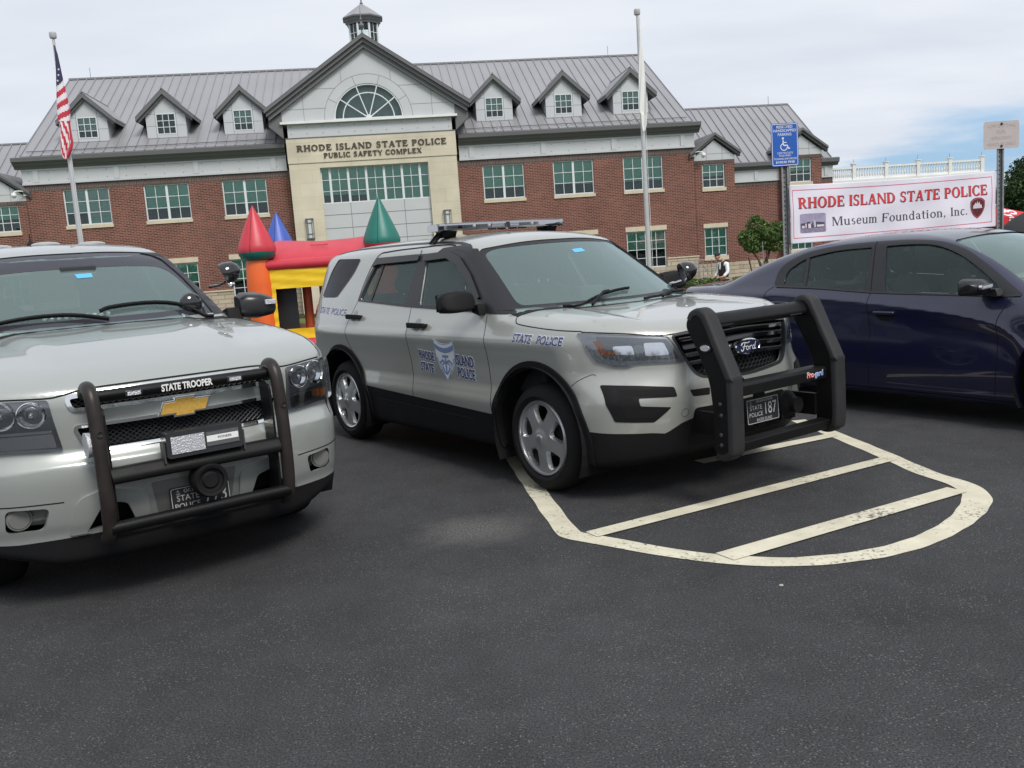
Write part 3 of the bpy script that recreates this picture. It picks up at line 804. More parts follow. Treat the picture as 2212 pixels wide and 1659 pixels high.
# ================================================================== POLICE BUILDING
BX, BY, BYAW = -5.9, 45.0, R(7.4)
def Q(u, z, d):
    s_ = (45.39 + d) / 45.39
    return 0.055 + (u - 0.055) * s_, 1.573 + (z - 1.573) * s_

def brick_mat(name, c1, c2, mort, soldier=False):
    m = bpy.data.materials.new(name); m.use_nodes = True; t = m.node_tree; b = t.nodes['Principled BSDF']
    g = N('ShaderNodeTexCoord', t); sp = N('ShaderNodeSeparateXYZ', t); t.links.new(g.outputs['Object'], sp.inputs[0])
    ad = N('ShaderNodeMath', t, operation='ADD'); t.links.new(sp.outputs[0], ad.inputs[0]); t.links.new(sp.outputs[1], ad.inputs[1])
    c = N('ShaderNodeCombineXYZ', t)
    if soldier: t.links.new(sp.outputs[2], c.inputs[0]); t.links.new(ad.outputs[0], c.inputs[1])
    else: t.links.new(ad.outputs[0], c.inputs[0]); t.links.new(sp.outputs[2], c.inputs[1])
    br = N('ShaderNodeTexBrick', t); br.inputs['Scale'].default_value = 1.0
    br.inputs['Brick Width'].default_value = 0.26; br.inputs['Row Height'].default_value = 0.078; br.inputs['Mortar Size'].default_value = 0.010
    br.inputs['Mortar Smooth'].default_value = .1; br.inputs['Bias'].default_value = -.1
    br.inputs['Color1'].default_value = (*c1, 1); br.inputs['Color2'].default_value = (*c2, 1); br.inputs['Mortar'].default_value = (*mort, 1)
    t.links.new(c.outputs[0], br.inputs['Vector'])
    nn = N('ShaderNodeTexNoise', t); nn.inputs['Scale'].default_value = .6; nn.inputs['Detail'].default_value = 5; t.links.new(g.outputs['Object'], nn.inputs['Vector'])
    mr = N('ShaderNodeMapRange', t); mr.inputs['From Min'].default_value = .3; mr.inputs['From Max'].default_value = .7; mr.inputs['To Min'].default_value = .86; mr.inputs['To Max'].default_value = 1.14
    t.links.new(nn.outputs['Fac'], mr.inputs['Value'])
    vm = N('ShaderNodeVectorMath', t, operation='SCALE'); t.links.new(br.outputs['Color'], vm.inputs[0]); t.links.new(mr.outputs[0], vm.inputs['Scale'])
    t.links.new(vm.outputs[0], b.inputs['Base Color']); b.inputs['Roughness'].default_value = .88; b.inputs['Specular IOR Level'].default_value = .2
    bp = N('ShaderNodeBump', t); bp.inputs['Strength'].default_value = .5; bp.inputs['Distance'].default_value = .01; bp.invert = True
    t.links.new(br.outputs['Fac'], bp.inputs['Height']); t.links.new(bp.outputs[0], b.inputs['Normal'])
    return m
MT['brick'] = brick_mat('red_brick', (0.180, 0.060, 0.044), (0.095, 0.036, 0.032), (0.30, 0.21, 0.17))
MT['soldier'] = brick_mat('grey_brown_brick', (0.105, 0.075, 0.068), (0.070, 0.052, 0.050), (0.20, 0.16, 0.145), True)
def block_mat(name, c1, c2, mort, bw, rh, ms, bump):
    m = brick_mat(name, c1, c2, mort); t = m.node_tree
    for n in t.nodes:
        if n.type == 'TEX_BRICK':
            n.inputs['Brick Width'].default_value = bw; n.inputs['Row Height'].default_value = rh; n.inputs['Mortar Size'].default_value = ms
        if n.type == 'BUMP': n.inputs['Strength'].default_value = bump
    return m
MT['limestone'] = block_mat('cream_limestone', (0.57, 0.525, 0.415), (0.53, 0.485, 0.38), (0.45, 0.41, 0.32), 1.25, 0.62, 0.006, .3)
MT['splitstone'] = block_mat('split_face_stone', (0.46, 0.40, 0.30), (0.36, 0.31, 0.235), (0.24, 0.21, 0.165), 0.62, 0.21, 0.014, 1.0)
MT['sill'] = mat('stone_sill', (0.55, 0.49, 0.37), 0.8, 0, 0.2, var=0.08, vscale=3)
MT['panel'] = mat('pale_grey_panel', (0.50, 0.52, 0.535), 0.45, 0.1, 0.4, var=0.03, vscale=1)
MT['panelgap'] = mat('panel_joint', (0.16, 0.17, 0.18), 0.8)
MT['roofm'] = mat('standing_seam_metal', (0.29, 0.29, 0.305), 0.45, 0.25, 0.5, var=0.05, vscale=.4, rvar=.05)
MT['trim'] = mat('dark_grey_trim', (0.135, 0.138, 0.142), 0.5, 0.1, 0.4)
MT['winframe'] = mat('white_window_frame', (0.62, 0.66, 0.67), 0.5)
MT['blind'] = mat('green_tinted_blind', (0.23, 0.46, 0.37), 0.8, 0, 0.2, var=0.10, vscale=.7)
MT['blindg'] = mat('pale_blind', (0.36, 0.46, 0.42), 0.8, 0, 0.2, var=0.08, vscale=.7)
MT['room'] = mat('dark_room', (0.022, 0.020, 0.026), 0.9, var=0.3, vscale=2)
MT['wing_glass'] = glass('window_glass', (0.90, 0.97, 0.95), extra=0.0, refl=(.8, .9, .9))
MT['bronze'] = mat('bronze_letters', (0.085, 0.070, 0.055), 0.45, 0.5)
MT['frost'] = mat('frosted_lamp', (0.55, 0.57, 0.58), 0.5)
MT['pale'] = mat('white_paint', (0.70, 0.71, 0.70), 0.5, var=0.05, vscale=2)

B = thing('police_station', 'long red brick headquarters with grey metal roof, dormers and cream stone entrance', 'building', (BX, BY, 0), BYAW)

def window(parent, u0, u1, z0, z1, d, cols, rows, mull=(), blind=0.66, bm_='blind', frame=0.055, depth=0.10, name='window', recess=0.07):
    """frame mesh as the part; blind, pane and dark room behind as its sub-parts. d = plane of the wall face"""
    f = MB(); y0 = d + recess
    fr = frame
    f.box(u0, u1, y0, y0 + depth, z0, z0 + fr).box(u0, u1, y0, y0 + depth, z1 - fr, z1)
    f.box(u0, u0 + fr, y0, y0 + depth, z0 + fr, z1 - fr).box(u1 - fr, u1, y0, y0 + depth, z0 + fr, z1 - fr)
    xs = [u0 + fr] + list(mull) + [u1 - fr]
    mw_ = 0.055
    for q in mull: f.box(q - mw_, q + mw_, y0 + .004, y0 + depth - .004, z0 + fr, z1 - fr)
    for i in range(len(xs) - 1):
        a = xs[i] + (mw_ if i > 0 else 0); b = xs[i + 1] - (mw_ if i < len(xs) - 2 else 0)
        cc = cols if not hasattr(cols, '__len__') else cols[i]
        for k in range(1, cc):
            c = a + (b - a) * k / cc; f.box(c - .014, c + .014, y0 + .012, y0 + .045, z0 + fr, z1 - fr)
        for k in range(1, rows):
            c = z0 + fr + (z1 - z0 - 2 * fr) * k / rows; f.box(a, b, y0 + .015, y0 + .042, c - .014, c + .014)
    o = f.obj(name, 'winframe', parent)
    MB().box(u0 + fr * .5, u1 - fr * .5, y0 + .05, y0 + .058, z0 + fr * .5, z1 - fr * .5).obj('pane', 'wing_glass', o)
    if blind:
        bb = MB()
        for i in range(len(xs) - 1):
            bf = blind if not hasattr(blind, '__len__') else blind[i]
            if bf <= 0: continue
            bb.box(xs[i] + .02, xs[i + 1] - .02, y0 + .085, y0 + .09, z1 - (z1 - z0) * bf, z1 - fr * .5)
        bb.obj('blind', bm_, o)
    return o

# --- main block walls: brick skin with real window openings
def wall_with_holes(name, u0, u1, z0, z1, d, holes, th, m, parent):
    loops = [[(u0, z0), (u1, z0), (u1, z1), (u0, z1)]]
    us = sorted(set([u0, u1] + [h_[0] for h_ in holes] + [h_[1] for h_ in holes])); zs = sorted(set([z0, z1] + [h_[2] for h_ in holes] + [h_[3] for h_ in holes]))
    mb = MB()
    def solid(i, j):
        if i < 0 or j < 0 or i >= len(us) - 1 or j >= len(zs) - 1: return False
        cu, cz = (us[i] + us[i + 1]) / 2, (zs[j] + zs[j + 1]) / 2
        return not any(h_[0] < cu < h_[1] and h_[2] < cz < h_[3] for h_ in holes)
    for i in range(len(us) - 1):
        for j in range(len(zs) - 1):
            if not solid(i, j): continue
            a, b, c, e = us[i], us[i + 1], zs[j], zs[j + 1]
            mb.add([(a, d, c), (b, d, c), (b, d, e), (a, d, e)], [(0, 1, 2, 3)])
            mb.add([(a, d + th, c), (b, d + th, c), (b, d + th, e), (a, d + th, e)], [(3, 2, 1, 0)])
            if not solid(i - 1, j): mb.add([(a, d, c), (a, d, e), (a, d + th, e), (a, d + th, c)], [(0, 1, 2, 3)])
            if not solid(i + 1, j): mb.add([(b, d, c), (b, d, e), (b, d + th, e), (b, d + th, c)], [(3, 2, 1, 0)])
            if not solid(i, j - 1): mb.add([(a, d, c), (b, d, c), (b, d + th, c), (a, d + th, c)], [(3, 2, 1, 0)])
            if not solid(i, j + 1): mb.add([(a, d, e), (b, d, e), (b, d + th, e), (a, d + th, e)], [(0, 1, 2, 3)])
    return mb.obj(name, m, parent)

WC = [-13.42, -9.81, -6.22, 6.27, 9.80, 13.39]
holes = []
for c in WC:
    holes.append((c - 1.03, c + 1.03, 4.35, 6.02)); holes.append((c - 1.03, c + 1.03, 0.42, 2.29))
wall_with_holes('brick_wall', -16.07, -4.0, 0.87, 6.02, 0, [h_ for h_ in holes if h_[0] < 0], .3, 'brick', B)
wall_with_holes('brick_wall', 4.0, 16.07, 0.87, 6.02, 0, [h_ for h_ in holes if h_[0] > 0], .3, 'brick', B)
for a, b in ((-16.08, -4.0), (4.0, 16.08)):
    MB().box(a, b, -.012, .3, 6.023, 6.30).obj('soldier_course', 'soldier', B)
    wall_with_holes('stone_base', a - .03, b + .03, -.9, .80, -.06, [(h_[0], h_[1], h_[2], .80) for h_ in holes if a < h_[0] < b and h_[2] < 1], .36, 'splitstone', B)
    segs = [a - .05] + sum([[h_[0], h_[1]] for h_ in holes if a < h_[0] < b and h_[2] < 1], []) + [b + .05]
    for i in range(0, len(segs), 2): MB().box(segs[i], segs[i + 1], -.10, .3, .803, .868).obj('base_coping', 'sill', B)
# solid core that closes the building behind the skins, with side and rear walls
MB().box(-16.05, 16.05, .32, .62, -.9, 7.3).obj('inner_wall', 'room', B)
MB().box(-16.07, -15.77, .62, 17.7, -.9, 7.3).box(15.77, 16.07, .62, 17.7, -.9, 7.3).box(-15.77, 15.77, 17.4, 17.7, -.9, 7.3).obj('brick_wall', 'brick', B)
blinds = [.60, .68, .66, .68, .70, .72]
for k, c in enumerate(WC):
    bl = blinds[k]; bm__ = 'blind'
    if k == 0: bl = [.66, .97]; bm__ = 'blindg'
    if k == 4: bl = [.66, .70]
    window(B, c - 1.03, c + 1.03, 4.35, 6.02, 0, 2, 3, (c,), bl, bm__)
    MB().box(c - 1.06, c + 1.06, -.05, .06, 4.19, 4.348).obj('sill', 'sill', B)
    window(B, c - 1.03, c + 1.03, .42, 2.29, 0, 2, 4, (c,), .55 if k < 5 else .50)
    MB().box(c - 1.08, c + 1.08, -.03, .05, 2.293, 2.53).obj('lintel', 'sill', B)
# frieze panels, pilaster strips, cornice
for a, b, s_ in ((-16.1, -4.15, -1), (4.15, 16.1, 1)):
    fz = MB(); fz.box(a, b, -.05, .3, 6.303, 7.02); fz.box(a - .02, b + .02, -.09, -.051, 6.303, 6.40).box(a - .02, b + .02, -.09, -.051, 6.93, 7.02)
    for k in range(4):
        c = (a + b) / 2 + (k - 1.5) * 3.58
        fz.box(c - .12, c + .12, -.10, -.052, 6.403, 6.927)
        for dx in (-2.9, -2.2, -1.8, -1.7, -.9, .9, 1.7, 1.8, 2.2):
            pass
    fz.obj('frieze', 'panel', B)
    rv = MB()
    x = a + .3
    while x < b - .2:
        for zz in (6.50, 6.84): rv.lathe([(0, -.062), (.022, -.060), (.022, -.049)], 8, 'y', (x, 0, zz))
        x += .86
    rv.obj('rivets', 'panelgap', B)
    cn = MB()
    prof = [(0.0, 7.023), (-.16, 7.023), (-.20, 7.12), (-.30, 7.16), (-.34, 7.25), (-.50, 7.33), (-.52, 7.50), (-.44, 7.53), (.05, 7.53), (.05, 7.023)]
    aa, bb_ = (a - .25, b + .02) if s_ < 0 else (a - .02, b + .25)
    cn.prism([(p[0], p[1]) for p in prof], aa, bb_, 'x'); cn.obj('cornice', 'trim', B)
    if s_ < 0: MB().prism([(p[0], p[1]) for p in prof], -16.35, -16.34, 'x')
    ret = MB(); e = -16.35 if s_ < 0 else 16.35
    ret.box(min(e, e - s_ * .25), max(e, e - s_ * .25), .052, 17.9, 7.1, 7.53); ret.obj('cornice', 'trim', B)

# --- roofs
def seam_roof(name, u0, u1, dA, zA, dB, zB, parent, m='roofm', sp=.462, thick=.05, cut=None):
    mb = MB(); L = math.hypot(dB - dA, zB - zA); nx, nz_ = -(zB - zA) / L, (dB - dA) / L
    def P(u, t, o_): return (u, dA + (dB - dA) * t + nx * o_, zA + (zB - zA) * t + nz_ * o_)
    mb.add([P(u0, 0, 0), P(u1, 0, 0), P(u1, 1, 0), P(u0, 1, 0), P(u0, 0, -thick), P(u1, 0, -thick), P(u1, 1, -thick), P(u0, 1, -thick)],
           [(0, 1, 2, 3), (4, 7, 6, 5), (0, 4, 5, 1), (1, 5, 6, 2), (2, 6, 7, 3), (3, 7, 4, 0)])
    n = int(round((u1 - u0) / sp))
    for k in range(n + 1):
        c = u0 + (u1 - u0) * k / n; a, b = c - .018, c + .018
        mb.add([P(a, 0, .001), P(b, 0, .001), P(b, 1, .001), P(a, 1, .001), P(a, 0, .05), P(b, 0, .05), P(b, 1, .05), P(a, 1, .05)],
               [(4, 5, 6, 7), (0, 4, 7, 3), (1, 2, 6, 5), (0, 1, 5, 4), (2, 3, 7, 6)])
    return mb.obj(name, m, parent)
RS = (12.75 - 7.62) / (8.9 - .05)
seam_roof('roof', -16.1, 16.1, .05, 7.62, 8.9, 12.75, B)
seam_roof('roof', -16.1, 16.1, 17.8, 7.62, 8.9, 12.75, B)
MB().prism([(-.12, 12.72), (.12, 12.72), (.03, 12.83), (-.03, 12.83)], -16.15, 16.15, 'x').xf(Matrix.Translation((0, 8.9, 0))).obj('ridge_cap', 'trim', B)
for s_ in (-1, 1):
    g_ = MB(); e = 16.06 * s_
    g_.prism([(.1, 7.3), (17.7, 7.3), (8.9, 12.68)], e - s_ * .25, e, 'x'); g_.obj('gable', 'panel', B)
for a, b in ((-15.9, -4.6), (4.6, 15.9)): MB().tube([(a, .32, 7.86), (b, .32, 7.86)], .022, 6).obj('snow_guard', 'trim', B)
for c in (-15.0, 14.2): MB().tube([(c, 8.9, 12.8), (c, 8.9, 13.35)], .012, 5).obj('lightning_rod', 'steel', B)

def dormer(uc):
    d = 1.2; k = (45.39 + d) / 45.39
    hw = .92; zb = 8.30; ze = 9.38; za = 10.25
    def roofz(y): return 7.62 + RS * (y - .05)
    yb_e = .05 + (ze - 7.62) / RS
    w_ = MB()
    # cheek walls and front with a window opening
    fr = [(uc - hw, zb), (uc + hw, zb), (uc + hw, ze), (uc, ze + .86 * 1.0), (uc - hw, ze)]
    wx0, wx1, wz0, wz1 = uc - .45, uc + .45, 8.46, 9.43
    V, T = tri2d([fr, [(wx0, wz0), (wx1, wz0), (wx1, wz1), (wx0, wz1)]], .5)
    o = flat_mesh('dormer', V, T, lambda U: np.stack([U[:, 0], np.full(len(U), d), U[:, 1]], 1), 'panel', B, (0, .12, 0))
    for s_ in (-1, 1):
        ch = MB()
        x = uc + s_ * hw; x2 = x - s_ * .08
        pl = [(d + .121, zb), (d + .121, ze), (yb_e + .2, ze), (yb_e + .2, roofz(yb_e + .2) - .1), (.05 + (zb - 7.62) / RS, zb)]
        ch.prism([(d + .121, zb - .0), (yb_e + .3, roofz(yb_e + .3)), (yb_e + .3, ze + .02), (d + .121, ze + .02)], x2, x, 'x')
        ch.obj('cheek_wall', 'panel', o)
    jt = MB()
    for zz in (9.42, 8.86): 
        for a, b in (((uc - hw, wx0), (wx1, uc + hw)) if zz < 9 else ((uc - hw, uc + hw),)): jt.box(a, b, d - .003, d - .0005, zz - .008, zz + .008)
    for xx in (wx0 - .03, wx1 + .03): jt.box(xx - .008, xx + .008, d - .0035, d - .0008, zb, 9.9)
    jt.obj('panel_joints', 'panelgap', o)
    window(o, wx0, wx1, wz0, wz1, d - .09, 3, 3, (), .62 if uc != -9.7 else .0, 'blindg', .04, .08, recess=.075)
    MB().box(wx0 - .03, wx1 + .03, d + .16, d + .19, wz0 - .03, wz1 + .03).obj('dark_room', 'room', o)
    MB().box(uc - hw - .02, uc + hw + .02, d - .03, d + .1, zb - .07, zb - .003).obj('apron', 'trim', o)
    # gabled roof with thick dark barge boards
    r_ = MB(); oh = .42; th = .24; zt = ze + .86 + .30
    sl = .95
    def edge(x, z0, z1): pass
    hwo = hw + oh; zo = zt - hwo * sl
    yk = .05 + (zt - 7.62) / RS; ye = .05 + (zo - 7.62) / RS + .15
    for s_ in (-1, 1):
        X0, X1 = uc, uc + s_ * hwo
        vs = [(X0, d - .25, zt), (X1, d - .25, zo), (X1, ye, zo), (X0, yk, zt),
              (X0, d - .25, zt - th), (X1, d - .25, zo - th * .8), (X1, ye + .3, zo - th * .8), (X0, yk, zt - th)]
        fs = [(0, 1, 2, 3), (4, 7, 6, 5), (0, 4, 5, 1), (1, 5, 6, 2), (2, 6, 7, 3), (3, 7, 4, 0)]
        r_.add(vs, fs if s_ < 0 else [f[::-1] for f in fs])
    for s_ in (-1, 1):   # stepped inner barge
        X0, X1 = uc, uc + s_ * (hwo - .10)
        vs = [(X0, d - .14, zt - th), (X1, d - .14, zo + .02 - th * .5), (X1, d - .02, zo + .02 - th * .5), (X0, d - .02, zt - th), (X0, d - .14, zt - th - .12), (X1, d - .14, zo - .02 - th), (X1, d - .02, zo - .02 - th), (X0, d - .02, zt - th - .12)]
        fs = [(0, 1, 2, 3), (4, 7, 6, 5), (0, 4, 5, 1), (1, 5, 6, 2), (2, 6, 7, 3), (3, 7, 4, 0)]
        r_.add(vs, fs if s_ < 0 else [f[::-1] for f in fs])
    r_.obj('dormer_roof', 'trim', o)
    rt = MB()
    for s_ in (-1, 1):
        X0, X1 = uc, uc + s_ * (hwo + .01)
        vs = [(X0, d - .26, zt + .012), (X1, d - .26, zo + .012), (X1, ye, zo + .012), (X0, yk, zt + .012)]
        rt.add([(a, b, c + .002) for a, b, c in vs] + [(a, b, c - .008) for a, b, c in vs], [(0, 1, 2, 3) if s_ < 0 else (3, 2, 1, 0), (0, 4, 5, 1), (1, 5, 6, 2), (2, 6, 7, 3)])
    rt.tube([(uc, d - .3, zt + .03), (uc, yk, zt + .03)], .035, 6)
    rt.obj('dormer_roof', 'roofm', o)
for c in (-13.3, -9.7, -6.1, 6.2, 9.75, 13.25): dormer(c)

# --- entrance bay
D0 = -.8
def E_(u, z): return Q(u, z, D0)
ks = (45.39 + D0) / 45.39
uL, uR = E_(-4.05, 0)[0], E_(4.02, 0)[0]; rL, rR = E_(-2.61, 0)[0], E_(2.6, 0)[0]
zst = E_(0, 7.75)[1]; zrec = E_(0, 6.35)[1]; zwb = E_(0, 4.64)[1]; zl = E_(0, 6.6)[1]
st = MB()
st.box(uL, rL, D0, 0, -.9, zl).box(rR, uR, D0, 0, -.9, zl).box(rL, rR, D0 + .004, 0, zrec, zl)
st.box(uL - .02, uR + .02, D0 - .035, 0, zl + .003, zst)
st.obj('entrance_surround', 'limestone', B)
MB().box(uL - .03, uR + .03, D0 - .05, 0, zst + .002, zst + .05).obj('capping', 'trim', B)
# recess: windows above, grey panels below, dark doors at the bottom
window(B, rL, rR, zwb, zrec, D0 + .12, [1, 2, 2, 2, 2, 2, 1], 3, tuple(rL + (rR - rL) * q for q in (.083, .25, .417, .583, .75, .917)), [.76, .76, .80, .97, .97, .97, .97], 'blind', .05, .10)
MB().box(rL, rR, D0 + .34, D0 + .37, 4.0, zrec).obj('dark_room', 'room', B)
pn = MB(); pn.box(rL, rR, D0 + .18, 0, 1.9, zwb - .003); pn.obj('infill_panel', 'panel', B)
jn = MB()
for q in (.25, .75): jn.box(rL + (rR - rL) * q - .012, rL + (rR - rL) * q + .012, D0 + .176, D0 + .179, 1.9, zwb)
for zz in (4.05, 3.42, 2.8): jn.box(rL, rR, D0 + .172, D0 + .175, zz - .012, zz + .012)
jn.obj('panel_joints', 'panelgap', B)
MB().box(rL, rR, D0 + .3, 0, -.9, 1.9).obj('entrance_door', 'gloss', B)
# panel band and white ledge under the gable
bL, bR = E_(-3.95, 0)[0], E_(3.9, 0)[0]; z1_, z2_ = E_(0, 7.83)[1], E_(0, 8.42)[1]
MB().box(bL, bR, D0 - .02, .5, zst + .051, z2_).obj('frieze', 'panel', B)
rv = MB()
for i in range(11):
    for zz in (z1_ + .14, z2_ - .12): rv.lathe([(0, D0 - .032), (.024, D0 - .030), (.024, D0 - .019)], 8, 'y', (bL + .15 + i * (bR - bL - .3) / 10, 0, zz))
rv.obj('rivets', 'panelgap', B)
gL, gR = E_(-4.17, 0)[0], E_(4.1, 0)[0]; z3_ = E_(0, 8.53)[1]
MB().box(gL - .08, gR + .08, D0 - .22, .5, z2_ + .002, z3_).obj('ledge', 'pale', B)
# gable wall with lunette opening
ap = E_(-.03, 11.75); zsh = E_(0, 8.93)[1]
lc = (E_(-.05, 8.57)[0], z3_ + .03); lr_ = 1.655 * ks
gp = [(gL, z3_ + .002), (gR, z3_ + .002), (gR, zsh + .1), (ap[0], ap[1] + .08), (gL, zsh + .1)]
lun = [(lc[0] + lr_ * math.cos(a), lc[1] + lr_ * math.sin(a) * .97) for a in np.linspace(0, math.pi, 40)]
V, T = tri2d([gp, lun], .6)
flat_mesh('gable_wall', V, T, lambda U: np.stack([U[:, 0], np.full(len(U), D0 - .06), U[:, 1]], 1), 'panel', B, (0, .2, 0))
MT['greyblind'] = mat('grey_green_blind', (0.36, 0.44, 0.43), 0.85, var=.08, vscale=2)
MB().box(lc[0] - lr_ - .1, lc[0] + lr_ + .1, D0 + .35, D0 + .4, z3_, lc[1] + lr_ + .1).obj('blind', 'greyblind', B)
fm = MB()
def arc_strip(mb, cx, cz, r0, r1, a0, a1, y0, y1, n=40, sq=.97):
    vs = []; 
    for k in range(n + 1):
        a = a0 + (a1 - a0) * k / n
        for r_, y in ((r0, y0), (r1, y0), (r1, y1), (r0, y1)): vs.append((cx + r_ * math.cos(a), y, cz + r_ * math.sin(a) * sq))
    fs = []
    for k in range(n):
        b = 4 * k
        for i in range(4): fs.append((b + i, b + (i + 1) % 4, b + 4 + (i + 1) % 4, b + 4 + i))
    mb.add(vs, fs)
arc_strip(fm, lc[0], lc[1], lr_ - .07, lr_ - .003, 0, math.pi, D0 - .03, D0 + .1)
arc_strip(fm, lc[0], lc[1], lr_ * .72, lr_ * .72 + .05, 0, math.pi, D0 - .02, D0 + .02)
for a in (36, 72, 108, 144):
    a = R(a); ca, sa = math.cos(a), math.sin(a) * .97
    x0, z0, x1, z1 = lc[0] + .12 * ca, lc[1] + .12 * sa, lc[0] + (lr_ - .06) * ca, lc[1] + (lr_ - .06) * sa
    nx, nz__ = -math.sin(a) * .025, math.cos(a) * .025
    fm.prism([(x0 - nx, z0 - nz__), (x1 - nx, z1 - nz__), (x1 + nx, z1 + nz__), (x0 + nx, z0 + nz__)], D0 - .024, D0 + .024, 'y')
fm.box(lc[0] - lr_, lc[0] + lr_, D0 - .035, D0 + .1, z3_ + .003, z3_ + .06)
fm.lathe([(0, D0 - .04), (.14, D0 - .036), (.14, D0)], 20, 'y', (lc[0], 0, lc[1] + .02))
lo_ = fm.obj('lunette_window', 'winframe', B)
MB().box(lc[0] - lr_ + .02, lc[0] + lr_ - .02, D0 + .03, D0 + .036, z3_ + .01, lc[1] + lr_ * .97 - .02)
V, T = tri2d([[(p[0], p[1]) for p in lun]], .6)
flat_mesh('pane', V, T, lambda U: np.stack([U[:, 0], np.full(len(U), D0 + .03), U[:, 1]], 1), 'wing_glass', lo_)
jn = MB(); ro = 2.10 * ks
arc_strip(jn, lc[0], lc[1], ro - .009, ro + .009, 0, math.pi, D0 - .064, D0 - .061)
for a in (0, 28, 72, 108, 152):
    a = R(a); ca, sa = math.cos(a), math.sin(a) * .97
    if a == 0: continue
    x0, z0, x1, z1 = lc[0] + (lr_) * ca, lc[1] + (lr_) * sa, lc[0] + ro * ca, lc[1] + ro * sa
    nx, nz__ = -math.sin(a) * .009, math.cos(a) * .009
    jn.prism([(x0 - nx, z0 - nz__), (x1 - nx, z1 - nz__), (x1 + nx, z1 + nz__), (x0 + nx, z0 + nz__)], D0 - .065, D0 - .061, 'y')
def hj(u0, u1, z): jn.box(u0, u1, D0 - .066, D0 - .0625, z - .008, z + .008)
def vj(u, z0, z1): jn.box(u - .008, u + .008, D0 - .067, D0 - .063, z0, z1)
zA, zB_ = E_(0, 9.1)[1], E_(0, 10.0)[1]
for s_ in (-1, 1):
    a0 = ro * math.sqrt(max(0, 1 - ((zA - lc[1]) / ro / .97) ** 2)); a1 = ro * math.sqrt(max(0, 1 - ((zB_ - lc[1]) / ro / .97) ** 2))
    hj(*sorted((lc[0] + s_ * a0, lc[0] + s_ * 3.85)), zA); hj(*sorted((lc[0] + s_ * a1, lc[0] + s_ * 2.85)), zB_)
    vj(lc[0] + s_ * 3.0, z3_ + .02, zB_ - .2); vj(lc[0] + s_ * 1.15, lc[1] + ro * .80, E_(0, 11.0)[1] - .25)
jn.obj('panel_joints', 'panelgap', B)
# gable roof: thick stepped barge boards and slopes running back into the main roof
za_ = E_(0, 12.36)[1]; zE = E_(0, 9.10)[1]; hwE = 4.86 * ks; cU = ap[0]
gr_ = MB()
for (o_, dz0, dz1, yf, yb) in ((0, 0, .17, D0 - .50, 5.6), (.0, .17, .36, D0 - .38, D0 + .1), (.0, .36, .58, D0 - .26, D0 + .12)):
    for s_ in (-1, 1):
        X1 = cU + s_ * (hwE - (0 if dz0 == 0 else (.06 if dz0 < .3 else .14)))
        zo = za_ - (za_ - zE) * (abs(X1 - cU) / hwE)
        vs = [(cU, yf, za_ - dz0), (X1, yf, zo - dz0), (X1, yb, zo - dz0), (cU, yb, za_ - dz0), (cU, yf, za_ - dz1), (X1, yf, zo - dz1), (X1, yb, zo - dz1), (cU, yb, za_ - dz1)]
        fs = [(0, 1, 2, 3), (4, 7, 6, 5), (0, 4, 5, 1), (1, 5, 6, 2), (2, 6, 7, 3), (3, 7, 4, 0)]
        gr_.add(vs, fs if s_ < 0 else [f[::-1] for f in fs])
gr_.obj('gable_roof', 'trim', B)
rt = MB()
for s_ in (-1, 1):
    X1 = cU + s_ * (hwE + .01); yk = .05 + (za_ - 7.62) / RS + .3; ye = .05 + (zE - 7.62) / RS + .3
    q = [(cU, D0 - .51, za_ + .02), (X1, D0 - .51, zE + .01), (X1, ye, zE + .01), (cU, yk, za_ + .02)]
    rt.add(q + [(a, b, c - .01) for a, b, c in q], [(0, 1, 2, 3) if s_ < 0 else (3, 2, 1, 0), (0, 4, 5, 1), (1, 5, 6, 2), (2, 6, 7, 3)])
rt.obj('gable_roof', 'roofm', B)
for s_ in (-1, 1):   # soffit returns beside the stone
    x = cU + s_ * 4.12 * ks
    MB().prism([(x, zsh + .02), (x + s_ * .62, zE - .50), (x + s_ * .62, zE - .72), (x, z1_ - .05)], D0 - .1, 1.2, 'y').obj('soffit', 'trim', B)
def finial(c, z, h_, parent, m='trim'):
    MB().lathe([(.05, 0), (.09, .03), (.04, .10), (.04, .22), (.11, .30), (.13, .40), (.05, .50), (.03, .60), (.07, .66), (.02, .74), (.008, h_), (0, h_)], 14, 'z', (c[0], c[1], z)).obj('finial', m, parent, smooth=True)
finial((cU, D0 - .3), za_ - .02, 1.25, B)
# lettering
for s_, (a, b, c, e) in (('RHODE ISLAND STATE POLICE', (-3.60, 7.19, 3.56, 7.41)), ('PUBLIC SAFETY COMPLEX', (-2.36, 6.83, 2.33, 7.00))):
    a, c_ = E_(a, b); q = E_(c, e)
    for U, T in serif_words(s_, (a, c_ - .03, q[0], q[1] + .03), gap=.075, T=.20, t=.10):
        flat_mesh('lettering', U, T, lambda W: np.stack([W[:, 0], np.full(len(W), D0 - .085), W[:, 1]], 1), 'bronze', B, (0, .045, 0))
for s_ in (-1, 1):
    x, z_ = E_(s_ * 3.34, 3.42)
    sc = MB(); sc.box(x - .19, x + .19, D0 - .16, D0 - .003, z_ + .52, z_ + .56).box(x - .19, x + .19, D0 - .16, D0 - .003, z_ - .40, z_ - .36)
    for dx in (-.19, -.10, .08, .17): sc.box(x + dx, x + dx + .025, D0 - .165, D0 - .14, z_ - .36, z_ + .52)
    for dz in (-.18, .34): sc.box(x - .185, x + .185, D0 - .168, D0 - .145, z_ + dz, z_ + dz + .025)
    so_ = sc.obj('wall_lamp', 'trim', B)
    MB().box(x - .12, x + .12, D0 - .13, D0 - .004, z_ - .355, z_ + .515).obj('diffuser', 'frost', so_)

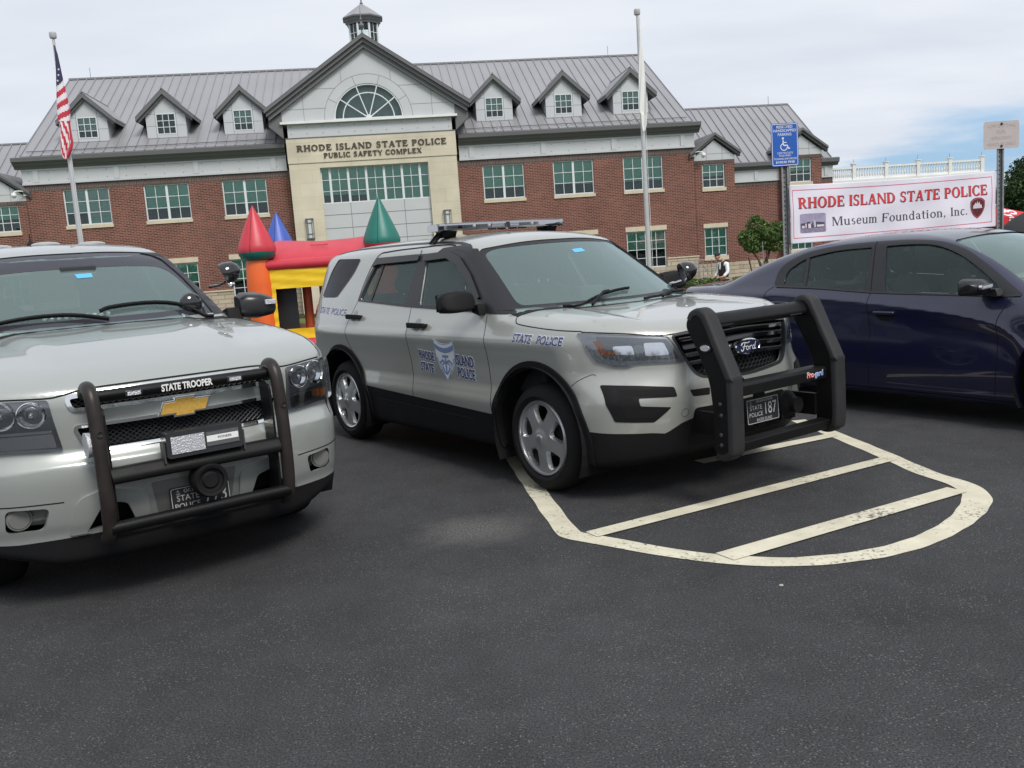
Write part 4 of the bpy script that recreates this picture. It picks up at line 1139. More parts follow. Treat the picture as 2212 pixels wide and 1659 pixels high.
# --- cupola
cu_c = (.06, 8.9); kk = (45.39 + 8.9) / 45.39
czE = 15.30; cr_ = .84
def octo(r, z, ph=22.5): return [(cu_c[0] + r * math.cos(R(ph + 45 * k)), cu_c[1] + r * math.sin(R(ph + 45 * k)), z) for k in range(8)]
def stack(mb, lv):
    for (r0, z0), (r1, z1) in zip(lv[:-1], lv[1:]):
        mb.add(octo(r0, z0) + octo(r1, z1), [(i, (i + 1) % 8, 8 + (i + 1) % 8, 8 + i) for i in range(8)])
    return mb
cp = MB(); cp.box(cu_c[0] - .95, cu_c[0] + .95, cu_c[1] - .95, cu_c[1] + .95, 12.2, 13.25)
cpo = cp.obj('cupola', 'panel', B)
g_ = stack(MB(), [(.9, 13.25), (.9, 13.40), (0.01, 13.41)]); g_.obj('cupola_base', 'winframe', cpo)
ps = MB()
for k in range(8):
    a = R(22.5 + 45 * k); x, y = cu_c[0] + cr_ * math.cos(a), cu_c[1] + cr_ * math.sin(a)
    ps.tube([(x, y, 13.4), (x, y, 15.02)], .065, 6)
for z_ in (13.95, 14.5):
    ps.tube([(cu_c[0] + cr_ * math.cos(R(22.5 + 45 * k)), cu_c[1] + cr_ * math.sin(R(22.5 + 45 * k)), z_) for k in range(8)], .02, 5, closed=True)
for k in range(8):
    a = R(45 * k); rr_ = cr_ * math.cos(R(22.5)); x, y = cu_c[0] + rr_ * math.cos(a), cu_c[1] + rr_ * math.sin(a)
    ps.tube([(x, y, 13.4), (x, y, 15.02)], .018, 5)
ps.obj('cupola_frame', 'winframe', cpo)
stack(MB(), [(cr_ - .01, 13.41), (cr_ - .01, 15.0)]).obj('cupola_glass', 'wing_glass', cpo)
stack(MB(), [(.95, 15.0), (.98, 15.12), (1.06, 15.16), (1.10, 15.28), (1.20, 15.30), (1.20, 15.36), (.9, 15.38), (.01, 15.38)]).obj('cupola_cornice', 'trim', cpo)
stack(MB(), [(1.17, 15.382), (.62, 15.80), (.16, 16.12), (.04, 16.20)]).obj('cupola_roof', 'roofm', cpo)
MB().lathe([(.05, 0), (.10, .05), (.04, .16), (.04, .28), (.12, .38), (.15, .5), (.05, .62), (.03, .8), (.01, 1.5), (0, 1.5)], 14, 'z', (cu_c[0], cu_c[1], 16.15)).obj('finial', 'trim', cpo, smooth=True)

# --- wings (mirror images either side of the main block)
def wing(s_):
    def X(u): return s_ * u
    def bx(mb, u0, u1, *a, **k): mb.box(min(X(u0), X(u1)), max(X(u0), X(u1)), *a, **k); return mb
    def hx(u0, u1): return (min(X(u0), X(u1)), max(X(u0), X(u1)))
    dW = .6
    for bi, (b0, b1, w0, w1) in enumerate(((16.10, 18.22, 16.50, 17.70), (20.75, 22.95, 21.20, 22.40))):
        a, b = hx(b0, b1); c, e = hx(w0, w1)
        H = [(c, e, 4.25, 5.45), (c, e, .77, 2.22)]
        wall_with_holes('brick_wall', a, b, .40, 5.46, .05, H, .35, 'brick', B)
        MB().box(a - .01, b + .01, .04, .38, 5.463, 5.62).obj('soldier_course', 'soldier', B)
        MB().box(a, b, .42, .5, .3, 6.0).obj('inner_wall', 'room', B)
        MB().box(a - .02, b + .02, -.01, .4, -.9, .397).obj('stone_base', 'splitstone', B)
        window(B, c, e, 4.25, 5.45, .05, 3, 3, (), .52); window(B, c, e, .77, 2.22, .05, 3, 3, (), .97)
        MB().box(c - .04, e + .04, 0, .1, 4.07, 4.247).obj('sill', 'sill', B); MB().box(c - .05, e + .05, .01, .1, .55, .767).obj('sill', 'sill', B)
        MB().box(c - .05, e + .05, .02, .1, 2.223, 2.44).obj('lintel', 'sill', B)
        m_ = (a + b) / 2; hw = (b - a) / 2
        MB().prism([(a - .02, 5.623), (b + .02, 5.623), (b + .02, 5.80), (m_, 6.62), (a - .02, 5.80)], .03, .30, 'y').obj('gable_wall', 'panel', B)
        jn = MB(); jn.box(a, b, .025, .0295, 5.93, 5.946)
        for q in (-.42, .42): jn.box(m_ + q - .008, m_ + q + .008, .024, .0285, 5.63, 6.35)
        jn.obj('panel_joints', 'panelgap', B)
        r_ = MB(); zt = 6.98; ho = hw + .28; zo = zt - ho * .72
        for q in (-1, 1):
            X1 = m_ + q * ho
            for (dz0, dz1, yf, yb) in ((0, .13, -.22, 3.0), (.13, .27, -.12, .2)):
                vs = [(m_, yf, zt - dz0), (X1, yf, zo - dz0), (X1, yb if dz0 else 1.2, zo - dz0), (m_, yb, zt - dz0), (m_, yf, zt - dz1), (X1, yf, zo - dz1), (X1, yb if dz0 else 1.4, zo - dz1), (m_, yb, zt - dz1)]
                fs = [(0, 1, 2, 3), (4, 7, 6, 5), (0, 4, 5, 1), (1, 5, 6, 2), (2, 6, 7, 3), (3, 7, 4, 0)]
                r_.add(vs, fs if q < 0 else [f[::-1] for f in fs])
        r_.obj('gable_roof', 'trim', B)
    # set-back wall between and beyond the bays
    for b0, b1 in ((18.22, 20.75), (22.95, 23.70)):
        a, b = hx(b0, b1)
        MB().box(a, b, dW - .25, dW + .3, .40, 4.22).obj('brick_wall', 'brick', B); MB().box(a, b, dW - .31, dW + .3, -.9, .397).obj('stone_base', 'splitstone', B)
        MB().box(a, b, dW - .262, dW + .3, 4.223, 4.42).obj('soldier_course', 'soldier', B)
        fz = MB(); fz.box(a, b, dW - .29, dW + .3, 4.423, 5.02); fz.box(a, b, dW - .32, dW - .291, 4.423, 4.50).box(a, b, dW - .32, dW - .291, 4.95, 5.02)
        m_ = (a + b) / 2; fz.box(m_ - .1, m_ + .1, dW - .33, dW - .291, 4.503, 4.947); fz.obj('frieze', 'panel', B)
        cn = MB(); e0, e1 = (a, b)
        if b0 > 22: e0, e1 = (a - (.25 if s_ < 0 else 0), b + (.25 if s_ > 0 else 0))
        cn.prism([(dW, 5.023), (dW - .38, 5.023), (dW - .42, 5.12), (dW - .56, 5.2), (dW - .58, 5.38), (dW - .5, 5.42), (dW, 5.42)], e0, e1, 'x'); cn.obj('cornice', 'trim', B)
    a, b = hx(16.1, 23.75)
    w_ = seam_roof('roof', a, b, .55, 5.46, 5.6, 9.0, B, sp=.46)
    seam_roof('roof', a, b, 10.65, 5.46, 5.6, 9.0, B, sp=.46)
    MB().prism([(-.1, 8.97), (.1, 8.97), (.03, 9.06), (-.03, 9.06)], a, b, 'x').xf(Matrix.Translation((0, 5.6, 0))).obj('ridge_cap', 'trim', B)
    e = X(23.70)
    MB().prism([(.7, 4.9), (10.5, 4.9), (5.6, 8.93)], e - s_ * .2, e, 'x').obj('gable', 'panel', B)
    MB().box(min(e, e - s_ * .3), max(e, e - s_ * .3), .92, 10.5, -.9, 4.9).obj('brick_wall', 'brick', B)
    lr = MB(); lr.tube([(X(22.6), 5.6, 9.0), (X(22.6), 5.6, 9.5)], .012, 5); lr.obj('lightning_rod', 'steel', B)
wing(1); wing(-1)

# --- dome cameras at both corners of the main block
for s_ in (-1, 1):
    c = thing('security_camera', 'white dome camera on a bracket at the %s corner of the brick facade' % ('left' if s_ < 0 else 'right'), 'security camera', (0, 0, 0), 0, 'dome cameras on the facade corners')
    M_ = Matrix.Translation((BX, BY, 0)) @ Matrix.Rotation(BYAW, 4, 'Z')
    c.location = M_ @ Vector((s_ * 16.05, -.02, 5.95)); c.rotation_euler = (0, 0, BYAW)
    MB().box(-.09, .09, -.06, 0, -.12, .14).obj('bracket', 'pale', c, bevel=.01)
    MB().tube(smooth_path([(0, -.05, .05), (s_ * .10, -.22, .09), (s_ * .30, -.36, .08), (s_ * .38, -.40, 0)], 5), .028, 8).obj('arm', 'pale', c, smooth=True)
    MB().lathe([(.02, .02), (.10, .0), (.12, -.05), (.12, -.12), (.10, -.13)], 16, 'z', (s_ * .38, -.40, 0)).obj('housing', 'pale', c, smooth=True)
    MB().ball((s_ * .38, -.40, -.13), .10, .10, .10).obj('dome', 'frost', c, smooth=True)

# ================================================================== annex with balustrade, right of the building
A2 = thing('brick_annex', 'low red brick annex with white balustrade on its flat roof, behind the banner', 'building', (BX, BY, 0), BYAW)
wins = [(24.6 + 2.0 * k, 25.9 + 2.0 * k, .9, 2.35) for k in range(4)]
wall_with_holes('brick_wall', 23.72, 32.7, -.3, 4.0, .9, wins, .3, 'brick', A2)
MB().box(23.72, 32.7, 1.21, 8, -.9, 3.98).obj('inner_wall', 'room', A2)
MB().box(23.70, 32.72, .86, 1.2, -.9, -.31).obj('stone_base', 'splitstone', A2)
MB().box(23.62, 32.85, .6, 8.2, 4.003, 4.22).obj('roof', 'pale', A2)
for w_ in wins:
    window(A2, *w_, .9, 3, 3, (), .0); MB().box(w_[0] - .05, w_[1] + .05, .86, .95, w_[2] - .18, w_[2] - .003).obj('sill', 'sill', A2)
rail = MB(); rail.box(23.7, 32.6, .72, .86, 4.80, 4.90).box(23.7, 32.6, .74, .84, 4.223, 4.33); rail.obj('handrail', 'pale', A2)
posts = [25.12, 26.95, 28.78, 30.62, 32.5]
for i in range(5):
    x0 = ([23.72] + posts)[i]; x1 = posts[i]
    n = 11
    for k in range(n):
        x = x0 + .12 + (x1 - x0 - .2) * (k + .5) / n
        bal = MB(); bal.lathe([(.045, 4.33), (.025, 4.37), (.055, 4.46), (.05, 4.52), (.02, 4.66), (.03, 4.72), (.045, 4.80)], 7, 'z', (x, .79, 0)).obj('baluster', 'pale', A2, smooth=True)
for x in posts:
    p_ = MB(); p_.box(x - .10, x + .10, .69, .89, 4.223, 5.02).box(x - .13, x + .13, .66, .92, 5.023, 5.08)
    po = p_.obj('post', 'pale', A2); MB().tube([(x, .79, 5.08), (x, .79, 5.3)], .008, 5).obj('lightning_rod', 'steel', po)
# ================================================================== vehicle hull shapes (metres; x forward from the front axle, z up)
def mk_explorer():
    wz = pc([.15, .25, .45, .56, .62, .69, .80, .93, .985, 1.015, 1.05, 1.10, 1.16, 1.22, 1.3, 1.45, 1.6, 1.66, 1.72, 1.85],
            [.90, .935, .964, .978, .968, .957, .959, .970, .976, .971, .955, .934, .907, .883, .850, .785, .722, .690, .62, .40])
    wx = pc([-4.15, -3.98, -3.85, -3.7, -3.5, -3.2, -2.8, -2.0, 0.2, .55, .75, .95],
            [.62, .72, .80, .87, .93, .975, .996, 1.0, 1.0, .992, .975, .93])
    F0 = pc([.15, .25, .36, .48, .60, .72, .80, .92, 1.0, 1.06, 1.12, 1.3], [.70, .83, .885, .915, .935, .945, .942, .930, .915, .885, .80, .45])
    bhi = pc([0, .15, .3, .45, .57, .70, .80, .88, .94, 1.0, 1.2], [0, .003, .018, .055, .10, .185, .285, .40, .53, .72, 1.5])
    blo = pc([0, .15, .3, .45, .6, .75, .85, .92, .97, 1.05, 1.2], [0, .002, .012, .035, .075, .15, .235, .33, .45, .75, 1.4])
    hood = pc([-1.5, -.3, -.1, .1, .4, .65, .80, .90, 1.0], [1.20, 1.195, 1.188, 1.176, 1.152, 1.125, 1.103, 1.080, 1.02])
    roof = pc([-4.4, -3.98, -3.80, -3.70, -3.4, -2.8, -2.1, -1.5, -1.15, -1.0, -.90, -.78, -.05, .4, 1.1],
              [.7, 1.22, 1.60, 1.685, 1.735, 1.768, 1.778, 1.768, 1.745, 1.722, 1.695, 1.628, 1.172, .90, .45])
    R0 = pc([.15, .3, .5, .7, .82, .9, 1.2, 1.5, 1.8], [-3.80, -3.93, -4.02, -4.045, -4.03, -3.99, -3.97, -3.87, -3.7])
    def f(x, y, z):
        W = wz(z) * wx(x)
        side = y - W
        dome = .016 * sstep(.50, .60, y - .10 * x) * (1 - sstep(.74, .86, y)) * sstep(.95, .55, x)
        top1 = hood(x) - .032 * y * y + dome
        xe = x + .27 * y * y
        top2 = roof(xe) - .10 * y * y
        e = .01; sl = (roof(xe + e) - roof(xe - e)) / (2 * e)
        t1 = z - top1; t2 = (z - top2) / np.sqrt(1 + sl * sl)
        top = -smax(-t1, -t2, .012) if False else np.minimum(t1, t2)
        t = sstep(.62, .84, z); bow = blo(y) * (1 - t) + bhi(y) * t
        ds = .0
        fr = (x - (F0(z) - bow)) / np.sqrt(1 + (0.9 * (y > .8)))
        re = (R0(z) + .30 * (y / .85) ** 4) - x
        bo = (.225 + .05 * sstep(.55, .95, x)) - z
        v = smax(side, top, .075)
        v = smax(v, fr, .07); v = smax(v, re, .10); v = smax(v, bo, .06)
        return v
    return Hull(f, (-3.1, .15), .72, (-4.1, 1.0))

def mk_tahoe():
    wz = pc([.2, .35, .5, .65, .8, .95, 1.05, 1.12, 1.2, 1.3, 1.5, 1.7, 1.80, 1.9, 2.0], [.93, .965, .985, .995, 1.0, .995, .985, .962, .920, .872, .785, .70, .645, .52, .3])
    wx = pc([-4.2, -4.0, -3.6, -3, 0.2, .5, .7, .9], [.88, .93, .98, 1, 1, .99, .975, .95])
    F0 = pc([.18, .26, .38, .45, .55, .66, .72, .755, .80, .9, 1.0, 1.07, 1.12, 1.3], [.84, .885, .90, .925, .945, .955, .95, .925, .905, .905, .90, .885, .84, .4])
    bow_ = pc([0, .15, .3, .45, .6, .72, .82, .90, .96, 1.02, 1.2], [0, .003, .015, .04, .075, .12, .17, .235, .33, .50, 1.2])
    hood = pc([-1.5, -.45, -.2, .1, .4, .6, .75, .86, .95], [1.31, 1.305, 1.292, 1.265, 1.225, 1.190, 1.155, 1.11, 1.04])
    roof = pc([-4.5, -4.15, -4.0, -3.7, -3.0, -2.2, -1.7, -1.35, -1.15, -1.0, -.35, .3, 1.0], [.9, 1.4, 1.80, 1.88, 1.90, 1.895, 1.875, 1.835, 1.775, 1.69, 1.27, .85, .4])
    def f(x, y, z):
        side = y - wz(z) * wx(x)
        dome = .022 * sstep(.42, .30, y - .05 * (x)) * sstep(-.5, .1, x) * 0 + .020 * (1 - sstep(.44, .60, y + .10 * x)) * sstep(.86, .2, x)
        t1 = z - (hood(x) - .030 * y * y + dome)
        xe = x + .20 * y * y; e = .01; sl = (roof(xe + e) - roof(xe - e)) / (2 * e)
        t2 = (z - (roof(xe) - .085 * y * y)) / np.sqrt(1 + sl * sl)
        top = np.minimum(t1, t2)
        fr = (x - (F0(z) - bow_(y))) / np.sqrt(1 + .6 * (y > .85))
        re = -4.2 + .2 * (y / .95) ** 4 + .05 * z - x
        bo = .212 + .088 * sstep(.55, .92, y) + .03 * sstep(.45, .2, x) - z
        v = smax(side, top, .08); v = smax(v, fr, .06); v = smax(v, re, .12); v = smax(v, bo, .05)
        return v
    return Hull(f, (-3.2, .15), .75, (-4.3, 1.0))

def mk_charger():
    wz = pc([.12, .2, .3, .45, .6, .72, .80, .88, .94, 1.0, 1.06, 1.12, 1.2, 1.3, 1.4, 1.45, 1.5, 1.6],
            [.86, .895, .925, .945, .948, .944, .946, .940, .925, .905, .878, .845, .795, .735, .670, .635, .56, .3])
    wx = pc([-4.15, -4.0, -3.7, -3.3, -2.9, -2.2, -.3, .2, .6, .8, .95], [.80, .88, .96, 1.0, 1.008, 1.0, .995, .995, .975, .95, .90])
    zcr = pc([-4, -2.8, -1.886, -1.66, -1.145, -.765, -.56, -.45, -.35], [1.06, 1.034, .97, .951, .90, .843, .79, .72, .62])
    F0 = pc([.1, .3, .5, .7, .85, .95], [.85, .93, .95, .93, .86, .60])
    deck = pc([-4.3, -4.1, -3.9, -3.5, -3.2, -2.8, -1, 0, .5, .8, .95], [1.05, 1.115, 1.125, 1.135, 1.135, 1.12, 1.03, .99, .93, .86, .78])
    roof = pc([-4.2, -3.75, -3.45, -3.1, -2.8, -2.5, -2.15, -1.8, -1.5, -1.25, -1.0, -.7, -.05, .5], [.80, 1.03, 1.175, 1.32, 1.42, 1.485, 1.528, 1.542, 1.535, 1.512, 1.462, 1.350, 1.0, .70])
    def f(x, y, z):
        # a crease that starts above the handle and drops towards the front wheel
        zc = zcr(x); dd = z - zc; rid = np.exp(-np.sqrt(dd * dd + .009 ** 2) / .05) * sstep(-3.4, -2.7, x)
        side = y - (wz(z) * wx(x) + .024 * rid - .010 * np.exp(-((dd + .13) / .09) ** 2) * sstep(-3.2, -2.4, x) + .018 * np.exp(-((x + 3.05) / .55) ** 2) * sstep(.6, .9, z) * sstep(1.12, 1.0, z) + .012 * np.exp(-((z - .24) / .025) ** 2))
        t1 = z - (deck(x) - .05 * y * y)
        xe = x + .20 * y * y; e = .01; sl = (roof(xe + e) - roof(xe - e)) / (2 * e)
        xr = np.where(x < -1.7, x + .06 * y * y * 0, xe)
        t2 = (z - (roof(np.where(x < -1.8, x, xe)) - .115 * y * y)) / np.sqrt(1 + sl * sl)
        top = -smax(-t1, -t2, .06)
        fr = x - (F0(z) - .5 * (y / .95) ** 3)
        re = -4.13 + .12 * (y / .9) ** 4 - .06 * (z - .9) - x
        bo = .165 - z
        v = smax(side, top, .085); v = smax(v, fr, .08); v = smax(v, re, .08); v = smax(v, bo, .05)
        return v
    return Hull(f, (-3.3, .1), .62, (-4.3, 1.1))
POSE_EX = (0.930, 6.399, R(-54.3)); POSE_TA = (-2.219, 5.272, R(-52.8)); POSE_CH = (4.76, 6.796, R(-57.0))
# ================================================================== vehicle helpers
def side_cutter(loop, y0, y1):
    a = MB().prism(loop, y0, y1, 'y'); b = MB().prism(loop, -y0, -y1, 'y'); return a, b
def cut_all(me, cutters, op='DIFFERENCE'):
    for c in cutters:
        cm = mesh_of(c) if isinstance(c, MB) else c
        me2 = boolean(me, cm, op); bpy.data.meshes.remove(me); me = me2
    return me
def joined(mbs):
    o_ = MB()
    for m_ in mbs: o_.add(m_.v, m_.f)
    return o_
def height_solid(fn, x0, x1, y0, y1, nx=60, ny=40, zb=-1.0):
    """closed solid under the surface z = fn(x, y)"""
    xs = np.linspace(x0, x1, nx); ys = np.linspace(y0, y1, ny)
    top = [(x, y, float(fn(x, y))) for x in xs for y in ys]; bot = [(x, y, zb) for x in xs for y in ys]; n = len(top)
    f = []
    for i in range(nx - 1):
        for j in range(ny - 1):
            a, b, c, d = i * ny + j, (i + 1) * ny + j, (i + 1) * ny + j + 1, i * ny + j + 1
            f.append((a, b, c, d)); f.append((n + d, n + c, n + b, n + a))
    for i in range(nx - 1):
        a, b = i * ny, (i + 1) * ny; f.append((a, n + a, n + b, b)); a, b = i * ny + ny - 1, (i + 1) * ny + ny - 1; f.append((b, n + b, n + a, a))
    for j in range(ny - 1):
        a, b = j, j + 1; f.append((b, n + b, n + a, a)); a, b = (nx - 1) * ny + j, (nx - 1) * ny + j + 1; f.append((a, n + a, n + b, b))
    return MB().add(top + bot, f)

def wheel(parent, x, yo, side, Rr=.364, width=.245, rim_r=.258, style='cover', steer=0.0, zc=None):
    """yo: distance of the tyre's outer face from the centre line; the wheel is modelled with its outer face towards +y then turned"""
    zc = Rr if zc is None else zc
    w_ = bpy.data.objects.new('wheel', None); link(w_, parent)
    w_.location = (x, side * (yo - width / 2), zc); w_.rotation_euler = (0, 0, (0 if side > 0 else math.pi) + steer)
    h = width / 2
    prof = [(rim_r - .012, -h + .02), (rim_r + .01, -h + .004), (Rr * .80, -h - .006), (Rr - .035, -h + .012), (Rr - .012, -h + .035), (Rr - .002, -h + .075),
            (Rr, 0), (Rr - .002, h - .075), (Rr - .012, h - .035), (Rr - .035, h - .012), (Rr * .84, h + .004), (Rr * .79, h + .002), (Rr * .775, h + .006), (rim_r + .03, h + .004), (rim_r + .01, h - .004), (rim_r - .006, h - .02)]
    MB().lathe(prof, 64, 'y').obj('tyre', 'tyre', w_, smooth=True, angle=50)
    tr = MB()
    for a in (-.075, -.03, .03, .075):
        tr.lathe([(Rr + .0005, a - .005), (Rr - .010, a - .004), (Rr - .010, a + .004), (Rr + .0005, a + .005)], 64, 'y')
    # rim
    rm = MB(); rm.lathe([(rim_r - .004, h - .018), (rim_r - .012, h - .006), (rim_r - .022, h - .010), (rim_r - .030, h - .045), (rim_r - .045, -h + .03)], 56, 'y')
    rm.obj('rim_barrel', 'rim' if style == 'cover' else 'steel', w_, smooth=True, angle=40)
    if style == 'cover':
        loops = [[((rim_r - .018) * math.cos(a), (rim_r - .018) * math.sin(a)) for a in np.linspace(0, 2 * math.pi, 60, endpoint=False)]]
        holes_ = []
        for k in range(5):
            c = math.pi / 2 + 2 * math.pi * k / 5 + math.pi / 5
            def pol(r_, a_): return (r_ * math.cos(c + a_), r_ * math.sin(c + a_))
            hp = rpoly([pol(.098, -.16), pol(.150, -.35), pol(.206, -.39), pol(.221, -.2), pol(.224, 0), pol(.221, .2), pol(.206, .39), pol(.150, .35), pol(.098, .16)], .012, 3)
            holes_.append(hp)
        def zf(U):
            r_ = np.hypot(U[:, 0], U[:, 1]); a = np.arctan2(U[:, 1], U[:, 0]) - math.pi / 2
            k = np.cos(5 * a)       # 1 on the spokes
            return h - .004 - .016 * sstep(.05, .245, r_) + .010 * sstep(.07, .035, r_)
        V, T = tri2d(loops + holes_, .014)
        Z = zf(V); vs = [(u[0], z, -u[1]) for u, z in zip(V, Z)]; T = [tuple(map(int, t_)) for t_ in T]
        cm = MB().add(vs, T); ch_ = MB()
        # chamfered walls of every opening
        for hp in holes_:
            q = np.array(resample(hp, .014, True)); c0 = q.mean(0); n = len(q); z0 = zf(q)
            inn = c0 + (q - c0) * .84
            vs = [(a[0], z, -a[1]) for a, z in zip(q, z0)] + [(a[0], z - .030, -a[1]) for a, z in zip(inn, z0)]
            ch_.add(vs, [(i, n + i, n + (i + 1) % n, (i + 1) % n) for i in range(n)])
        o = cm.obj('wheel_cover', 'rim2', w_, smooth=True, angle=30); ch_.obj('cover_openings', 'rim', o)
        MB().lathe([(0, h + .018), (.022, h + .017), (.030, h + .012), (.032, h)], 24, 'y').obj('hub_cap', 'rim', w_, smooth=True)
        MB().lathe([(0, h - .085), (.13, h - .085), (.132, h - .10), (0, h - .10)], 40, 'y').obj('brake_disc', 'disc', w_, smooth=True)
        MB().lathe([(0, -.02), (rim_r - .03, -.02)], 40, 'y').obj('brake_shield', 'black', w_)
    elif style == 'steel':
        rm2 = MB(); rm2.lathe([(rim_r - .02, h - .03), (.17, h - .055), (.12, h - .03), (.09, h - .02), (.085, h - .005), (0, h - .003)], 48, 'y')
        rm2.obj('rim', 'steel', w_, smooth=True)
        MB().lathe([(.085, h - .02), (.08, h + .006), (.03, h + .012), (0, h + .012)], 30, 'y').obj('hub_cap', 'chrome', w_, smooth=True)
    return w_
def wheel_well(parent, x, side, r=.46, zc=.37, y0=.99, y1=.60):
    vs = []; n = 24
    for k in range(n + 1):
        a = -.45 + (math.pi + .9) * k / n
        for y in (y0, y1): vs.append((x + r * math.cos(a), side * y, zc + r * math.sin(a)))
    fs = [(2 * k, 2 * k + 1, 2 * k + 3, 2 * k + 2) for k in range(n)]
    mb = MB().add(vs, fs)
    c = len(mb.v); mb.add([(x, side * y1, zc)], []); mb.f += [(2 * k + 1, c, 2 * k + 3) for k in range(n)]
    return mb.obj('wheel_arch_liner', 'black', parent)
def arch_ring(hull, name, parent, x, side, zc, r0, r1, m, off, thick, a0=-28, a1=208, n=40):
    A = [(x + r1 * math.cos(R(a0 + (a1 - a0) * k / n)), zc + r1 * math.sin(R(a0 + (a1 - a0) * k / n))) for k in range(n + 1)]
    Bp = [(x + r0 * math.cos(R(a0 + (a1 - a0) * k / n)), zc + r0 * math.sin(R(a0 + (a1 - a0) * k / n))) for k in range(n + 1)]
    return hull.skin(name, [A + Bp[::-1]], 'y', side, m, parent, off, thick, .03)
def seat(parent, x, y, z=.62, m='seat', back=.62, w_=.50, recl=14, name='seat'):
    s_ = MB(); s_.ball((x, y, z), .27, w_ / 2, .10, 16, 8)
    o = s_.obj(name, m, parent, smooth=True)
    b = MB(); t = math.tan(R(recl))
    prof = [(-.22, 0), (-.24 - back * .5 * t, back * .5), (-.24 - back * t, back)]
    sec = [(w_ * .46, .075), (w_ * .50, .085), (w_ * .36, .06)]
    vs = []; n = 14
    for (px, pz), (a, c) in zip([(-.20, 0), (-.22 - back * .45 * t, back * .45), (-.22 - back * .85 * t, back * .85), (-.22 - back * t, back)], [(w_ * .44, .07), (w_ * .50, .085), (w_ * .44, .07), (w_ * .25, .03)]):
        for k in range(n):
            q = 2 * math.pi * k / n; cs, sn = math.cos(q), math.sin(q)
            vs.append((x + px + c * math.copysign(abs(cs) ** .7, cs), y + a * math.copysign(abs(sn) ** .6, sn), z + pz))
    fs = [(i * n + k, i * n + (k + 1) % n, (i + 1) * n + (k + 1) % n, (i + 1) * n + k) for i in range(3) for k in range(n)] + [tuple(range(n))[::-1], tuple(range(3 * n, 4 * n))]
    MB().add(vs, fs).obj('seat_back', m, o, smooth=True)
    hx_ = x - .24 - back * t
    MB().ball((hx_ - .01, y, z + back + .115), .055, .135, .10, 16, 10).obj('headrest', m, o, smooth=True)
    st = MB(); 
    for dy in (-.05, .05): st.tube([(hx_, y + dy, z + back - .02), (hx_, y + dy, z + back + .08)], .006, 6)
    st.obj('headrest_post', 'chrome', o)
    return o
def steering(parent, x, y, z, r=.18, tilt=24):
    M_ = Matrix.Translation((x, y, z)) @ Matrix.Rotation(R(-90 + tilt), 4, 'Y')
    m = MB(); m.tube([(r * math.cos(a), r * math.sin(a), 0) for a in np.linspace(0, 2 * math.pi, 28, endpoint=False)], .015, 8, closed=True)
    m.box(-.012, .012, -r, r, -.012, .006); m.ball((0, 0, .005), .06, .07, .02, 12, 6)
    m.xf(M_); return m.obj('steering_wheel', 'inter', parent, smooth=True)
def stroke2d(paths, wd):
    """bands around 2D polylines -> triangles"""
    VV, TT, nb = [], [], 0
    for k, p in enumerate(paths):
        w_ = wd[k] if hasattr(wd, '__len__') else wd
        q = np.array(smooth_path(p, 5) if len(p) > 2 else p, float); d = np.gradient(q, axis=0); nn = np.stack([-d[:, 1], d[:, 0]], 1); nn /= np.linalg.norm(nn, axis=1, keepdims=True) + 1e-9
        A, B_ = q + nn * w_ / 2, q - nn * w_ / 2; n = len(q); V = np.concatenate([A, B_]); T = []
        for i in range(n - 1): T += [(i, n + i, n + i + 1), (i, n + i + 1, i + 1)]
        VV.append(V); TT.append(np.array(T) + nb); nb += len(V)
    return np.concatenate(VV), np.concatenate(TT)
def yz(xc, sgn=1):
    """place 2D (y,z) points on the plane x = xc"""
    return lambda U: np.stack([np.full(len(U), xc), U[:, 0], U[:, 1]], 1)
def plate(parent, x, y, z, tilt, lines, name='licence_plate', w_=.305, h_=.155):
    """lines: (text, y0, z0, y1, z1) in plate coordinates -1..1"""
    p = MB().prism(rpoly([(-w_ / 2, -h_ / 2), (w_ / 2, -h_ / 2), (w_ / 2, h_ / 2), (-w_ / 2, h_ / 2)], .014, 4), -.003, .001, 'x')
    o = p.obj(name, 'plate', parent); o.location = (x, y, z); o.rotation_euler = (0, tilt, 0)
    a = rpoly([(-w_ / 2 + .004, -h_ / 2 + .004), (w_ / 2 - .004, -h_ / 2 + .004), (w_ / 2 - .004, h_ / 2 - .004), (-w_ / 2 + .004, h_ / 2 - .004)], .012, 4)
    b = rpoly([(-w_ / 2 + .0075, -h_ / 2 + .0075), (w_ / 2 - .0075, -h_ / 2 + .0075), (w_ / 2 - .0075, h_ / 2 - .0075), (-w_ / 2 + .0075, h_ / 2 - .0075)], .010, 4)
    V, T = tri2d([a, b], .03); flat_mesh('plate_border', V, T, yz(.0022), 'platew', o)
    for s_, y0, z0, y1, z1, bd in lines:
        V, T = text_sans(s_, bd); U_ = fit2(V, y0 * w_ / 2, z0 * h_ / 2, y1 * w_ / 2, z1 * h_ / 2)
        flat_mesh('plate_text', U_, T, yz(.0024), 'platew', o)
    an = stroke2d([[(0, -.011), (0, .010)], [(-.008, .005), (.008, .005)], [(-.010, -.004), (-.006, -.011), (0, -.013), (.006, -.011), (.010, -.004)]], .002)
    flat_mesh('plate_anchor', an[0] + np.array([-w_ * .37, h_ * .34]), an[1], yz(.0026), 'platew', o)
    return o
def place(t, pose):
    t.location = (pose[0], pose[1], ground_z(pose[0], pose[1]) if False else 0); t.rotation_euler = (0, 0, pose[2])

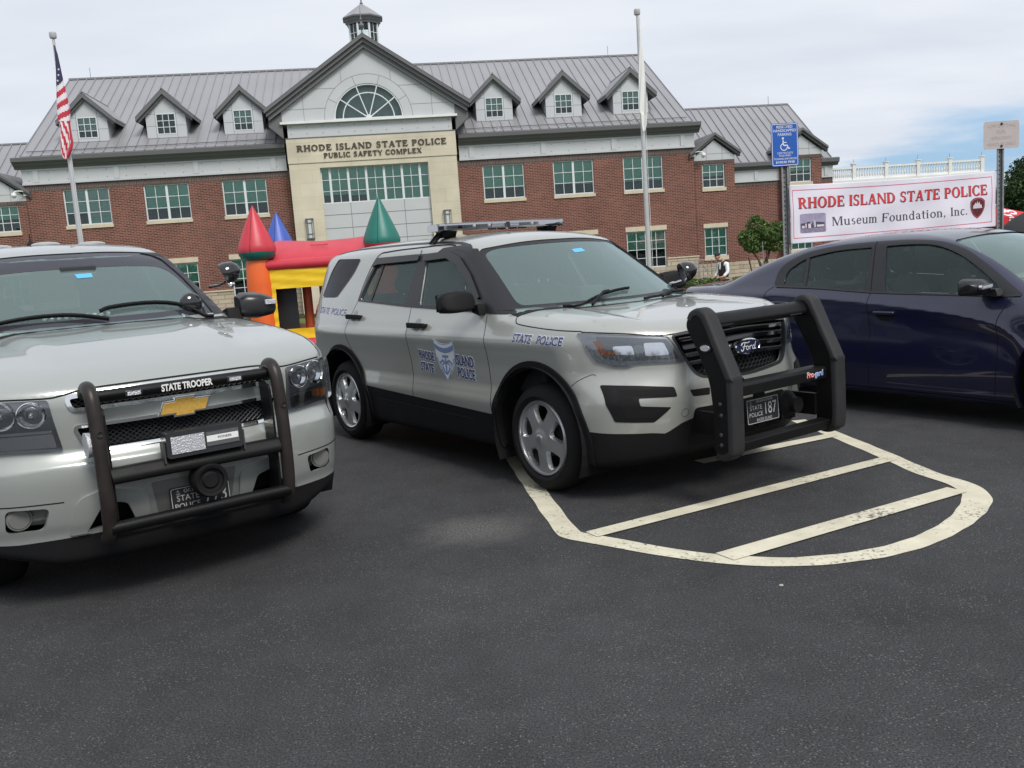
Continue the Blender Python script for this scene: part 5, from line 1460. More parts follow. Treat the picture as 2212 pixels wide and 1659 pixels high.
# ================================================================== the grey SUV in the middle
def build_explorer():
    H = mk_explorer()
    t = thing('police_suv', 'grey state police SUV with roof light bar, door shield and black push bumper', 'police car', (0, 0, 0), 0, 'state police vehicles')
    place(t, POSE_EX)
    hull = H.build()
    winF = rpoly([(-1.535, 1.235), (-1.625, 1.60), (-1.29, 1.602), (-1.10, 1.54), (-.90, 1.415), (-.66, 1.215)], [.02, .02, .08, .1, .1, .03], 6)
    winR = rpoly([(-2.585, 1.272), (-2.545, 1.40), (-2.435, 1.595), (-1.745, 1.60), (-1.755, 1.240)], [.03, .1, .04, .02, .02], 6)
    winQ = rpoly([(-3.53, 1.293), (-3.47, 1.50), (-3.33, 1.645), (-2.80, 1.632), (-2.87, 1.50), (-3.105, 1.293)], [.03, .1, .04, .05, .15, .06], 6)
    shield_w = rpoly([(-.835, 1.195), (.835, 1.195), (.668, 1.630), (.30, 1.672), (-.30, 1.672), (-.668, 1.630)], [.03, .03, .05, .3, .3, .05], 6)
    rear_w = rpoly([(-.62, 1.26), (.62, 1.26), (.52, 1.60), (-.52, 1.60)], .06, 5)
    grille = rpoly([(-.53, 1.020), (-.2, 1.050), (.2, 1.050), (.53, 1.020), (.47, .87), (.405, .765), (.06, .737), (-.06, .737), (-.405, .765), (-.47, .87)], [.02, .3, .3, .02, .05, .06, .2, .2, .06, .05], 5)
    A, Bc = [], []
    for w_ in (winF, winR, winQ):
        a, b = side_cutter(w_, -1.3, -.35); A += [a, b]
    A.append(MB().prism(shield_w, -1.25, .25, 'x')); A.append(MB().prism(rear_w, -4.4, -3.5, 'x'))
    wells = []
    for x in (0, -2.866):
        for s_ in (-1, 1):
            wells.append(MB().prism([(x + .462 * math.cos(q), .375 + .462 * math.sin(q)) for q in np.linspace(0, 2 * math.pi, 64, endpoint=False)], s_ * .60, s_ * 1.3, 'y'))
    A += wells
    A.append(MB().prism(grille, .62, 1.3, 'x'))
    me = cut_all(hull, [joined(A[:6]), joined(A[6:8]), joined(wells), A[-1]])
    def clad(x, y):
        y = abs(y)
        zs = np.interp(x, [-4.2, -3.4, -2.42, -.47, .50, .72], [.62, .56, .548, .479, .468, .458])
        if x > .45: 
            fr = np.interp(y, [0, .30, .42, .52, .62, .70, 1.0], [.53, .528, .520, .495, .440, .452, .466]); k = sstep(.45, .70, x); zs = zs * (1 - k) + fr * k
        return zs
    cs = mesh_of(height_solid(clad, -4.5, 1.3, -1.2, 1.2, 120, 97))
    me_l = boolean(me.copy(), cs, 'INTERSECT'); me_u = boolean(me, cs, 'DIFFERENCE')
    H.finish(me_u, 'body', 'silver', t); H.finish(me_l, 'lower_cladding', 'plastic', t)
    floor = MB(); floor.box(-3.9, .55, -.60, .60, .30, .36); floor.obj('floor_pan', 'black', t)
    # trim, pillars
    for s_ in (-1, 1):
        for x in (0, -2.866):
            wheel_well(t, x, s_, .47, .375)
            arch_ring(H, 'arch_trim', t, x, s_, .375, .455, .508, 'plastic', .012, .05, -14 if x == 0 else -20, 196 if x == 0 else 200)
        outer = [(-.33, 1.170), (-.375, 1.20), (-.70, 1.415), (-1.045, 1.648), (-1.10, 1.672), (-1.42, 1.66), (-1.48, 1.628), (-2.44, 1.625), (-2.47, 1.612), (-2.56, 1.46), (-2.615, 1.262), (-1.76, 1.218), (-.62, 1.180)]
        H.skin('pillar_trim', [outer, winF, winR], 'y', s_, 'pillar', t, .005, .010, .02)
        H.skin('side_window', [scale_poly(winF, .012)], 'y', s_, 'glass', t, -.008, .003, .06)
        H.skin('side_window', [scale_poly(winR, .012)], 'y', s_, 'glass', t, -.008, .003, .06)
        H.skin('quarter_window', [scale_poly(winQ, .012)], 'y', s_, 'pglass', t, -.004, .003, .05)
        H.line('quarter_window_trim', [(-3.105, 1.30), (-2.88, 1.50), (-2.81, 1.62)], 'y', s_, 'pillar', t, .012, .003)
        H.skin('door_glass_divider', [rpoly([(-2.41, 1.262), (-2.38, 1.262), (-2.318, 1.60), (-2.355, 1.60)], .005, 2)], 'y', s_, 'pillar', t, -.002, .008, .04)
        H.skin('rain_guard', [rpoly([(-1.635, 1.565), (-1.65, 1.618), (-1.29, 1.628), (-1.10, 1.575), (-.90, 1.45), (-.70, 1.285), (-.725, 1.268), (-.93, 1.40), (-1.13, 1.52), (-1.30, 1.575)], .012, 3)], 'y', s_, 'visor', t, .022, .020, .03)
        H.skin('rain_guard', [rpoly([(-2.50, 1.545), (-2.46, 1.618), (-1.725, 1.622), (-1.72, 1.575), (-2.40, 1.565)], .012, 3)], 'y', s_, 'visor', t, .022, .020, .03)
        # shut lines
        H.line('panel_gap', [(-.572, 1.165), (-.548, 1.05), (-.524, .91), (-.510, .70), (-.505, .482)], 'y', s_, 'gap', t, .0055)
        H.line('panel_gap', [(-1.66, 1.225), (-1.64, 1.08), (-1.615, .90), (-1.590, .70), (-1.585, .515)], 'y', s_, 'gap', t, .0055)
        H.line('panel_gap', [(-1.66, 1.225), (-1.70, 1.45), (-1.745, 1.66)], 'y', s_, 'gap', t, .006, .004)
        H.line('panel_gap', [(-2.625, 1.27), (-2.70, 1.12), (-2.725, 1.0), (-2.66, .86), (-2.53, .72), (-2.42, .60), (-2.40, .55)], 'y', s_, 'gap', t, .0055)
        H.line('panel_gap', [(-2.625, 1.27), (-2.59, 1.45), (-2.48, 1.640), (-2.30, 1.672), (-1.745, 1.682), (-1.40, 1.684), (-1.22, 1.655), (-1.0, 1.55), (-.572, 1.19)], 'y', s_, 'gap', t, .007, .0035)
        H.line('panel_gap', [(-.262, 1.172), (-.225, 1.13), (-.17, 1.112), (.08, 1.092), (.42, 1.078)], 'y', s_, 'gap', t, .006)
        H.line('panel_gap', [(.525, .81), (.50, .815), (.42, .78), (.36, .74)], 'y', s_, 'gap', t, .004)
        H.line('rocker_groove', [(-2.25, .468), (-.62, .441)], 'y', s_, 'gap', t, .006)
        H.line('rocker_groove', [(-2.2, .448), (-.75, .420)], 'y', s_, 'rubbertrim', t, .004)
        H.line('roof_strip', [(-1.06, .672), (-1.25, .638), (-1.8, .612), (-2.6, .600), (-3.5, .575)] if s_ > 0 else [(-3.5, -.575), (-2.6, -.600), (-1.8, -.612), (-1.25, -.638), (-1.06, -.672)], 'z', 1, 'pillar', t, .028, .0025)
        # handles
        for (x0, x1, z0) in ((-1.60, -1.335, 1.083), (-2.72, -2.465, 1.134)):
            yb = float(H.project([[(x0 + x1) / 2, z0]], 'y', s_)[0][0, 1])
            hb = MB().prism(rpoly([(x0, z0 - .022), (x1, z0 - .021), (x1, z0 + .018), (x0, z0 + .021)], .012, 4), yb + s_ * .020, yb + s_ * .042, 'y')
            hb.box(x0 + .004, x0 + .04, min(yb - s_ * .01, yb + s_ * .021), max(yb - s_ * .01, yb + s_ * .021), z0 - .012, z0 + .012).box(x1 - .04, x1 - .004, min(yb - s_ * .01, yb + s_ * .021), max(yb - s_ * .01, yb + s_ * .021), z0 - .012, z0 + .012)
            hb.obj('door_handle', 'plastic', t, bevel=.006)
            H.skin('handle_recess_shade', [[(x0 + .115 + .050 * math.cos(q), z0 + .050 * math.sin(q)) for q in np.linspace(0, 2 * math.pi, 24, endpoint=False)]], 'y', s_, mat_shade(), t, .0015, .002, .03)  # flat disc on the door; the hollow's shade is painted in
        # mirrors
        mr = MB(); yc = s_ * 1.075
        prof = [(.0, .0)]
        mo = MB()
        secs = []
        for yy, (x0, x1, z0, z1) in ((.945, (-.755, -.640, 1.205, 1.330)), (.985, (-.775, -.620, 1.197, 1.345)), (1.10, (-.785, -.615, 1.192, 1.352)), (1.18, (-.775, -.630, 1.200, 1.342)), (1.205, (-.750, -.655, 1.225, 1.318))):
            rp = rpoly([(x0, z0), (x1, z0 + .01), (x1 - .035, z1), (x0, z1 - .01)], .035, 4); secs.append([(a, s_ * yy, b) for a, b in rp])
        n = len(secs[0]); vs = [p for q in secs for p in q]
        fs = [(i * n + k, i * n + (k + 1) % n, (i + 1) * n + (k + 1) % n, (i + 1) * n + k) for i in range(4) for k in range(n)] + [tuple(range(n))[::-1], tuple(range(4 * n, 5 * n))]
        m_ = mo.add(vs, fs if s_ > 0 else [f[::-1] for f in fs]).obj('door_mirror', 'plastic', t, smooth=True, angle=40)
        MB().prism(rpoly([(-.60, 1.165), (-.70, 1.19), (-.70, 1.225), (-.62, 1.25)], .01, 3), s_ * .86, s_ * .95, 'y').obj('mirror_arm', 'plastic', m_, bevel=.008)
        MB().add([(-.787, s_ * .97, 1.21), (-.787, s_ * 1.185, 1.21), (-.787, s_ * 1.185, 1.33), (-.787, s_ * .97, 1.33)], [(0, 1, 2, 3) if s_ < 0 else (3, 2, 1, 0)]).obj('mirror_glass', 'chrome', m_)
        # headlamps
        hp = [(-.560, 1.021), (-.76, 1.047), (-.87, 1.062), (-.915, 1.066), (-.906, .963), (-.886, .892), (-.829, .860), (-.775, .853), (-.736, .870), (-.482, .861), (-.515, .94)]
        hp = [(-s_ * q[0] * -1, q[1]) if False else (q[0] if s_ < 0 else -q[0], q[1]) for q in hp]
        hl = H.skin('headlamp', [rpoly(hp, .010, 3)], 'x', 1, 'lampback', t, .001, .012, .03)
        def sx(P_): return [(q[0] if s_ < 0 else -q[0], q[1]) for q in P_]
        H.skin('lamp_bezel', [rpoly(sx([(-.572, 1.008), (-.76, 1.033), (-.868, 1.045), (-.872, .97), (-.86, .915), (-.80, .893), (-.745, .893), (-.515, .885), (-.535, .94)]), .008, 3)], 'x', 1, 'lampmid', hl, .0030, .003, .03)
        H.skin('amber_marker', [rpoly(sx([(-.882, 1.019), (-.858, 1.018), (-.846, .955), (-.800, .952), (-.800, .932), (-.866, .934)]), .005, 2)], 'x', 1, 'amber', hl, .0045, .003, .02)
        H.skin('reflector', [rpoly(sx([(-.822, .984), (-.742, .984), (-.738, .925), (-.815, .935)]), .014, 3)], 'x', 1, 'reflector', hl, .0048, .003, .02)
        H.skin('reflector', [rpoly(sx([(-.690, .995), (-.590, .990), (-.568, .915), (-.690, .915)]), .014, 3)], 'x', 1, 'reflector', hl, .0048, .003, .02)
        H.skin('lamp_projector', [[((-.715 if s_ < 0 else .715) + .026 * math.cos(q), .960 + .026 * math.sin(q)) for q in np.linspace(0, 6.283, 20, endpoint=False)]], 'x', 1, 'lampback', hl, .0065, .003, .02)
        H.skin('headlamp_lens', [rpoly(hp, .010, 3)], 'x', 1, 'lens', hl, .010, .009, .03)
        # fog pocket with the silver finger
        fp = sx([(-.896, .756), (-.755, .745), (-.573, .722), (-.562, .662), (-.775, .672), (-.772, .625), (-.598, .602), (-.695, .518), (-.878, .534), (-.91, .64)])
        fo = H.skin('fog_pocket', [rpoly(fp, .012, 3)], 'x', 1, 'plastic', t, .0025, .006, .03)
        H.skin('fog_pocket_insert', [rpoly(sx([(-.845, .728), (-.605, .712), (-.60, .675), (-.80, .688), (-.797, .612), (-.645, .600), (-.70, .548), (-.835, .555), (-.862, .64)]), .012, 3)], 'x', 1, 'gap', fo, .0040, .004, .03)
        H.skin('tow_cover', [[((-.506 if s_ < 0 else .506) + .026 * math.cos(q), .555 + .026 * math.sin(q)) for q in np.linspace(0, 6.283, 24, endpoint=False)], [((-.506 if s_ < 0 else .506) + .0245 * math.cos(q), .555 + .0245 * math.sin(q)) for q in np.linspace(0, 6.283, 24, endpoint=False)]], 'x', 1, 'gap', t, .0012, .002, .02)
        H.skin('bumper_slot', [rpoly(sx([(-.475, .692), (-.33, .690), (-.33, .645), (-.455, .650)]), .01, 3)], 'x', 1, 'gap', t, .0015, .003, .03)
        # tail lamps
        H.skin('tail_lamp', [rpoly([(-4.2, 1.235), (-3.76, 1.222), (-3.70, 1.18), (-3.80, 1.0), (-3.86, .86), (-4.2, .84)], .02, 3)], 'y', s_, 'red_lens', t, .010, .012, .03)
        H.skin('tail_lamp', [rpoly(sx([(-.70, 1.22), (-.52, 1.20), (-.54, 1.05), (-.62, .88), (-.72, .86)]), .02, 3)], 'x', -1, 'red_lens', t, .010, .012, .04)
        for x in (0, -2.866): wheel(t, x, .948, s_)
    # windscreen
    for s_ in (-1, 1): H.skin('windscreen_edge', [[(s_ * .822, 1.192), (s_ * .878, 1.196), (s_ * .700, 1.640), (s_ * .662, 1.632)]], 'x', 1, 'pillar', t, .0065, .008, .02)
    ws = H.skin('windscreen', [scale_poly(shield_w, .016)], 'x', 1, 'wglass', t, -.006, .003, .06)
    inner = rpoly([(-.765, 1.225), (.765, 1.225), (.660, 1.590), (.58, 1.628), (.25, 1.648), (-.25, 1.648), (-.58, 1.628), (-.660, 1.590)], [.05, .05, .03, .06, .3, .3, .06, .03], 6)
    H.skin('windscreen_border', [shield_w, inner], 'x', 1, 'pillar', ws, -.0045, .0015, .04)
    H.skin('windscreen_sticker', [[(.01, 1.560), (.13, 1.566), (.125, 1.592), (.015, 1.586)]], 'x', 1, 'sticker', ws, -.004, .001, .05)
    H.skin('rear_window', [scale_poly(rear_w, .016)], 'x', -1, 'pglass', t, -.006, .003, .08)
    # cowl and wipers
    H.skin('cowl', [[(-.34, -.86), (-.245, -.88), (-.10, -.62), (-.02, -.3), (.0, 0), (-.02, .3), (-.10, .62), (-.245, .88), (-.34, .86), (-.19, .6), (-.10, .3), (-.075, 0), (-.10, -.3), (-.19, -.6)]], 'z', 1, 'plastic', t, .003, .006, .04)
    for pts in ([(-.10, -.60), (-.16, -.30), (-.20, .05), (-.20, .10)], [(-.04, .10), (-.15, .40), (-.26, .70), (-.27, .74)]):
        q, _ = H.project([(a, b) for a, b in smooth_path(pts, 6)], 'z', 1); g = H.grad(q)
        wp = MB().tube([tuple(p + n_ * .016) for p, n_ in zip(q, g)], .008, 6); wp.tube([tuple(p + n_ * .006) for p, n_ in zip(q, g)], .006, 4)
        a0 = q[len(q) // 2] + g[0] * .02; wp.tube([tuple(a0), (a0[0] + .06, a0[1] - .10, a0[2] + .0), (-.02, a0[1] - .30, 1.20)], .011, 6)
        wp.obj('wiper', 'plastic', t, smooth=True)
    # bonnet edge line across the nose
    H.line('panel_gap', [(-.90, 1.074), (-.76, 1.056), (-.56, 1.031), (-.2, 1.062), (0, 1.066), (.2, 1.062), (.56, 1.031), (.76, 1.056), (.90, 1.074)], 'x', 1, 'gap', t, .007)
    # grille
    def ins(m_, poly, off, thick, nm, par): return H.skin(nm, [poly], 'x', 1, m_, par, off, thick, .04)
    go = ins('black', scale_poly(grille, .02), -.060, .01, 'grille', t)
    for (za, zb, yw, yv) in ((1.008, .985, .50, .49), (.962, .935, .485, .47), (.912, .886, .47, .455), (.862, .838, .455, .44)):
        dz = .010
        pl = rpoly([(-yw, za), (0, za + .022), (yw, za), (yv, zb), (0, zb + .022), (-yv, zb)], .006, 2)
        ins('gloss', pl, -.010, .035, 'grille_bar', go)
        H.line('grille_bar_edge', [(-yw + .01, za - .003), (0, za + .019), (yw - .01, za - .003)], 'x', 1, 'steel', go, .007, -.008)
    hx_ = MB()
    for zr in range(3):
        for k in range(-9, 10):
            y = k * .042 + (.021 if zr % 2 else 0); z = .775 + zr * .026
            if abs(y) > .36 - (2 - zr) * .01: continue
            hx_.tube([(.93 - .32 * y * y + -.03, y + .021 * math.cos(q), z + .0175 * math.sin(q)) for q in np.linspace(R(30), R(390), 6, endpoint=False)], .0028, 4, closed=True)
    hx_.obj('grille_mesh', 'lampdark', go)
    fr2 = scale_poly(grille, .010); H.skin('grille_surround', [fr2, scale_poly(grille, -.004)], 'x', 1, 'lampdark', go, .004, .02, .03)
    # emblem
    em = MB().add([], []); n = 48
    def oval(a, b, x): return [(x, a * math.cos(q), .905 + b * math.sin(q)) for q in np.linspace(0, 2 * math.pi, n, endpoint=False)]
    rings = [oval(.118, .050, .915), oval(.118, .050, .955), oval(.112, .044, .962), oval(.108, .040, .958)]
    vs = [p for r_ in rings for p in r_]; fs = [(i * n + k, i * n + (k + 1) % n, (i + 1) * n + (k + 1) % n, (i + 1) * n + k) for i in range(3) for k in range(n)]
    eo = MB().add(vs, fs).obj('emblem', 'chrome', t, smooth=True)
    MB().add(oval(.1085, .0405, .9585) + [(.962, 0, .905)], [(k, (k + 1) % n, n) for k in range(n)]).obj('emblem_face', 'oval', eo, smooth=True)
    s2 = [[(-.060, .022), (-.072, .014), (-.068, .024), (-.045, .029), (-.020, .025), (.002, .030)], [(-.040, .027), (-.048, .0), (-.058, -.020), (-.070, -.020), (-.072, -.010)], [(-.062, .002), (-.045, .005), (-.026, .004)],
          [(-.022, -.018), (-.030, -.008), (-.022, .004), (-.012, .002), (-.011, -.010), (-.018, -.019), (-.024, -.016)], [(-.012, .0), (-.002, -.002), (.006, .004)], [(.004, .006), (.004, -.004), (0, -.019)], [(.003, -.006), (.010, .003), (.018, .005), (.022, .001)],
          [(.044, .003), (.034, .004), (.026, -.008), (.030, -.018), (.040, -.014), (.047, .0)], [(.056, .028), (.050, .010), (.044, -.014), (.048, -.019), (.056, -.013)]]
    V, T = stroke2d(s2, [.0058, .0062, .004, .0042, .0035, .0045, .0042, .0042, .005]); V = V * np.array([1.08, 1.0])
    flat_mesh('emblem_script', V + np.array([.008, .903]), T, yz(.9635), 'white', eo)
    # lower opening behind the push bumper
    lo = H.skin('lower_grille', [rpoly([(-.44, .575), (.40, .575), (.46, .34), (-.46, .34)], .03, 4)], 'x', 1, 'black', t, .004, .008, .04)
    # decals on both sides
    for s_ in (-1, 1):
        def uu(a, b): return (a, b) if s_ < 0 else (-b, -a)
        def place_text(txt, x0, z0, x1, z1, dz=0, shear=0, grp='door_lettering', bo=.030):
            """dz: rise of the far end"""
            for m_, bd, off, nm in (('white_decal', bo + .016, .0012, 'lettering_outline'), ('blue_decal', bo - .010, .0026, grp)):
                V, T = text_sans(txt, bd); e = .004 if m_ == 'white_decal' else 0
                U_ = fit2(V, x0 - e, z0 - e, x1 + e, z1 + e, shear); U_[:, 1] += dz * (U_[:, 0] - x0) / (x1 - x0)
                if s_ > 0: U_[:, 0] = (x0 + x1) - U_[:, 0]; T = T[:, ::-1]
                H.skin_vt(nm, U_, T, 'y', s_, m_, t, off, .0008)
        place_text('RHODE', -1.455, .828, -1.238, .898, -.014); place_text('STATE', -1.450, .735, -1.262, .805, -.014)
        place_text('ISLAND', -.940, .805, -.702, .884, -.012); place_text('POLICE', -.925, .712, -.700, .792, -.012)
        place_text('STATE', -.207, .999, -.005, 1.056, -.006, .18); place_text('POLICE', .055, .994, .300, 1.050, -.006, .18)
        place_text('STATE', -3.47, 1.152, -3.20, 1.212, -.008, .1, bo=.02); place_text('POLICE', -3.14, 1.142, -2.80, 1.204, -.010, .1, bo=.02)
        def mirror_(P_): return P_ if s_ < 0 else [(-2.156 - a, b) for a, b in P_]
        def shieldp(k):
            c = np.array([-1.078, .84]); pts = smooth_path([(-1.215, .990), (-1.145, .965), (-1.078, .958), (-1.01, .965), (-.941, .985)], 5) + smooth_path([(-.941, .985), (-.945, .86), (-.985, .765), (-1.076, .678)], 8)[1:] + smooth_path([(-1.076, .678), (-1.17, .765), (-1.212, .86), (-1.215, .990)], 8)[1:-1]
            return mirror_([tuple(c + (np.array(p) - c) * k) for p in pts])
        sh = H.skin('door_shield', [shieldp(1.0)], 'y', s_, 'white_decal', t, .0012, .001, .03)
        H.skin('shield_border', [shieldp(.975), shieldp(.93)], 'y', s_, 'lblue_decal', sh, .0020, .001, .03)
        H.skin('shield_band', [mirror_([(-1.203, .955), (-1.14, .930), (-1.078, .922), (-1.016, .930), (-.952, .950), (-.952, .912), (-1.016, .892), (-1.078, .884), (-1.14, .892), (-1.203, .916)])], 'y', s_, 'lblue_decal', sh, .0024, .001, .03)
        V, T = stroke2d([[(0, .075), (0, -.075)], [(-.045, .062), (.045, .062)], [(-.052, -.020), (-.030, -.055), (0, -.075), (.030, -.055), (.052, -.020)], [(-.085, .005), (-.045, .028), (0, .008), (.045, .028), (.085, .005)], [(-.06, -.012), (0, .02), (.06, -.012)]], [.016, .020, .016, .020, .014])
        V = V * .95 + np.array([-1.078, .800]); 
        H.skin_vt('shield_anchor', V, T if s_ < 0 else T[:, ::-1], 'y', s_, 'lblue_decal', sh, .0026, .001) if s_ < 0 else H.skin_vt('shield_anchor', V * np.array([-1, 1]) + np.array([-2.156, 0]), T[:, ::-1], 'y', s_, 'lblue_decal', sh, .0026, .001)
        # lettering that follows the two lower edges of the shield
        for sd, tx in ((-1, 'STATE OF RHODE'), (1, 'ISLAND POLICE')):
            V, T = text_sans(tx, .02); U_ = fit2(V, 0, 0, .17, .018); th = R(-58) if sd < 0 else R(58); c_, s__ = math.cos(th), math.sin(th)
            U_ = U_ - np.array([.085, .009]); U_ = np.stack([U_[:, 0] * c_ - U_[:, 1] * s__, U_[:, 0] * s__ + U_[:, 1] * c_], 1) + np.array([-1.078 + sd * .072, .775])
            if s_ > 0: U_ = U_ * np.array([-1, 1]) + np.array([-2.156, 0]); T = T[:, ::-1]
            H.skin_vt('shield_lettering', U_, T, 'y', s_, 'lblue_decal', sh, .0027, .0008)
    # push bumper
    pb = bpy.data.objects.new('push_bumper', None); link(pb, t); pb['label'] = 'black push bumper with rubber-faced uprights'
    up = rpoly([(.945, 1.085), (.975, 1.155), (1.045, 1.168), (1.095, 1.125), (1.250, .800), (1.255, .395), (1.215, .330), (1.150, .330), (1.128, .38), (1.140, .55), (1.112, .77), (1.03, .94)], [.03, .05, .05, .05, .05, .05, .04, .03, .03, .05, .05, .05], 5)
    fr_path = [(.965, 1.130), (.990, 1.165), (1.040, 1.182), (1.085, 1.160), (1.110, 1.125), (1.190, .955), (1.265, .800), (1.272, .76), (1.272, .395), (1.245, .335), (1.20, .315), (1.15, .320)]
    for s_ in (-1, 1):
        MB().prism(up, s_ * .440, s_ * .542, 'y').obj('upright', 'powder', pb, bevel=.006)
        p_ = np.array(resample(smooth_path(fr_path, 4), .02)); d = np.gradient(p_, axis=0); nn = np.stack([-d[:, 1], d[:, 0]], 1); nn /= np.linalg.norm(nn, axis=1, keepdims=True)
        prof = [(.440, .030), (.440, .004), (.446, -.006), (.462, -.010), (.524, -.010), (.540, -.006), (.546, .004), (.546, .030)]
        vs = []
        for q, n_ in zip(p_, nn):
            for y, o_ in prof: vs.append((q[0] - n_[0] * o_ , s_ * y, q[1] - n_[1] * o_))
        m_ = len(prof); fs = [(i * m_ + k, i * m_ + k + 1, (i + 1) * m_ + k + 1, (i + 1) * m_ + k) for i in range(len(p_) - 1) for k in range(m_ - 1)]
        MB().add(vs, fs).obj('rubber_strip', 'rubbertrim', pb, smooth=True, angle=50)
        for (x, z) in ((1.19, .64), (1.195, .575), (1.19, .46), (1.19, .40)):
            MB().lathe([(0, s_ * .549), (.011, s_ * .547), (.012, s_ * .542)], 10, 'y', (x, 0, z)).obj('bolt', 'steel', pb)
        le = MB().prism([(1.100 + .045 * math.cos(q), .962 + .026 * math.sin(q)) for q in np.linspace(0, 6.283, 24, endpoint=False)], s_ * .542, s_ * .550, 'y').obj('side_light', 'gloss', pb)
        MB().prism([(1.100 + .034 * math.cos(q), .962 + .017 * math.sin(q)) for q in np.linspace(0, 6.283, 20, endpoint=False)], s_ * .550, s_ * .556, 'y').obj('side_light_lens', 'led', le)
        MB().box(.86, 1.14, min(s_ * .41, s_ * .438), max(s_ * .41, s_ * .438), .42, .56).obj('mount_bracket', 'powder', pb)
    tb = MB().prism(rpoly([(.98, 1.075), (1.06, 1.055), (1.085, 1.085), (1.05, 1.145), (.985, 1.150)], [.01, .015, .02, .03, .03], 4), -.438, .438, 'y').obj('top_crossbar', 'powder', pb, smooth=True, angle=40)
    for y in (-.33, .33): MB().box(1.064, 1.078, y - .06, y + .06, 1.072, 1.092).obj('led_module', 'lampdark', pb)
    MB().prism(rpoly([(1.10, .662), (1.215, .662), (1.215, .722), (1.20, .737), (1.10, .737)], .006, 3), -.438, .438, 'y').obj('middle_crossbar', 'powder', pb)
    MB().prism(rpoly([(1.13, .345), (1.225, .335), (1.235, .395), (1.16, .405)], .008, 3), -.438, .438, 'y').obj('lower_crossbar', 'powder', pb)
    MB().prism(rpoly([(1.13, .345), (1.20, .340), (1.17, .318), (1.12, .318)], .005, 2), -.30, .36, 'y').obj('skid_plate', 'plastic', pb)
    for m_, bd, xx, pr in (('white', .05, 1.2165, 0), (None, 0, 1.2175, 1)):
        if m_:
            V, T = text_sans('Pro-gard', bd); flat_mesh('bar_lettering', fit2(V, .235, .674, .397, .722), T, yz(xx), m_, pb)
        else:
            V, T = text_sans('Pro', .01); flat_mesh('bar_lettering', fit2(V, .238, .683, .302, .718), T, yz(xx), 'prored', pb)
            V, T = text_sans('-gard', .01); flat_mesh('bar_lettering', fit2(V, .304, .676, .394, .718), T, yz(xx), 'problue', pb)
    plate(pb, 1.085, -.035, .520, R(-3), [('OCEAN STATE', -.40, .66, .62, .84, 0.0), ('STATE', -.80, .10, -.06, .46, .0), ('POLICE', -.86, -.42, -.04, -.08, .0), ('187', .14, -.40, .84, .56, .0), ('RHODE ISLAND', -.42, -.86, .52, -.60, .0)])
    MB().box(1.04, 1.075, -.07, .0, .42, .66).obj('plate_bracket', 'powder', pb)
    sp = MB().lathe([(.0, .0), (.085, .0), (.085, .02), (.05, .06), (.05, .10), (0, .10)], 20, 'x', (0, 0, 0)); sp.box(-.12, .02, -.07, .07, -.10, -.02)
    so_ = sp.obj('siren_speaker', 'plastic', pb, smooth=True, angle=40); so_.location = (1.0, .30, .50)
    # light bar
    lb = bpy.data.objects.new('light_bar', None); link(lb, t); lb['label'] = 'clear-lensed roof light bar'; lb.location = (-1.63, 0, 1.820); lb.scale = (1, .925, 1)
    def bar_section(y):
        e = max(0, (abs(y) - .60) / .10); k = 1 - .45 * e * e
        return [(-.145 * k, -.022), (.145 * k, -.022), (.150 * k, -.010), (.146 * k, .016), (.120 * k, .032), (-.120 * k, .032), (-.146 * k, .016), (-.150 * k, -.010)]
    ys = [-.70, -.685, -.66, -.62, -.3, 0, .3, .62, .66, .685, .70]
    vs = [(a, y, b) for y in ys for a, b in bar_section(y)]; fs = [(i * 8 + k, i * 8 + (k + 1) % 8, (i + 1) * 8 + (k + 1) % 8, (i + 1) * 8 + k) for i in range(len(ys) - 1) for k in range(8)] + [tuple(range(8))[::-1], tuple(range(80, 88))]
    MB().add(vs, fs).obj('lens', 'barlens', lb, smooth=True, angle=30)
    tp = MB().prism(rpoly([(-.12, -.66), (.12, -.66), (.12, .66), (-.12, .66)], .05, 4), .0325, .036, 'z').obj('top_cover', 'lampback', lb)
    MB().box(-.135, .135, -.66, .66, -.019, -.012).obj('base_plate', 'lampmid', lb)
    MB().box(-.03, .03, -.655, .655, -.012, .024).obj('inner_chassis', 'lampmid', lb)
    for k, y in enumerate([-.56, -.40, -.24, -.08, .08, .24, .40, .56]):
        for sx_ in (-1, 1):
            if abs(y) < .1:
                m_ = MB().box(sx_ * .09 - .02, sx_ * .09 + .02, y - .070, y + .070, -.010, .022)
                for i in range(6):
                    for j in range(2): m_.lathe([(.0, sx_ * .113), (.008, sx_ * .111), (.008, sx_ * .108)], 8, 'x', (0, y - .055 + i * .022, -.002 + j * .016))
                m_.obj('led_bank', 'led', lb)
            else:
                m_ = MB()
                for j in range(4): m_.box(sx_ * .085 - .02, sx_ * .085 + .02, y - .068, y + .050, -.010 + j * .008, -.005 + j * .008)
                m_.obj('led_bank', 'reflector', lb)
                if k in (2, 5, 6, 1): MB().ball((sx_ * .108, y + .060, .006), .012, .016, .016, 10, 8).obj('lamp_bulb', 'white', lb, smooth=True)
    MB().box(.10, .151, -.015, .015, -.02, .026).obj('centre_divider', 'lampdark', lb)
    for s_ in (-1, 1):
        ft = MB().prism([(-.08, -.024), (.08, -.024), (.05, -.075), (-.05, -.075)], s_ * .50, s_ * .62, 'y'); ft.tube([(.0, s_ * .60, -.03), (.0, s_ * .70, -.115)], .016, 6); ft.tube([(-.06, s_ * .60, -.03), (-.06, s_ * .70, -.115)], .012, 6)
        ft.obj('mounting_foot', 'plastic', lb, bevel=.004)
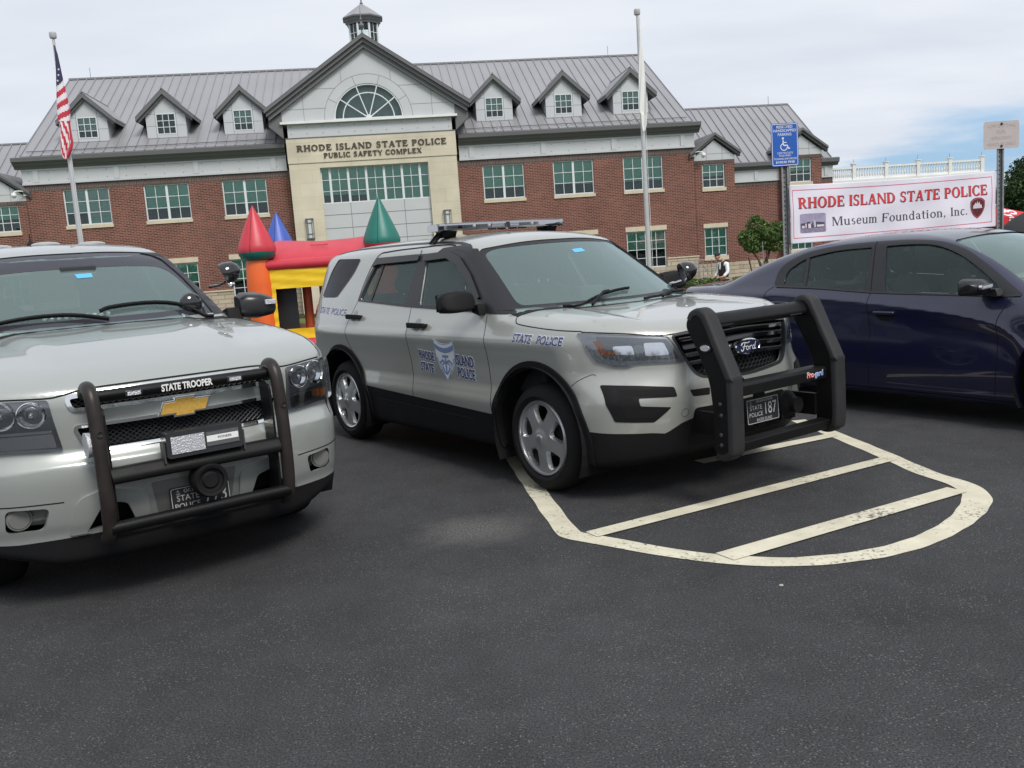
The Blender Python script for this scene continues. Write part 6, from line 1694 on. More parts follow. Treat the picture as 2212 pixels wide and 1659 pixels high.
    # pillar spotlight beyond the windscreen
    for s_ in (1,):
        sp_ = bpy.data.objects.new('spotlight', None); link(sp_, t); sp_.location = (-.44, .935, 1.335); sp_.rotation_euler = Vector((-.40, -.82, -.30)).to_track_quat('X', 'Z').to_euler()
        MB().lathe([(.078, .0), (.082, .012), (.078, .04), (.060, .085), (.025, .115), (0, .12)], 28, 'x').xf(Matrix.Rotation(math.pi, 4, 'Z')).obj('housing', 'gloss', sp_, smooth=True)
        MB().lathe([(0, -.045), (.03, -.040), (.070, .0), (.076, .002)], 28, 'x').obj('spotlight_reflector', 'reflector', sp_, smooth=True)
        MB().lathe([(.079, -.001), (.083, .006), (.079, .012)], 28, 'x').obj('spotlight_rim', 'gloss', sp_, smooth=True)
        MB().tube([(-.44, .90, 1.27), (-.44, .84, 1.262), (-.42, .76, 1.255)], .014, 8).obj('spotlight_arm', 'chrome', t, smooth=True)
    # cabin
    MB().prism([(-.10, .62), (-.10, 1.10), (-.40, 1.165), (-.62, 1.13), (-.66, .62)], -.80, .80, 'y').obj('dashboard', 'inter', t, bevel=.03)
    MB().ball((-.52, .38, 1.13), .10, .20, .06).obj('instrument_hood', 'inter', t, smooth=True)
    steering(t, -.74, .38, 1.06)
    for y in (-.38, .38): seat(t, -1.15, y, .70)
    for y in (-.40, .40): seat(t, -2.15, y, .72, 'seat', .55, .62)
    MB().box(-1.62, -1.60, -.72, .72, .70, 1.58).obj('partition_panel', 'glass', t)
    MB().box(-1.625, -1.595, -.74, .74, .60, .98).obj('partition', 'inter', t)
    MB().box(-3.7, -.7, -.82, .82, .37, .42).obj('cabin_floor', 'inter', t)
    MB().box(-3.45, -3.42, -.7, .7, .5, 1.25).obj('load_cover', 'inter', t)
    MB().prism([(-.98, 1.57), (-.96, 1.63), (-1.0, 1.64), (-1.03, 1.57)], -.10, .12, 'y').obj('rear_view_mirror', 'inter', t, bevel=.01)
    MB().box(-.62, -.55, -.05, .18, 1.14, 1.30).obj('mounted_laptop', 'inter', t, bevel=.01)
    return t
_ms = []
def mat_shade():
    if not _ms: _ms.append(mat('recess_shade_paint', (0.20, 0.205, 0.19), 0.36, 0.35, 0.5, 1.0, 0.02))  # darker copy of the body paint, with recess shade put into the colour
    return _ms[0]
build_explorer()
# ================================================================== the pale grey SUV at the left
def lens_ring(hull, par, y, z, r, name='lamp_bowl'):
    """a round reflector bowl sunk behind the lens"""
    P, ok = hull.project([[y, z]], 'x', 1); p = P[0]; g = hull.grad(P)[0]; g = np.array([g[0], g[1] * .6, 0]); g /= np.linalg.norm(g)
    o = bpy.data.objects.new(name, None)
    m = MB().lathe([(0, -.010), (r * .22, -.008), (r * .30, .0), (r * .34, -.012), (r * .70, .000), (r * .95, .008), (r, .012), (r * 1.06, .009)], 28, 'x')
    m.ball((.006, 0, 0), .012, r * .22, r * .22, 10, 8)
    M_ = Matrix.Translation(Vector(p + g * .004)) @ Vector(g).to_track_quat('X', 'Z').to_matrix().to_4x4()
    m.xf(M_); return m.obj(name, 'reflector', par, smooth=True, angle=60)

def build_tahoe():
    H = mk_tahoe()
    t = thing('police_suv', 'pale grey SUV with STATE TROOPER grille bar, twin tube bull bar and gold cross emblem', 'police car', (0, 0, 0), 0, 'state police vehicles')
    place(t, POSE_TA)
    hull = H.build(shell=.028)
    shield_w = rpoly([(-.80, 1.325), (.80, 1.325), (.655, 1.765), (.30, 1.795), (-.30, 1.795), (-.655, 1.765)], [.03, .03, .05, .3, .3, .05], 6)
    winF = rpoly([(-1.95, 1.33), (-1.95, 1.76), (-1.28, 1.76), (-.62, 1.33)], [.03, .05, .10, .03], 6)
    winR = rpoly([(-2.98, 1.34), (-2.98, 1.76), (-2.07, 1.76), (-2.07, 1.33)], [.08, .05, .03, .03], 6)
    winQ = rpoly([(-3.95, 1.36), (-3.88, 1.76), (-3.12, 1.76), (-3.10, 1.35)], [.05, .06, .04, .03], 6)
    up_g = rpoly([(-.515, 1.040), (-.2, 1.050), (.2, 1.050), (.515, 1.040), (.500, .992), (-.500, .992)], [.02, .3, .3, .02, .02, .02], 5)
    lo_g = rpoly([(-.500, .898), (.500, .898), (.462, .795), (.40, .785), (-.40, .785), (-.462, .795)], [.015, .015, .03, .05, .05, .03], 5)
    cut = []
    for w_ in (winF, winR, winQ):
        a, b = side_cutter(w_, -1.3, -.35); cut += [a, b]
    wells = []
    for x in (0, -2.946):
        for s_ in (-1, 1): wells.append(MB().prism([(x + .47 * math.cos(q), .41 + .47 * math.sin(q)) for q in np.linspace(0, 2 * math.pi, 64, endpoint=False)], s_ * .62, s_ * 1.3, 'y'))
    rear_w = rpoly([(-.68, 1.36), (.68, 1.36), (.60, 1.74), (-.60, 1.74)], .05, 4)
    gr = joined([MB().prism(up_g, .55, 1.3, 'x'), MB().prism(lo_g, .55, 1.3, 'x')])
    tows = joined([MB().prism(rpoly([(s_ * .525, .395), (s_ * .430, .530), (s_ * .330, .505), (s_ * .290, .405)], .025, 4), .70, 1.3, 'x') for s_ in (-1, 1)])
    fogs = joined([MB().prism(rpoly([(s_ * .660, .535), (s_ * .838, .545), (s_ * .845, .43), (s_ * .690, .425)], .03, 5), .60, 1.3, 'x') for s_ in (-1, 1)])
    me = cut_all(hull, [joined(cut), MB().prism(shield_w, -1.45, .35, 'x'), MB().prism(rear_w, -4.6, -3.8, 'x'), joined(wells), gr, tows, fogs])
    def dam(x, y): return np.interp(abs(y), [0, .4, .8, 1.0], [.392, .372, .365, .375]) if x > .3 else .33
    cs = mesh_of(height_solid(dam, -4.5, 1.3, -1.2, 1.2, 60, 49))
    me_l = boolean(me.copy(), cs, 'INTERSECT'); me_u = boolean(me, cs, 'DIFFERENCE')
    H.finish(me_u, 'body', 'silver2', t); H.finish(me_l, 'air_dam', 'plastic', t)
    MB().box(-4.0, .5, -.6, .6, .33, .38).obj('floor_pan', 'black', t)
    # windows
    ws = H.skin('windscreen', [scale_poly(shield_w, .016)], 'x', 1, 'wglass', t, -.006, .003, .06)
    inner = rpoly([(-.735, 1.37), (.735, 1.37), (.60, 1.668), (.3, 1.690), (-.3, 1.690), (-.60, 1.668)], [.06, .06, .10, .3, .3, .10], 6)
    H.skin('windscreen_border', [shield_w, inner], 'x', 1, 'visor_tint', ws, -.0045, .0015, .04)
    H.skin('windscreen_sticker', [[(-.03, 1.650), (.075, 1.652), (.072, 1.624), (-.025, 1.622)]], 'x', 1, 'sticker', ws, -.003, .001, .05)
    for s_ in (-1, 1):
        for w_, g_ in ((winF, 'glass'), (winR, 'pglass'), (winQ, 'pglass')):
            H.skin('side_window', [scale_poly(w_, .012)], 'y', s_, g_, t, -.008, .003, .07)
        H.skin('pillar_trim', [[(-.60, 1.315), (-1.25, 1.775), (-1.31, 1.765), (-.66, 1.315)]], 'y', s_, 'pillar', t, .003, .006, .03)
        H.line('panel_gap', [(-.42, 1.285), (-.40, 1.20), (-.385, .9), (-.40, .45)], 'y', s_, 'gap', t, .006)
        for x in (0, -2.946): wheel_well(t, x, s_, .48, .41); wheel(t, x, .955, s_, .388, .265, .225, 'steel')
    H.skin('rear_window', [scale_poly(rear_w, .016)], 'x', -1, 'pglass', t, -.006, .003, .08)
    for (yy) in (1,):
        fp_ = smooth_path([(.93, -.62), (.6, -.64), (.2, -.67), (-.2, -.715), (-.48, -.76)], 6)
    # bonnet shut lines
    H.line('panel_gap', [(-.86, 1.066), (-.78, 1.064), (-.605, 1.054), (-.54, 1.060), (-.425, 1.078), (-.2, 1.082), (.2, 1.082), (.425, 1.078), (.54, 1.060), (.605, 1.054), (.78, 1.064), (.86, 1.066)], 'x', 1, 'gap', t, .008)
    for s_ in (-1, 1):
        pth = [(.74, s_ * .895), (.60, s_ * .885), (.3, s_ * .870), (-.1, s_ * .855), (-.44, s_ * .835)]
        H.line('panel_gap', pth if s_ > 0 else pth[::-1], 'z', 1, 'gap', t, .007) if s_ < 0 else H.line('panel_gap', pth[::-1][::-1], 'z', 1, 'gap', t, .007)
    cw = [(-.60, -.80), (-.50, -.84), (-.40, -.60), (-.365, -.3), (-.355, 0), (-.365, .3), (-.40, .60), (-.50, .84), (-.60, .80), (-.50, .58), (-.44, .3), (-.425, 0), (-.44, -.3), (-.50, -.58)]
    H.skin('cowl', [cw], 'z', 1, 'plastic', t, .004, .008, .04)
    for pts in ([(-.46, .03), (-.54, -.20), (-.60, -.55), (-.60, -.74)], [(-.50, .70), (-.62, .50), (-.57, .10), (-.535, .0)]):
        q, _ = H.project([(a, b) for a, b in smooth_path(pts, 6)], 'z', 1); g = H.grad(q)
        wp = MB().tube([tuple(p + n_ * .022) for p, n_ in zip(q, g)], .010, 6); wp.tube([tuple(p + n_ * .008) for p, n_ in zip(q, g)], .006, 4)
        wp.obj('wiper', 'plastic', t, smooth=True)
    # headlamps
    for s_ in (-1, 1):
        def sx(P_): return [(s_ * q[0], q[1]) for q in P_]
        hp = sx([(.598, 1.044), (.751, 1.052), (.872, 1.058), (.922, 1.055), (.948, .95), (.960, .835), (.880, .822), (.782, .822), (.565, .806), (.588, .95)])
        hl = H.skin('headlamp', [rpoly(hp, .012, 3)], 'x', 1, 'lampmid', t, .002, .012, .03)
        for (yy, zz, rr) in ((.675, .984, .060), (.795, .990, .064)): lens_ring(H, hl, s_ * yy, zz, rr)
        H.skin('lamp_divider', [rpoly(sx([(.60, .902), (.93, .912), (.932, .900), (.602, .890)]), .004, 2)], 'x', 1, 'chrome', hl, .006, .004, .03)
        H.skin('turn_signal', [rpoly(sx([(.60, .885), (.825, .890), (.825, .830), (.590, .818)]), .006, 2)], 'x', 1, 'reflector', hl, .005, .003, .02)
        H.skin('amber_marker', [rpoly(sx([(.835, .884), (.892, .886), (.895, .845), (.835, .838)]), .006, 2)], 'x', 1, 'amber' , hl, .005, .003, .02)
        H.skin('headlamp_lens', [rpoly(hp, .012, 3)], 'x', 1, 'lens', hl, .022, .020, .03)
        # fog lamp pocket
        fb = MB(); P, ok = H.project([[s_ * .765, .49]], 'x', 1); xq = P[0, 0]
        fb.lathe([(0, 0), (.045, 0), (.050, -.006), (.056, -.006), (.058, -.02)], 28, 'x', (xq - .035, s_ * .782, .492)); fb.obj('fog_lamp', mat_shade(), t, smooth=True)
        H.skin('fog_pocket', [rpoly([(s_ * .65, .545), (s_ * .85, .555), (s_ * .855, .42), (s_ * .68, .415)], .03, 5)], 'x', 1, mat_shade(), t, -.072, .004, .03)  # pocket shade deepened by the darker paint
        # arched tow-hook surround
        a = rpoly([(s_ * .590, .385), (s_ * .545, .560), (s_ * .420, .600), (s_ * .235, .560), (s_ * .225, .385)], [.02, .04, .04, .05, .02], 5)
        b = rpoly([(s_ * .520, .385), (s_ * .430, .535), (s_ * .330, .512), (s_ * .285, .385)], .02, 4)
        H.skin('tow_surround', [a, b], 'x', 1, 'silver2', t, .016, .022, .025)
        H.skin('tow_recess', [rpoly([(s_ * .54, .38), (s_ * .44, .55), (s_ * .31, .53), (s_ * .27, .38)], .02, 3)], 'x', 1, 'black', t, -.09, .004, .05)
    # bumper lines
    H.line('bumper_line', [(-.93, .575), (-.85, .562), (-.60, .556)], 'x', 1, 'gap', t, .006)
    H.line('bumper_line', [(.60, .556), (.85, .562), (.93, .575)], 'x', 1, 'gap', t, .006)
    H.skin('plate_recess_shade', [rpoly([(-.215, .585), (.215, .585), (.185, .40), (-.185, .40)], .012, 3)], 'x', 1, mat_shade(), t, .0025, .004, .04)  # flat patch, its recess shade painted as a darker tone
    # grille
    def ring2(loop, w_): return [scale_poly(loop, w_ + .004), scale_poly(loop, -.002)]
    go = H.skin('grille', [scale_poly(up_g, .02)], 'x', 1, 'black', t, -.06, .004, .04)
    H.skin('grille', [scale_poly(lo_g, .02)], 'x', 1, 'black', go, -.06, .004, .04)
    H.skin('grille_chrome', ring2(up_g, .014), 'x', 1, 'chrome', go, .012, .03, .025)
    H.skin('grille_chrome', ring2(lo_g, .011), 'x', 1, 'chrome', go, .008, .03, .025)
    for (z0, z1, yw, row) in ((.792, .895, .49, 5), (.996, 1.045, .50, 2)):
        gm = MB(); n = int(2 * yw / .030)
        for k in range(n + 1):
            y = -yw + k * 2 * yw / n
            for sg in (-1, 1):
                yb = y + sg * (z1 - z0) * 1.35
                if abs(yb) > yw: 
                    fct = (math.copysign(yw, yb) - y) / (yb - y); yb = math.copysign(yw, yb)
                else: fct = 1
                def xx(v): return .875 - .20 * v * v
                gm.tube([(xx(y), y, z0), (xx(yb), yb, z0 + (z1 - z0) * fct)], .0028, 4, cap=False)
        gm.obj('grille_mesh', 'lampdark', go)
    # gold cross emblem with chrome rim
    bt = [(-.125, -.031), (-.045, -.031), (-.050, -.044), (.045, -.044), (.050, -.031), (.110, -.031), (.130, .022), (.048, .022), (.052, .040), (-.044, .040), (-.048, .022), (-.105, .022)]
    bt = [(-.122, -.030), (-.046, -.030), (-.049, -.044), (.041, -.044), (.044, -.030), (.102, -.030), (.124, .026), (.048, .026), (.051, .041), (-.039, .041), (-.042, .026), (-.100, .026)]
    b1 = [(a, b + .936) for a, b in scale_poly(bt, .009)]; b0 = [(a, b + .936) for a, b in bt]
    eo = MB().prism(b1, .895, .925, 'x').obj('emblem', 'chrome', t, bevel=.003)
    MB().prism(b0, .925, .931, 'x').obj('emblem_face', 'gold', eo, bevel=.002)
    # bull bar of bent tube
    bb = bpy.data.objects.new('bull_bar', None); link(bb, t); bb['label'] = 'black tube bull bar with light box and horn'
    for s_ in (-1, 1):
        pth = smooth_path([(.90, s_ * .452, 1.062), (.95, s_ * .452, 1.092), (1.00, s_ * .452, 1.082), (1.035, s_ * .452, 1.03), (1.055, s_ * .452, .90), (1.065, s_ * .452, .75), (1.065, s_ * .452, .55), (1.05, s_ * .452, .44), (1.02, s_ * .452, .385), (.97, s_ * .452, .36)], 6)
        MB().tube(pth, .033, 16).obj('upright_tube', 'bartube', bb, smooth=True, angle=60)
        MB().prism(rpoly([(.90, 1.03), (1.03, .98), (1.045, .80), (1.045, .45), (.99, .38), (.90, .38), (.93, .7)], .02, 3), s_ * .405, s_ * .417, 'y').obj('side_plate', 'powder', bb)
        MB().lathe([(0, .0), (.012, -.002), (.013, -.012)], 12, 'x').xf(Matrix.Translation((1.088, s_ * .452, .885)) @ Matrix.Rotation(math.pi, 4, 'Z')).obj('bolt', 'steel', bb)
    MB().prism(rpoly([(.945, 1.020), (.985, 1.018), (1.0, 1.05), (.985, 1.075), (.945, 1.075)], .012, 4), -.44, .44, 'y').obj('top_bar', 'powder', bb, smooth=True, angle=50)
    MB().prism(rpoly([(.99, .625), (1.085, .635), (1.09, .665), (1.06, .712), (.99, .705)], .015, 4), -.42, .42, 'y').obj('middle_bar', 'powder', bb, smooth=True, angle=50)
    MB().tube([(1.055, -.45, .425), (1.055, .45, .425)], .030, 14).obj('lower_tube', 'powder', bb, smooth=True)
    MB().box(.98, 1.02, -.42, .42, .36, .375).obj('lower_brace', 'powder', bb)
    V, T = text_sans('STATE TROOPER', .035); flat_mesh('bar_lettering', fit2(V, -.125, 1.030, .128, 1.066), T, yz(1.0025), 'white', bb)
    for y in (-.255, .245):
        b_ = MB().box(.985, 1.004, y - .040, y + .040, 1.030, 1.060).obj('led_module', 'lampdark', bb, bevel=.004); MB().box(1.0045, 1.007, y - .030, y + .030, 1.036, 1.054).obj('led_lens', 'led', b_)
    # box light on the middle bar
    bx = MB(); x0, x1, y0, y1, z0, z1 = 1.02, 1.105, -.165, .215, .712, .838
    bx.prism(rpoly([(y0, z0), (y1, z0), (y1, z1), (y0, z1)], .018, 4), x0, x1, 'x'); lo_ = bx.obj('box_light', 'lampdark', bb)
    MB().box(x1 + .001, x1 + .004, y0 + .022, .020, z0 + .020, z1 - .022).obj('led_panel', 'led', lo_)
    MB().box(x1 + .001, x1 + .005, .028, y1 - .022, z0 + .030, z1 - .026).obj('reflector_panel', 'reflector', lo_)
    MB().box(x1 + .0055, x1 + .007, .030, y1 - .026, z0 + .052, z1 - .045).obj('light_label', 'white', lo_)
    V, T = text_sans('PIONEER', .01); flat_mesh('light_label_text', fit2(V, .085, z0 + .062, .155, z0 + .074), T, yz(x1 + .0078), 'lampdark', lo_)
    for y in (y0 - .012, y1 + .004): MB().box(x0 + .02, x1 - .01, y, y + .008, z0 - .02, z0 + .08).obj('light_bracket', 'steel', lo_)
    hn = MB().lathe([(0, .02), (.035, .022), (.045, .012), (.060, .015), (.064, .03), (.078, .034), (.086, .02), (.088, -.02), (.08, -.08), (0, -.09)], 32, 'x', (1.065, .035, .565)); hn.obj('horn_speaker', 'plastic', bb, smooth=True, angle=30)
    MB().lathe([(0, .0), (.025, .004), (.050, .018), (.058, .03), (.060, .0), (0, -.01)], 24, 'y').xf(Matrix.Translation((1.0, -.500, .83))).obj('side_marker', 'led', bb, smooth=True)
    pl = plate(t, .952, .018, .455, R(-2), [('OCEAN STATE', -.55, .60, .60, .82, 0), ('STATE', -.80, .08, -.06, .46, 0), ('POLICE', -.88, -.44, -.04, -.08, 0), ('773', .12, -.44, .86, .56, 0), ('RHODE ISLAND', -.5, -.88, .5, -.60, 0)])
    # mirrors
    for s_ in (-1, 1):
        secs = []
        for yy, (x0, x1, z0, z1) in ((.925, (-.70, -.57, 1.285, 1.440)), (.965, (-.715, -.545, 1.272, 1.462)), (1.07, (-.715, -.535, 1.262, 1.458)), (1.16, (-.70, -.555, 1.275, 1.432)), (1.187, (-.675, -.59, 1.30, 1.405))):
            rp = rpoly([(x0, z0), (x1, z0 + .02), (x1 - .01, z1 - .03), (x0, z1)], .045, 5); secs.append([(a, s_ * yy, b - .01) for a, b in rp])
        n = len(secs[0]); vs = [p for q in secs for p in q]
        fs = [(i * n + k, i * n + (k + 1) % n, (i + 1) * n + (k + 1) % n, (i + 1) * n + k) for i in range(4) for k in range(n)] + [tuple(range(n))[::-1], tuple(range(4 * n, 5 * n))]
        m_ = MB().add(vs, fs if s_ > 0 else [f[::-1] for f in fs]).obj('door_mirror', 'gloss2', t, smooth=True, angle=45)
        MB().prism(rpoly([(-.58, 1.235), (-.74, 1.25), (-.72, 1.33), (-.62, 1.35)], .015, 3), s_ * .84, s_ * .94, 'y').obj('mirror_arm', 'plastic', m_, bevel=.01)
        sg = MB().box(-.550, -.528, min(s_ * 1.085, s_ * 1.165), max(s_ * 1.085, s_ * 1.165), 1.350, 1.385); sg.obj('mirror_lamp', 'led', m_, bevel=.004)
    # spotlight at the pillar
    for s_ in (1,):
        sp_ = bpy.data.objects.new('spotlight', None); link(sp_, t); sp_.location = (-.60, .835, 1.575); sp_.rotation_euler = Vector((-.305, -.90, -.40)).to_track_quat('X', 'Z').to_euler()
        MB().lathe([(.074, .0), (.078, .012), (.075, .04), (.060, .085), (.025, .115), (0, .12)], 28, 'x').xf(Matrix.Rotation(math.pi, 4, 'Z')).obj('housing', 'gloss', sp_, smooth=True)
        MB().lathe([(0, -.045), (.03, -.040), (.066, .0), (.072, .002)], 28, 'x').obj('spotlight_reflector', 'lampback', sp_, smooth=True)
        MB().tube([(-.61, .845, 1.525), (-.68, .82, 1.505), (-.76, .785, 1.50)], .010, 8).obj('spotlight_arm', 'gloss', t, smooth=True); MB().ball((-.56, .868, 1.508), .020, .026, .020).obj('spotlight_knob', 'chrome', t, smooth=True)
    # inside: dash, seats, visors, light bar behind the glass
    MB().prism([(-.30, .7), (-.36, 1.18), (-.60, 1.275), (-.90, 1.24), (-.95, .7)], -.84, .84, 'y').obj('dashboard', 'inter', t, bevel=.03)
    steering(t, -1.05, .42, 1.20, .19)
    for y in (-.42, .42): seat(t, -1.55, y, .85, 'seat', .66, .54)
    MB().box(-1.98, -1.95, -.75, .75, .7, 1.1).obj('partition', 'inter', t)
    MB().box(-4.0, -.8, -.85, .85, .42, .46).obj('cabin_floor', 'inter', t)
    MB().box(-4.0, -2.0, -.70, .70, .85, 1.0).obj('rear_seat', 'seat', t)
    dl = MB().box(-.78, -.74, -.30, .12, 1.365, 1.395); dl.obj('dash_light', 'lampdark', t, bevel=.004)
    dv = MB()
    for k in range(10): dv.lathe([(0, .008), (.013, .006), (.014, 0)], 10, 'x', (-.739, -.28 + k * .042, 1.38))
    dv.obj('dash_light_lens', 'led', t)
    MB().ball((-.62, .60, 1.40), .05, .075, .075).obj('round_speaker', 'gloss', t, smooth=True)
    MB().box(-1.02, -.98, -.10, .12, 1.63, 1.70).obj('rear_view_mirror', 'inter', t, bevel=.01)
    # roof: low lights and aerials
    for (x, y) in ((-1.95, -.62), (-1.95, -.30), (-1.95, .02), (-1.95, .34)):
        q, _ = H.project([[x, y]], 'z', 1); MB().ball((x, y, q[0, 2] + .001), .07, .10, .022, 16, 8).obj('roof_marker', 'silver2', t, smooth=True)
    for (x, y, h_) in ((-2.3, -.46, .10), (-2.5, -.28, .13), (-2.4, -.0, .10)):
        q, _ = H.project([[x, y]], 'z', 1); MB().lathe([(.03, -.01), (.026, .02), (.010, .04), (.004, .06), (.004, h_), (0, h_)], 12, 'z', (x, y, q[0, 2])).obj('aerial', 'plastic', t, smooth=True)
MT['visor_tint'] = glass('smoked_border', (0.14, 0.13, 0.16), extra=0.02, veil_f=.25, veil=(.12, .12, .15), refl=(.75, .75, .8))
MT['gloss2'] = mat('satin_black', (0.016, 0.016, 0.018), 0.30, 0, 0.5)
build_tahoe()

# ================================================================== the dark blue sedan at the right
def build_charger():
    H = mk_charger()
    t = thing('police_sedan', 'dark navy blue four door sedan parked right of the grey SUV', 'police car', (0, 0, 0), 0, 'state police vehicles')
    place(t, POSE_CH)
    hull = H.build(na=310, dx=.017, nc=60, shell=.028)
    winF = rpoly([(-1.545, 1.045), (-1.672, 1.418), (-1.45, 1.424), (-1.22, 1.412), (-.985, 1.328), (-.772, 1.205), (-.60, 1.085), (-.565, 1.018)], [.02, .02, .1, .12, .1, .1, .06, .02], 5)
    winR = rpoly([(-2.628, 1.118), (-2.640, 1.235), (-2.478, 1.345), (-2.18, 1.402), (-1.805, 1.414), (-1.728, 1.055)], [.02, .06, .08, .15, .02, .02], 5)
    ws_ = rpoly([(-.80, 1.0), (.80, 1.0), (.60, 1.435), (.25, 1.472), (-.25, 1.472), (-.60, 1.435)], [.03, .03, .06, .3, .3, .06], 6)
    rw_ = rpoly([(-.66, 1.175), (.66, 1.175), (.54, 1.41), (.2, 1.435), (-.2, 1.435), (-.54, 1.41)], [.04, .04, .05, .2, .2, .05], 5)
    cut = []
    for w_ in (winF, winR):
        a, b = side_cutter(w_, -1.3, -.30); cut += [a, b]
    wells = []
    for x in (0, -3.052):
        for s_ in (-1, 1): wells.append(MB().prism([(x + .42 * math.cos(q), .37 + .42 * math.sin(q)) for q in np.linspace(0, 2 * math.pi, 64, endpoint=False)], s_ * .58, s_ * 1.3, 'y'))
    me = cut_all(hull, [joined(cut), MB().prism(ws_, -1.3, .3, 'x'), MB().prism(rw_, -4.4, -2.3, 'x'), joined(wells)])
    H.finish(me, 'body', 'navy', t)
    MB().box(-3.9, .6, -.58, .58, .22, .27).obj('floor_pan', 'black', t)
    outer = rpoly([(-2.732, 1.108), (-2.745, 1.241), (-2.685, 1.31), (-2.515, 1.396), (-2.19, 1.447), (-1.794, 1.462), (-1.45, 1.462), (-1.18, 1.435), (-.95, 1.360), (-.695, 1.212), (-.405, 1.014), (-.58, 1.004), (-1.671, 1.040)], [.03, .06, .06, .08, .15, .2, .2, .2, .1, .1, .02, .02, .1], 5)
    for s_ in (-1, 1):
        H.skin('window_frame', [outer, winF, winR], 'y', s_, 'pillar', t, .004, .009, .022)
        H.skin('side_window', [scale_poly(winF, .012)], 'y', s_, 'glass', t, -.008, .003, .06)
        H.skin('side_window', [scale_poly(winR, .012)], 'y', s_, 'glass', t, -.008, .003, .06)
        H.skin('window_divider', [rpoly([(-2.405, 1.10), (-2.365, 1.10), (-2.435, 1.352), (-2.470, 1.345)], .004, 2)], 'y', s_, 'pillar', t, .002, .010, .04)
        H.line('panel_gap', [(-1.671, 1.035), (-1.680, .98), (-1.677, .95), (-1.66, .80), (-1.654, .62), (-1.67, .40), (-1.686, .235)], 'y', s_, 'gap', t, .006)
        H.line('panel_gap', [(-1.668, 1.04), (-1.79, 1.46)], 'y', s_, 'gap', t, .006, .0055)
        H.line('panel_gap', [(-.475, .99), (-.53, .9), (-.562, .805), (-.561, .583), (-.575, .40), (-.595, .227)], 'y', s_, 'gap', t, .006)
        H.line('panel_gap', [(-2.722, 1.10), (-2.786, 1.05), (-2.775, .97), (-2.70, .85), (-2.60, .70), (-2.55, .55), (-2.56, .30)], 'y', s_, 'gap', t, .006)
        H.line('panel_gap', [(-2.55, .232), (-1.9, .229), (-1.06, .218), (-.39, .201)], 'y', s_, 'gap', t, .008)
        H.line('sill_edge_highlight', [(-2.5, .226), (-1.9, .222), (-1.06, .211), (-.39, .195)], 'y', s_, 'navy2', t, .005, .004)
        H.line('window_sill_trim', [(-2.70, 1.098), (-2.2, 1.078), (-1.671, 1.042), (-1.1, 1.024), (-.58, 1.010), (-.42, 1.010)], 'y', s_, 'gloss2', t, .014, .008)
        for (x0, x1, z0) in ((-1.605, -1.41, .852), (-2.70, -2.50, .93)):
            P, _ = H.project([[(x0 + x1) / 2, z0 + .02]], 'y', s_); yb = float(P[0, 1])
            rc = H.skin('handle_recess_shade', [rpoly([(x0 + .01, z0 + .025), (x1, z0 + .025), (x1 - .01, z0 - .02), (x1 - .06, z0 - .048), (x0 + .07, z0 - .048), (x0 + .02, z0 - .02)], .02, 4)], 'y', s_, 'gap', t, .001, .002, .03)  # flat dark patch painted in for shade under the handle
            MB().prism(rpoly([(x0, z0 + .006), (x1, z0 + .006), (x1, z0 + .034), (x0, z0 + .036)], .012, 4), yb + s_ * -.004, yb + s_ * .030, 'y').obj('door_handle', 'navy', t, bevel=.008)
        # mirror
        secs = []
        for yy, (x0, x1, z0, z1) in ((.955, (-.74, -.60, 1.035, 1.135)), (.99, (-.755, -.575, 1.028, 1.152)), (1.08, (-.76, -.57, 1.022, 1.158)), (1.155, (-.745, -.59, 1.032, 1.148)), (1.18, (-.72, -.62, 1.055, 1.125))):
            rp = rpoly([(x0, z0), (x1 - .03, z0 + .005), (x1, z0 + .06), (x1 - .04, z1 - .01), (x0, z1)], .03, 5); secs.append([(a, s_ * yy, b) for a, b in rp])
        n = len(secs[0]); vs = [p for q in secs for p in q]
        fs = [(i * n + k, i * n + (k + 1) % n, (i + 1) * n + (k + 1) % n, (i + 1) * n + k) for i in range(4) for k in range(n)] + [tuple(range(n))[::-1], tuple(range(4 * n, 5 * n))]
        m_ = MB().add(vs, fs if s_ > 0 else [f[::-1] for f in fs]).obj('door_mirror', 'gloss2', t, smooth=True, angle=45)
        MB().prism(rpoly([(-.54, 1.01), (-.66, 1.02), (-.66, 1.06), (-.56, 1.07)], .01, 3), s_ * .86, s_ * .97, 'y').obj('mirror_arm', 'gloss2', m_, bevel=.008)
        lm_ = MB().prism(rpoly([(1.00, 1.085), (1.15, 1.075), (1.15, 1.108), (1.00, 1.115)], .014, 4) if s_ > 0 else rpoly([(-1.00, 1.085), (-1.15, 1.075), (-1.15, 1.108), (-1.00, 1.115)], .014, 4), -.585, -.562, 'x').obj('mirror_lamp_bezel', 'chrome', m_)
        MB().prism([(s_ * 1.012, 1.092), (s_ * 1.14, 1.084), (s_ * 1.14, 1.100), (s_ * 1.012, 1.107)], -.5615, -.556, 'x').obj('mirror_lamp', 'led', lm_)
        for x in (0, -3.052): wheel_well(t, x, s_, .43, .37, .97, .58); wheel(t, x, .935, s_, .355, .235, .235, 'steel')
        H.skin('tail_lamp', [rpoly([(s_ * .86, 1.0), (s_ * .35, 1.02), (s_ * .35, .90), (s_ * .84, .86)], .02, 3)], 'x', -1, 'red_lens', t, .006, .008, .05)
        H.skin('headlamp', [rpoly([(s_ * .84, .72), (s_ * .50, .70), (s_ * .52, .62), (s_ * .84, .63)], .02, 3)], 'x', 1, 'lampback', t, .006, .008, .05)
    H.skin('windscreen', [scale_poly(ws_, .016)], 'x', 1, 'wglass', t, -.006, .003, .06)
    H.skin('rear_window', [scale_poly(rw_, .016)], 'x', -1, 'glass', t, -.006, .003, .06)
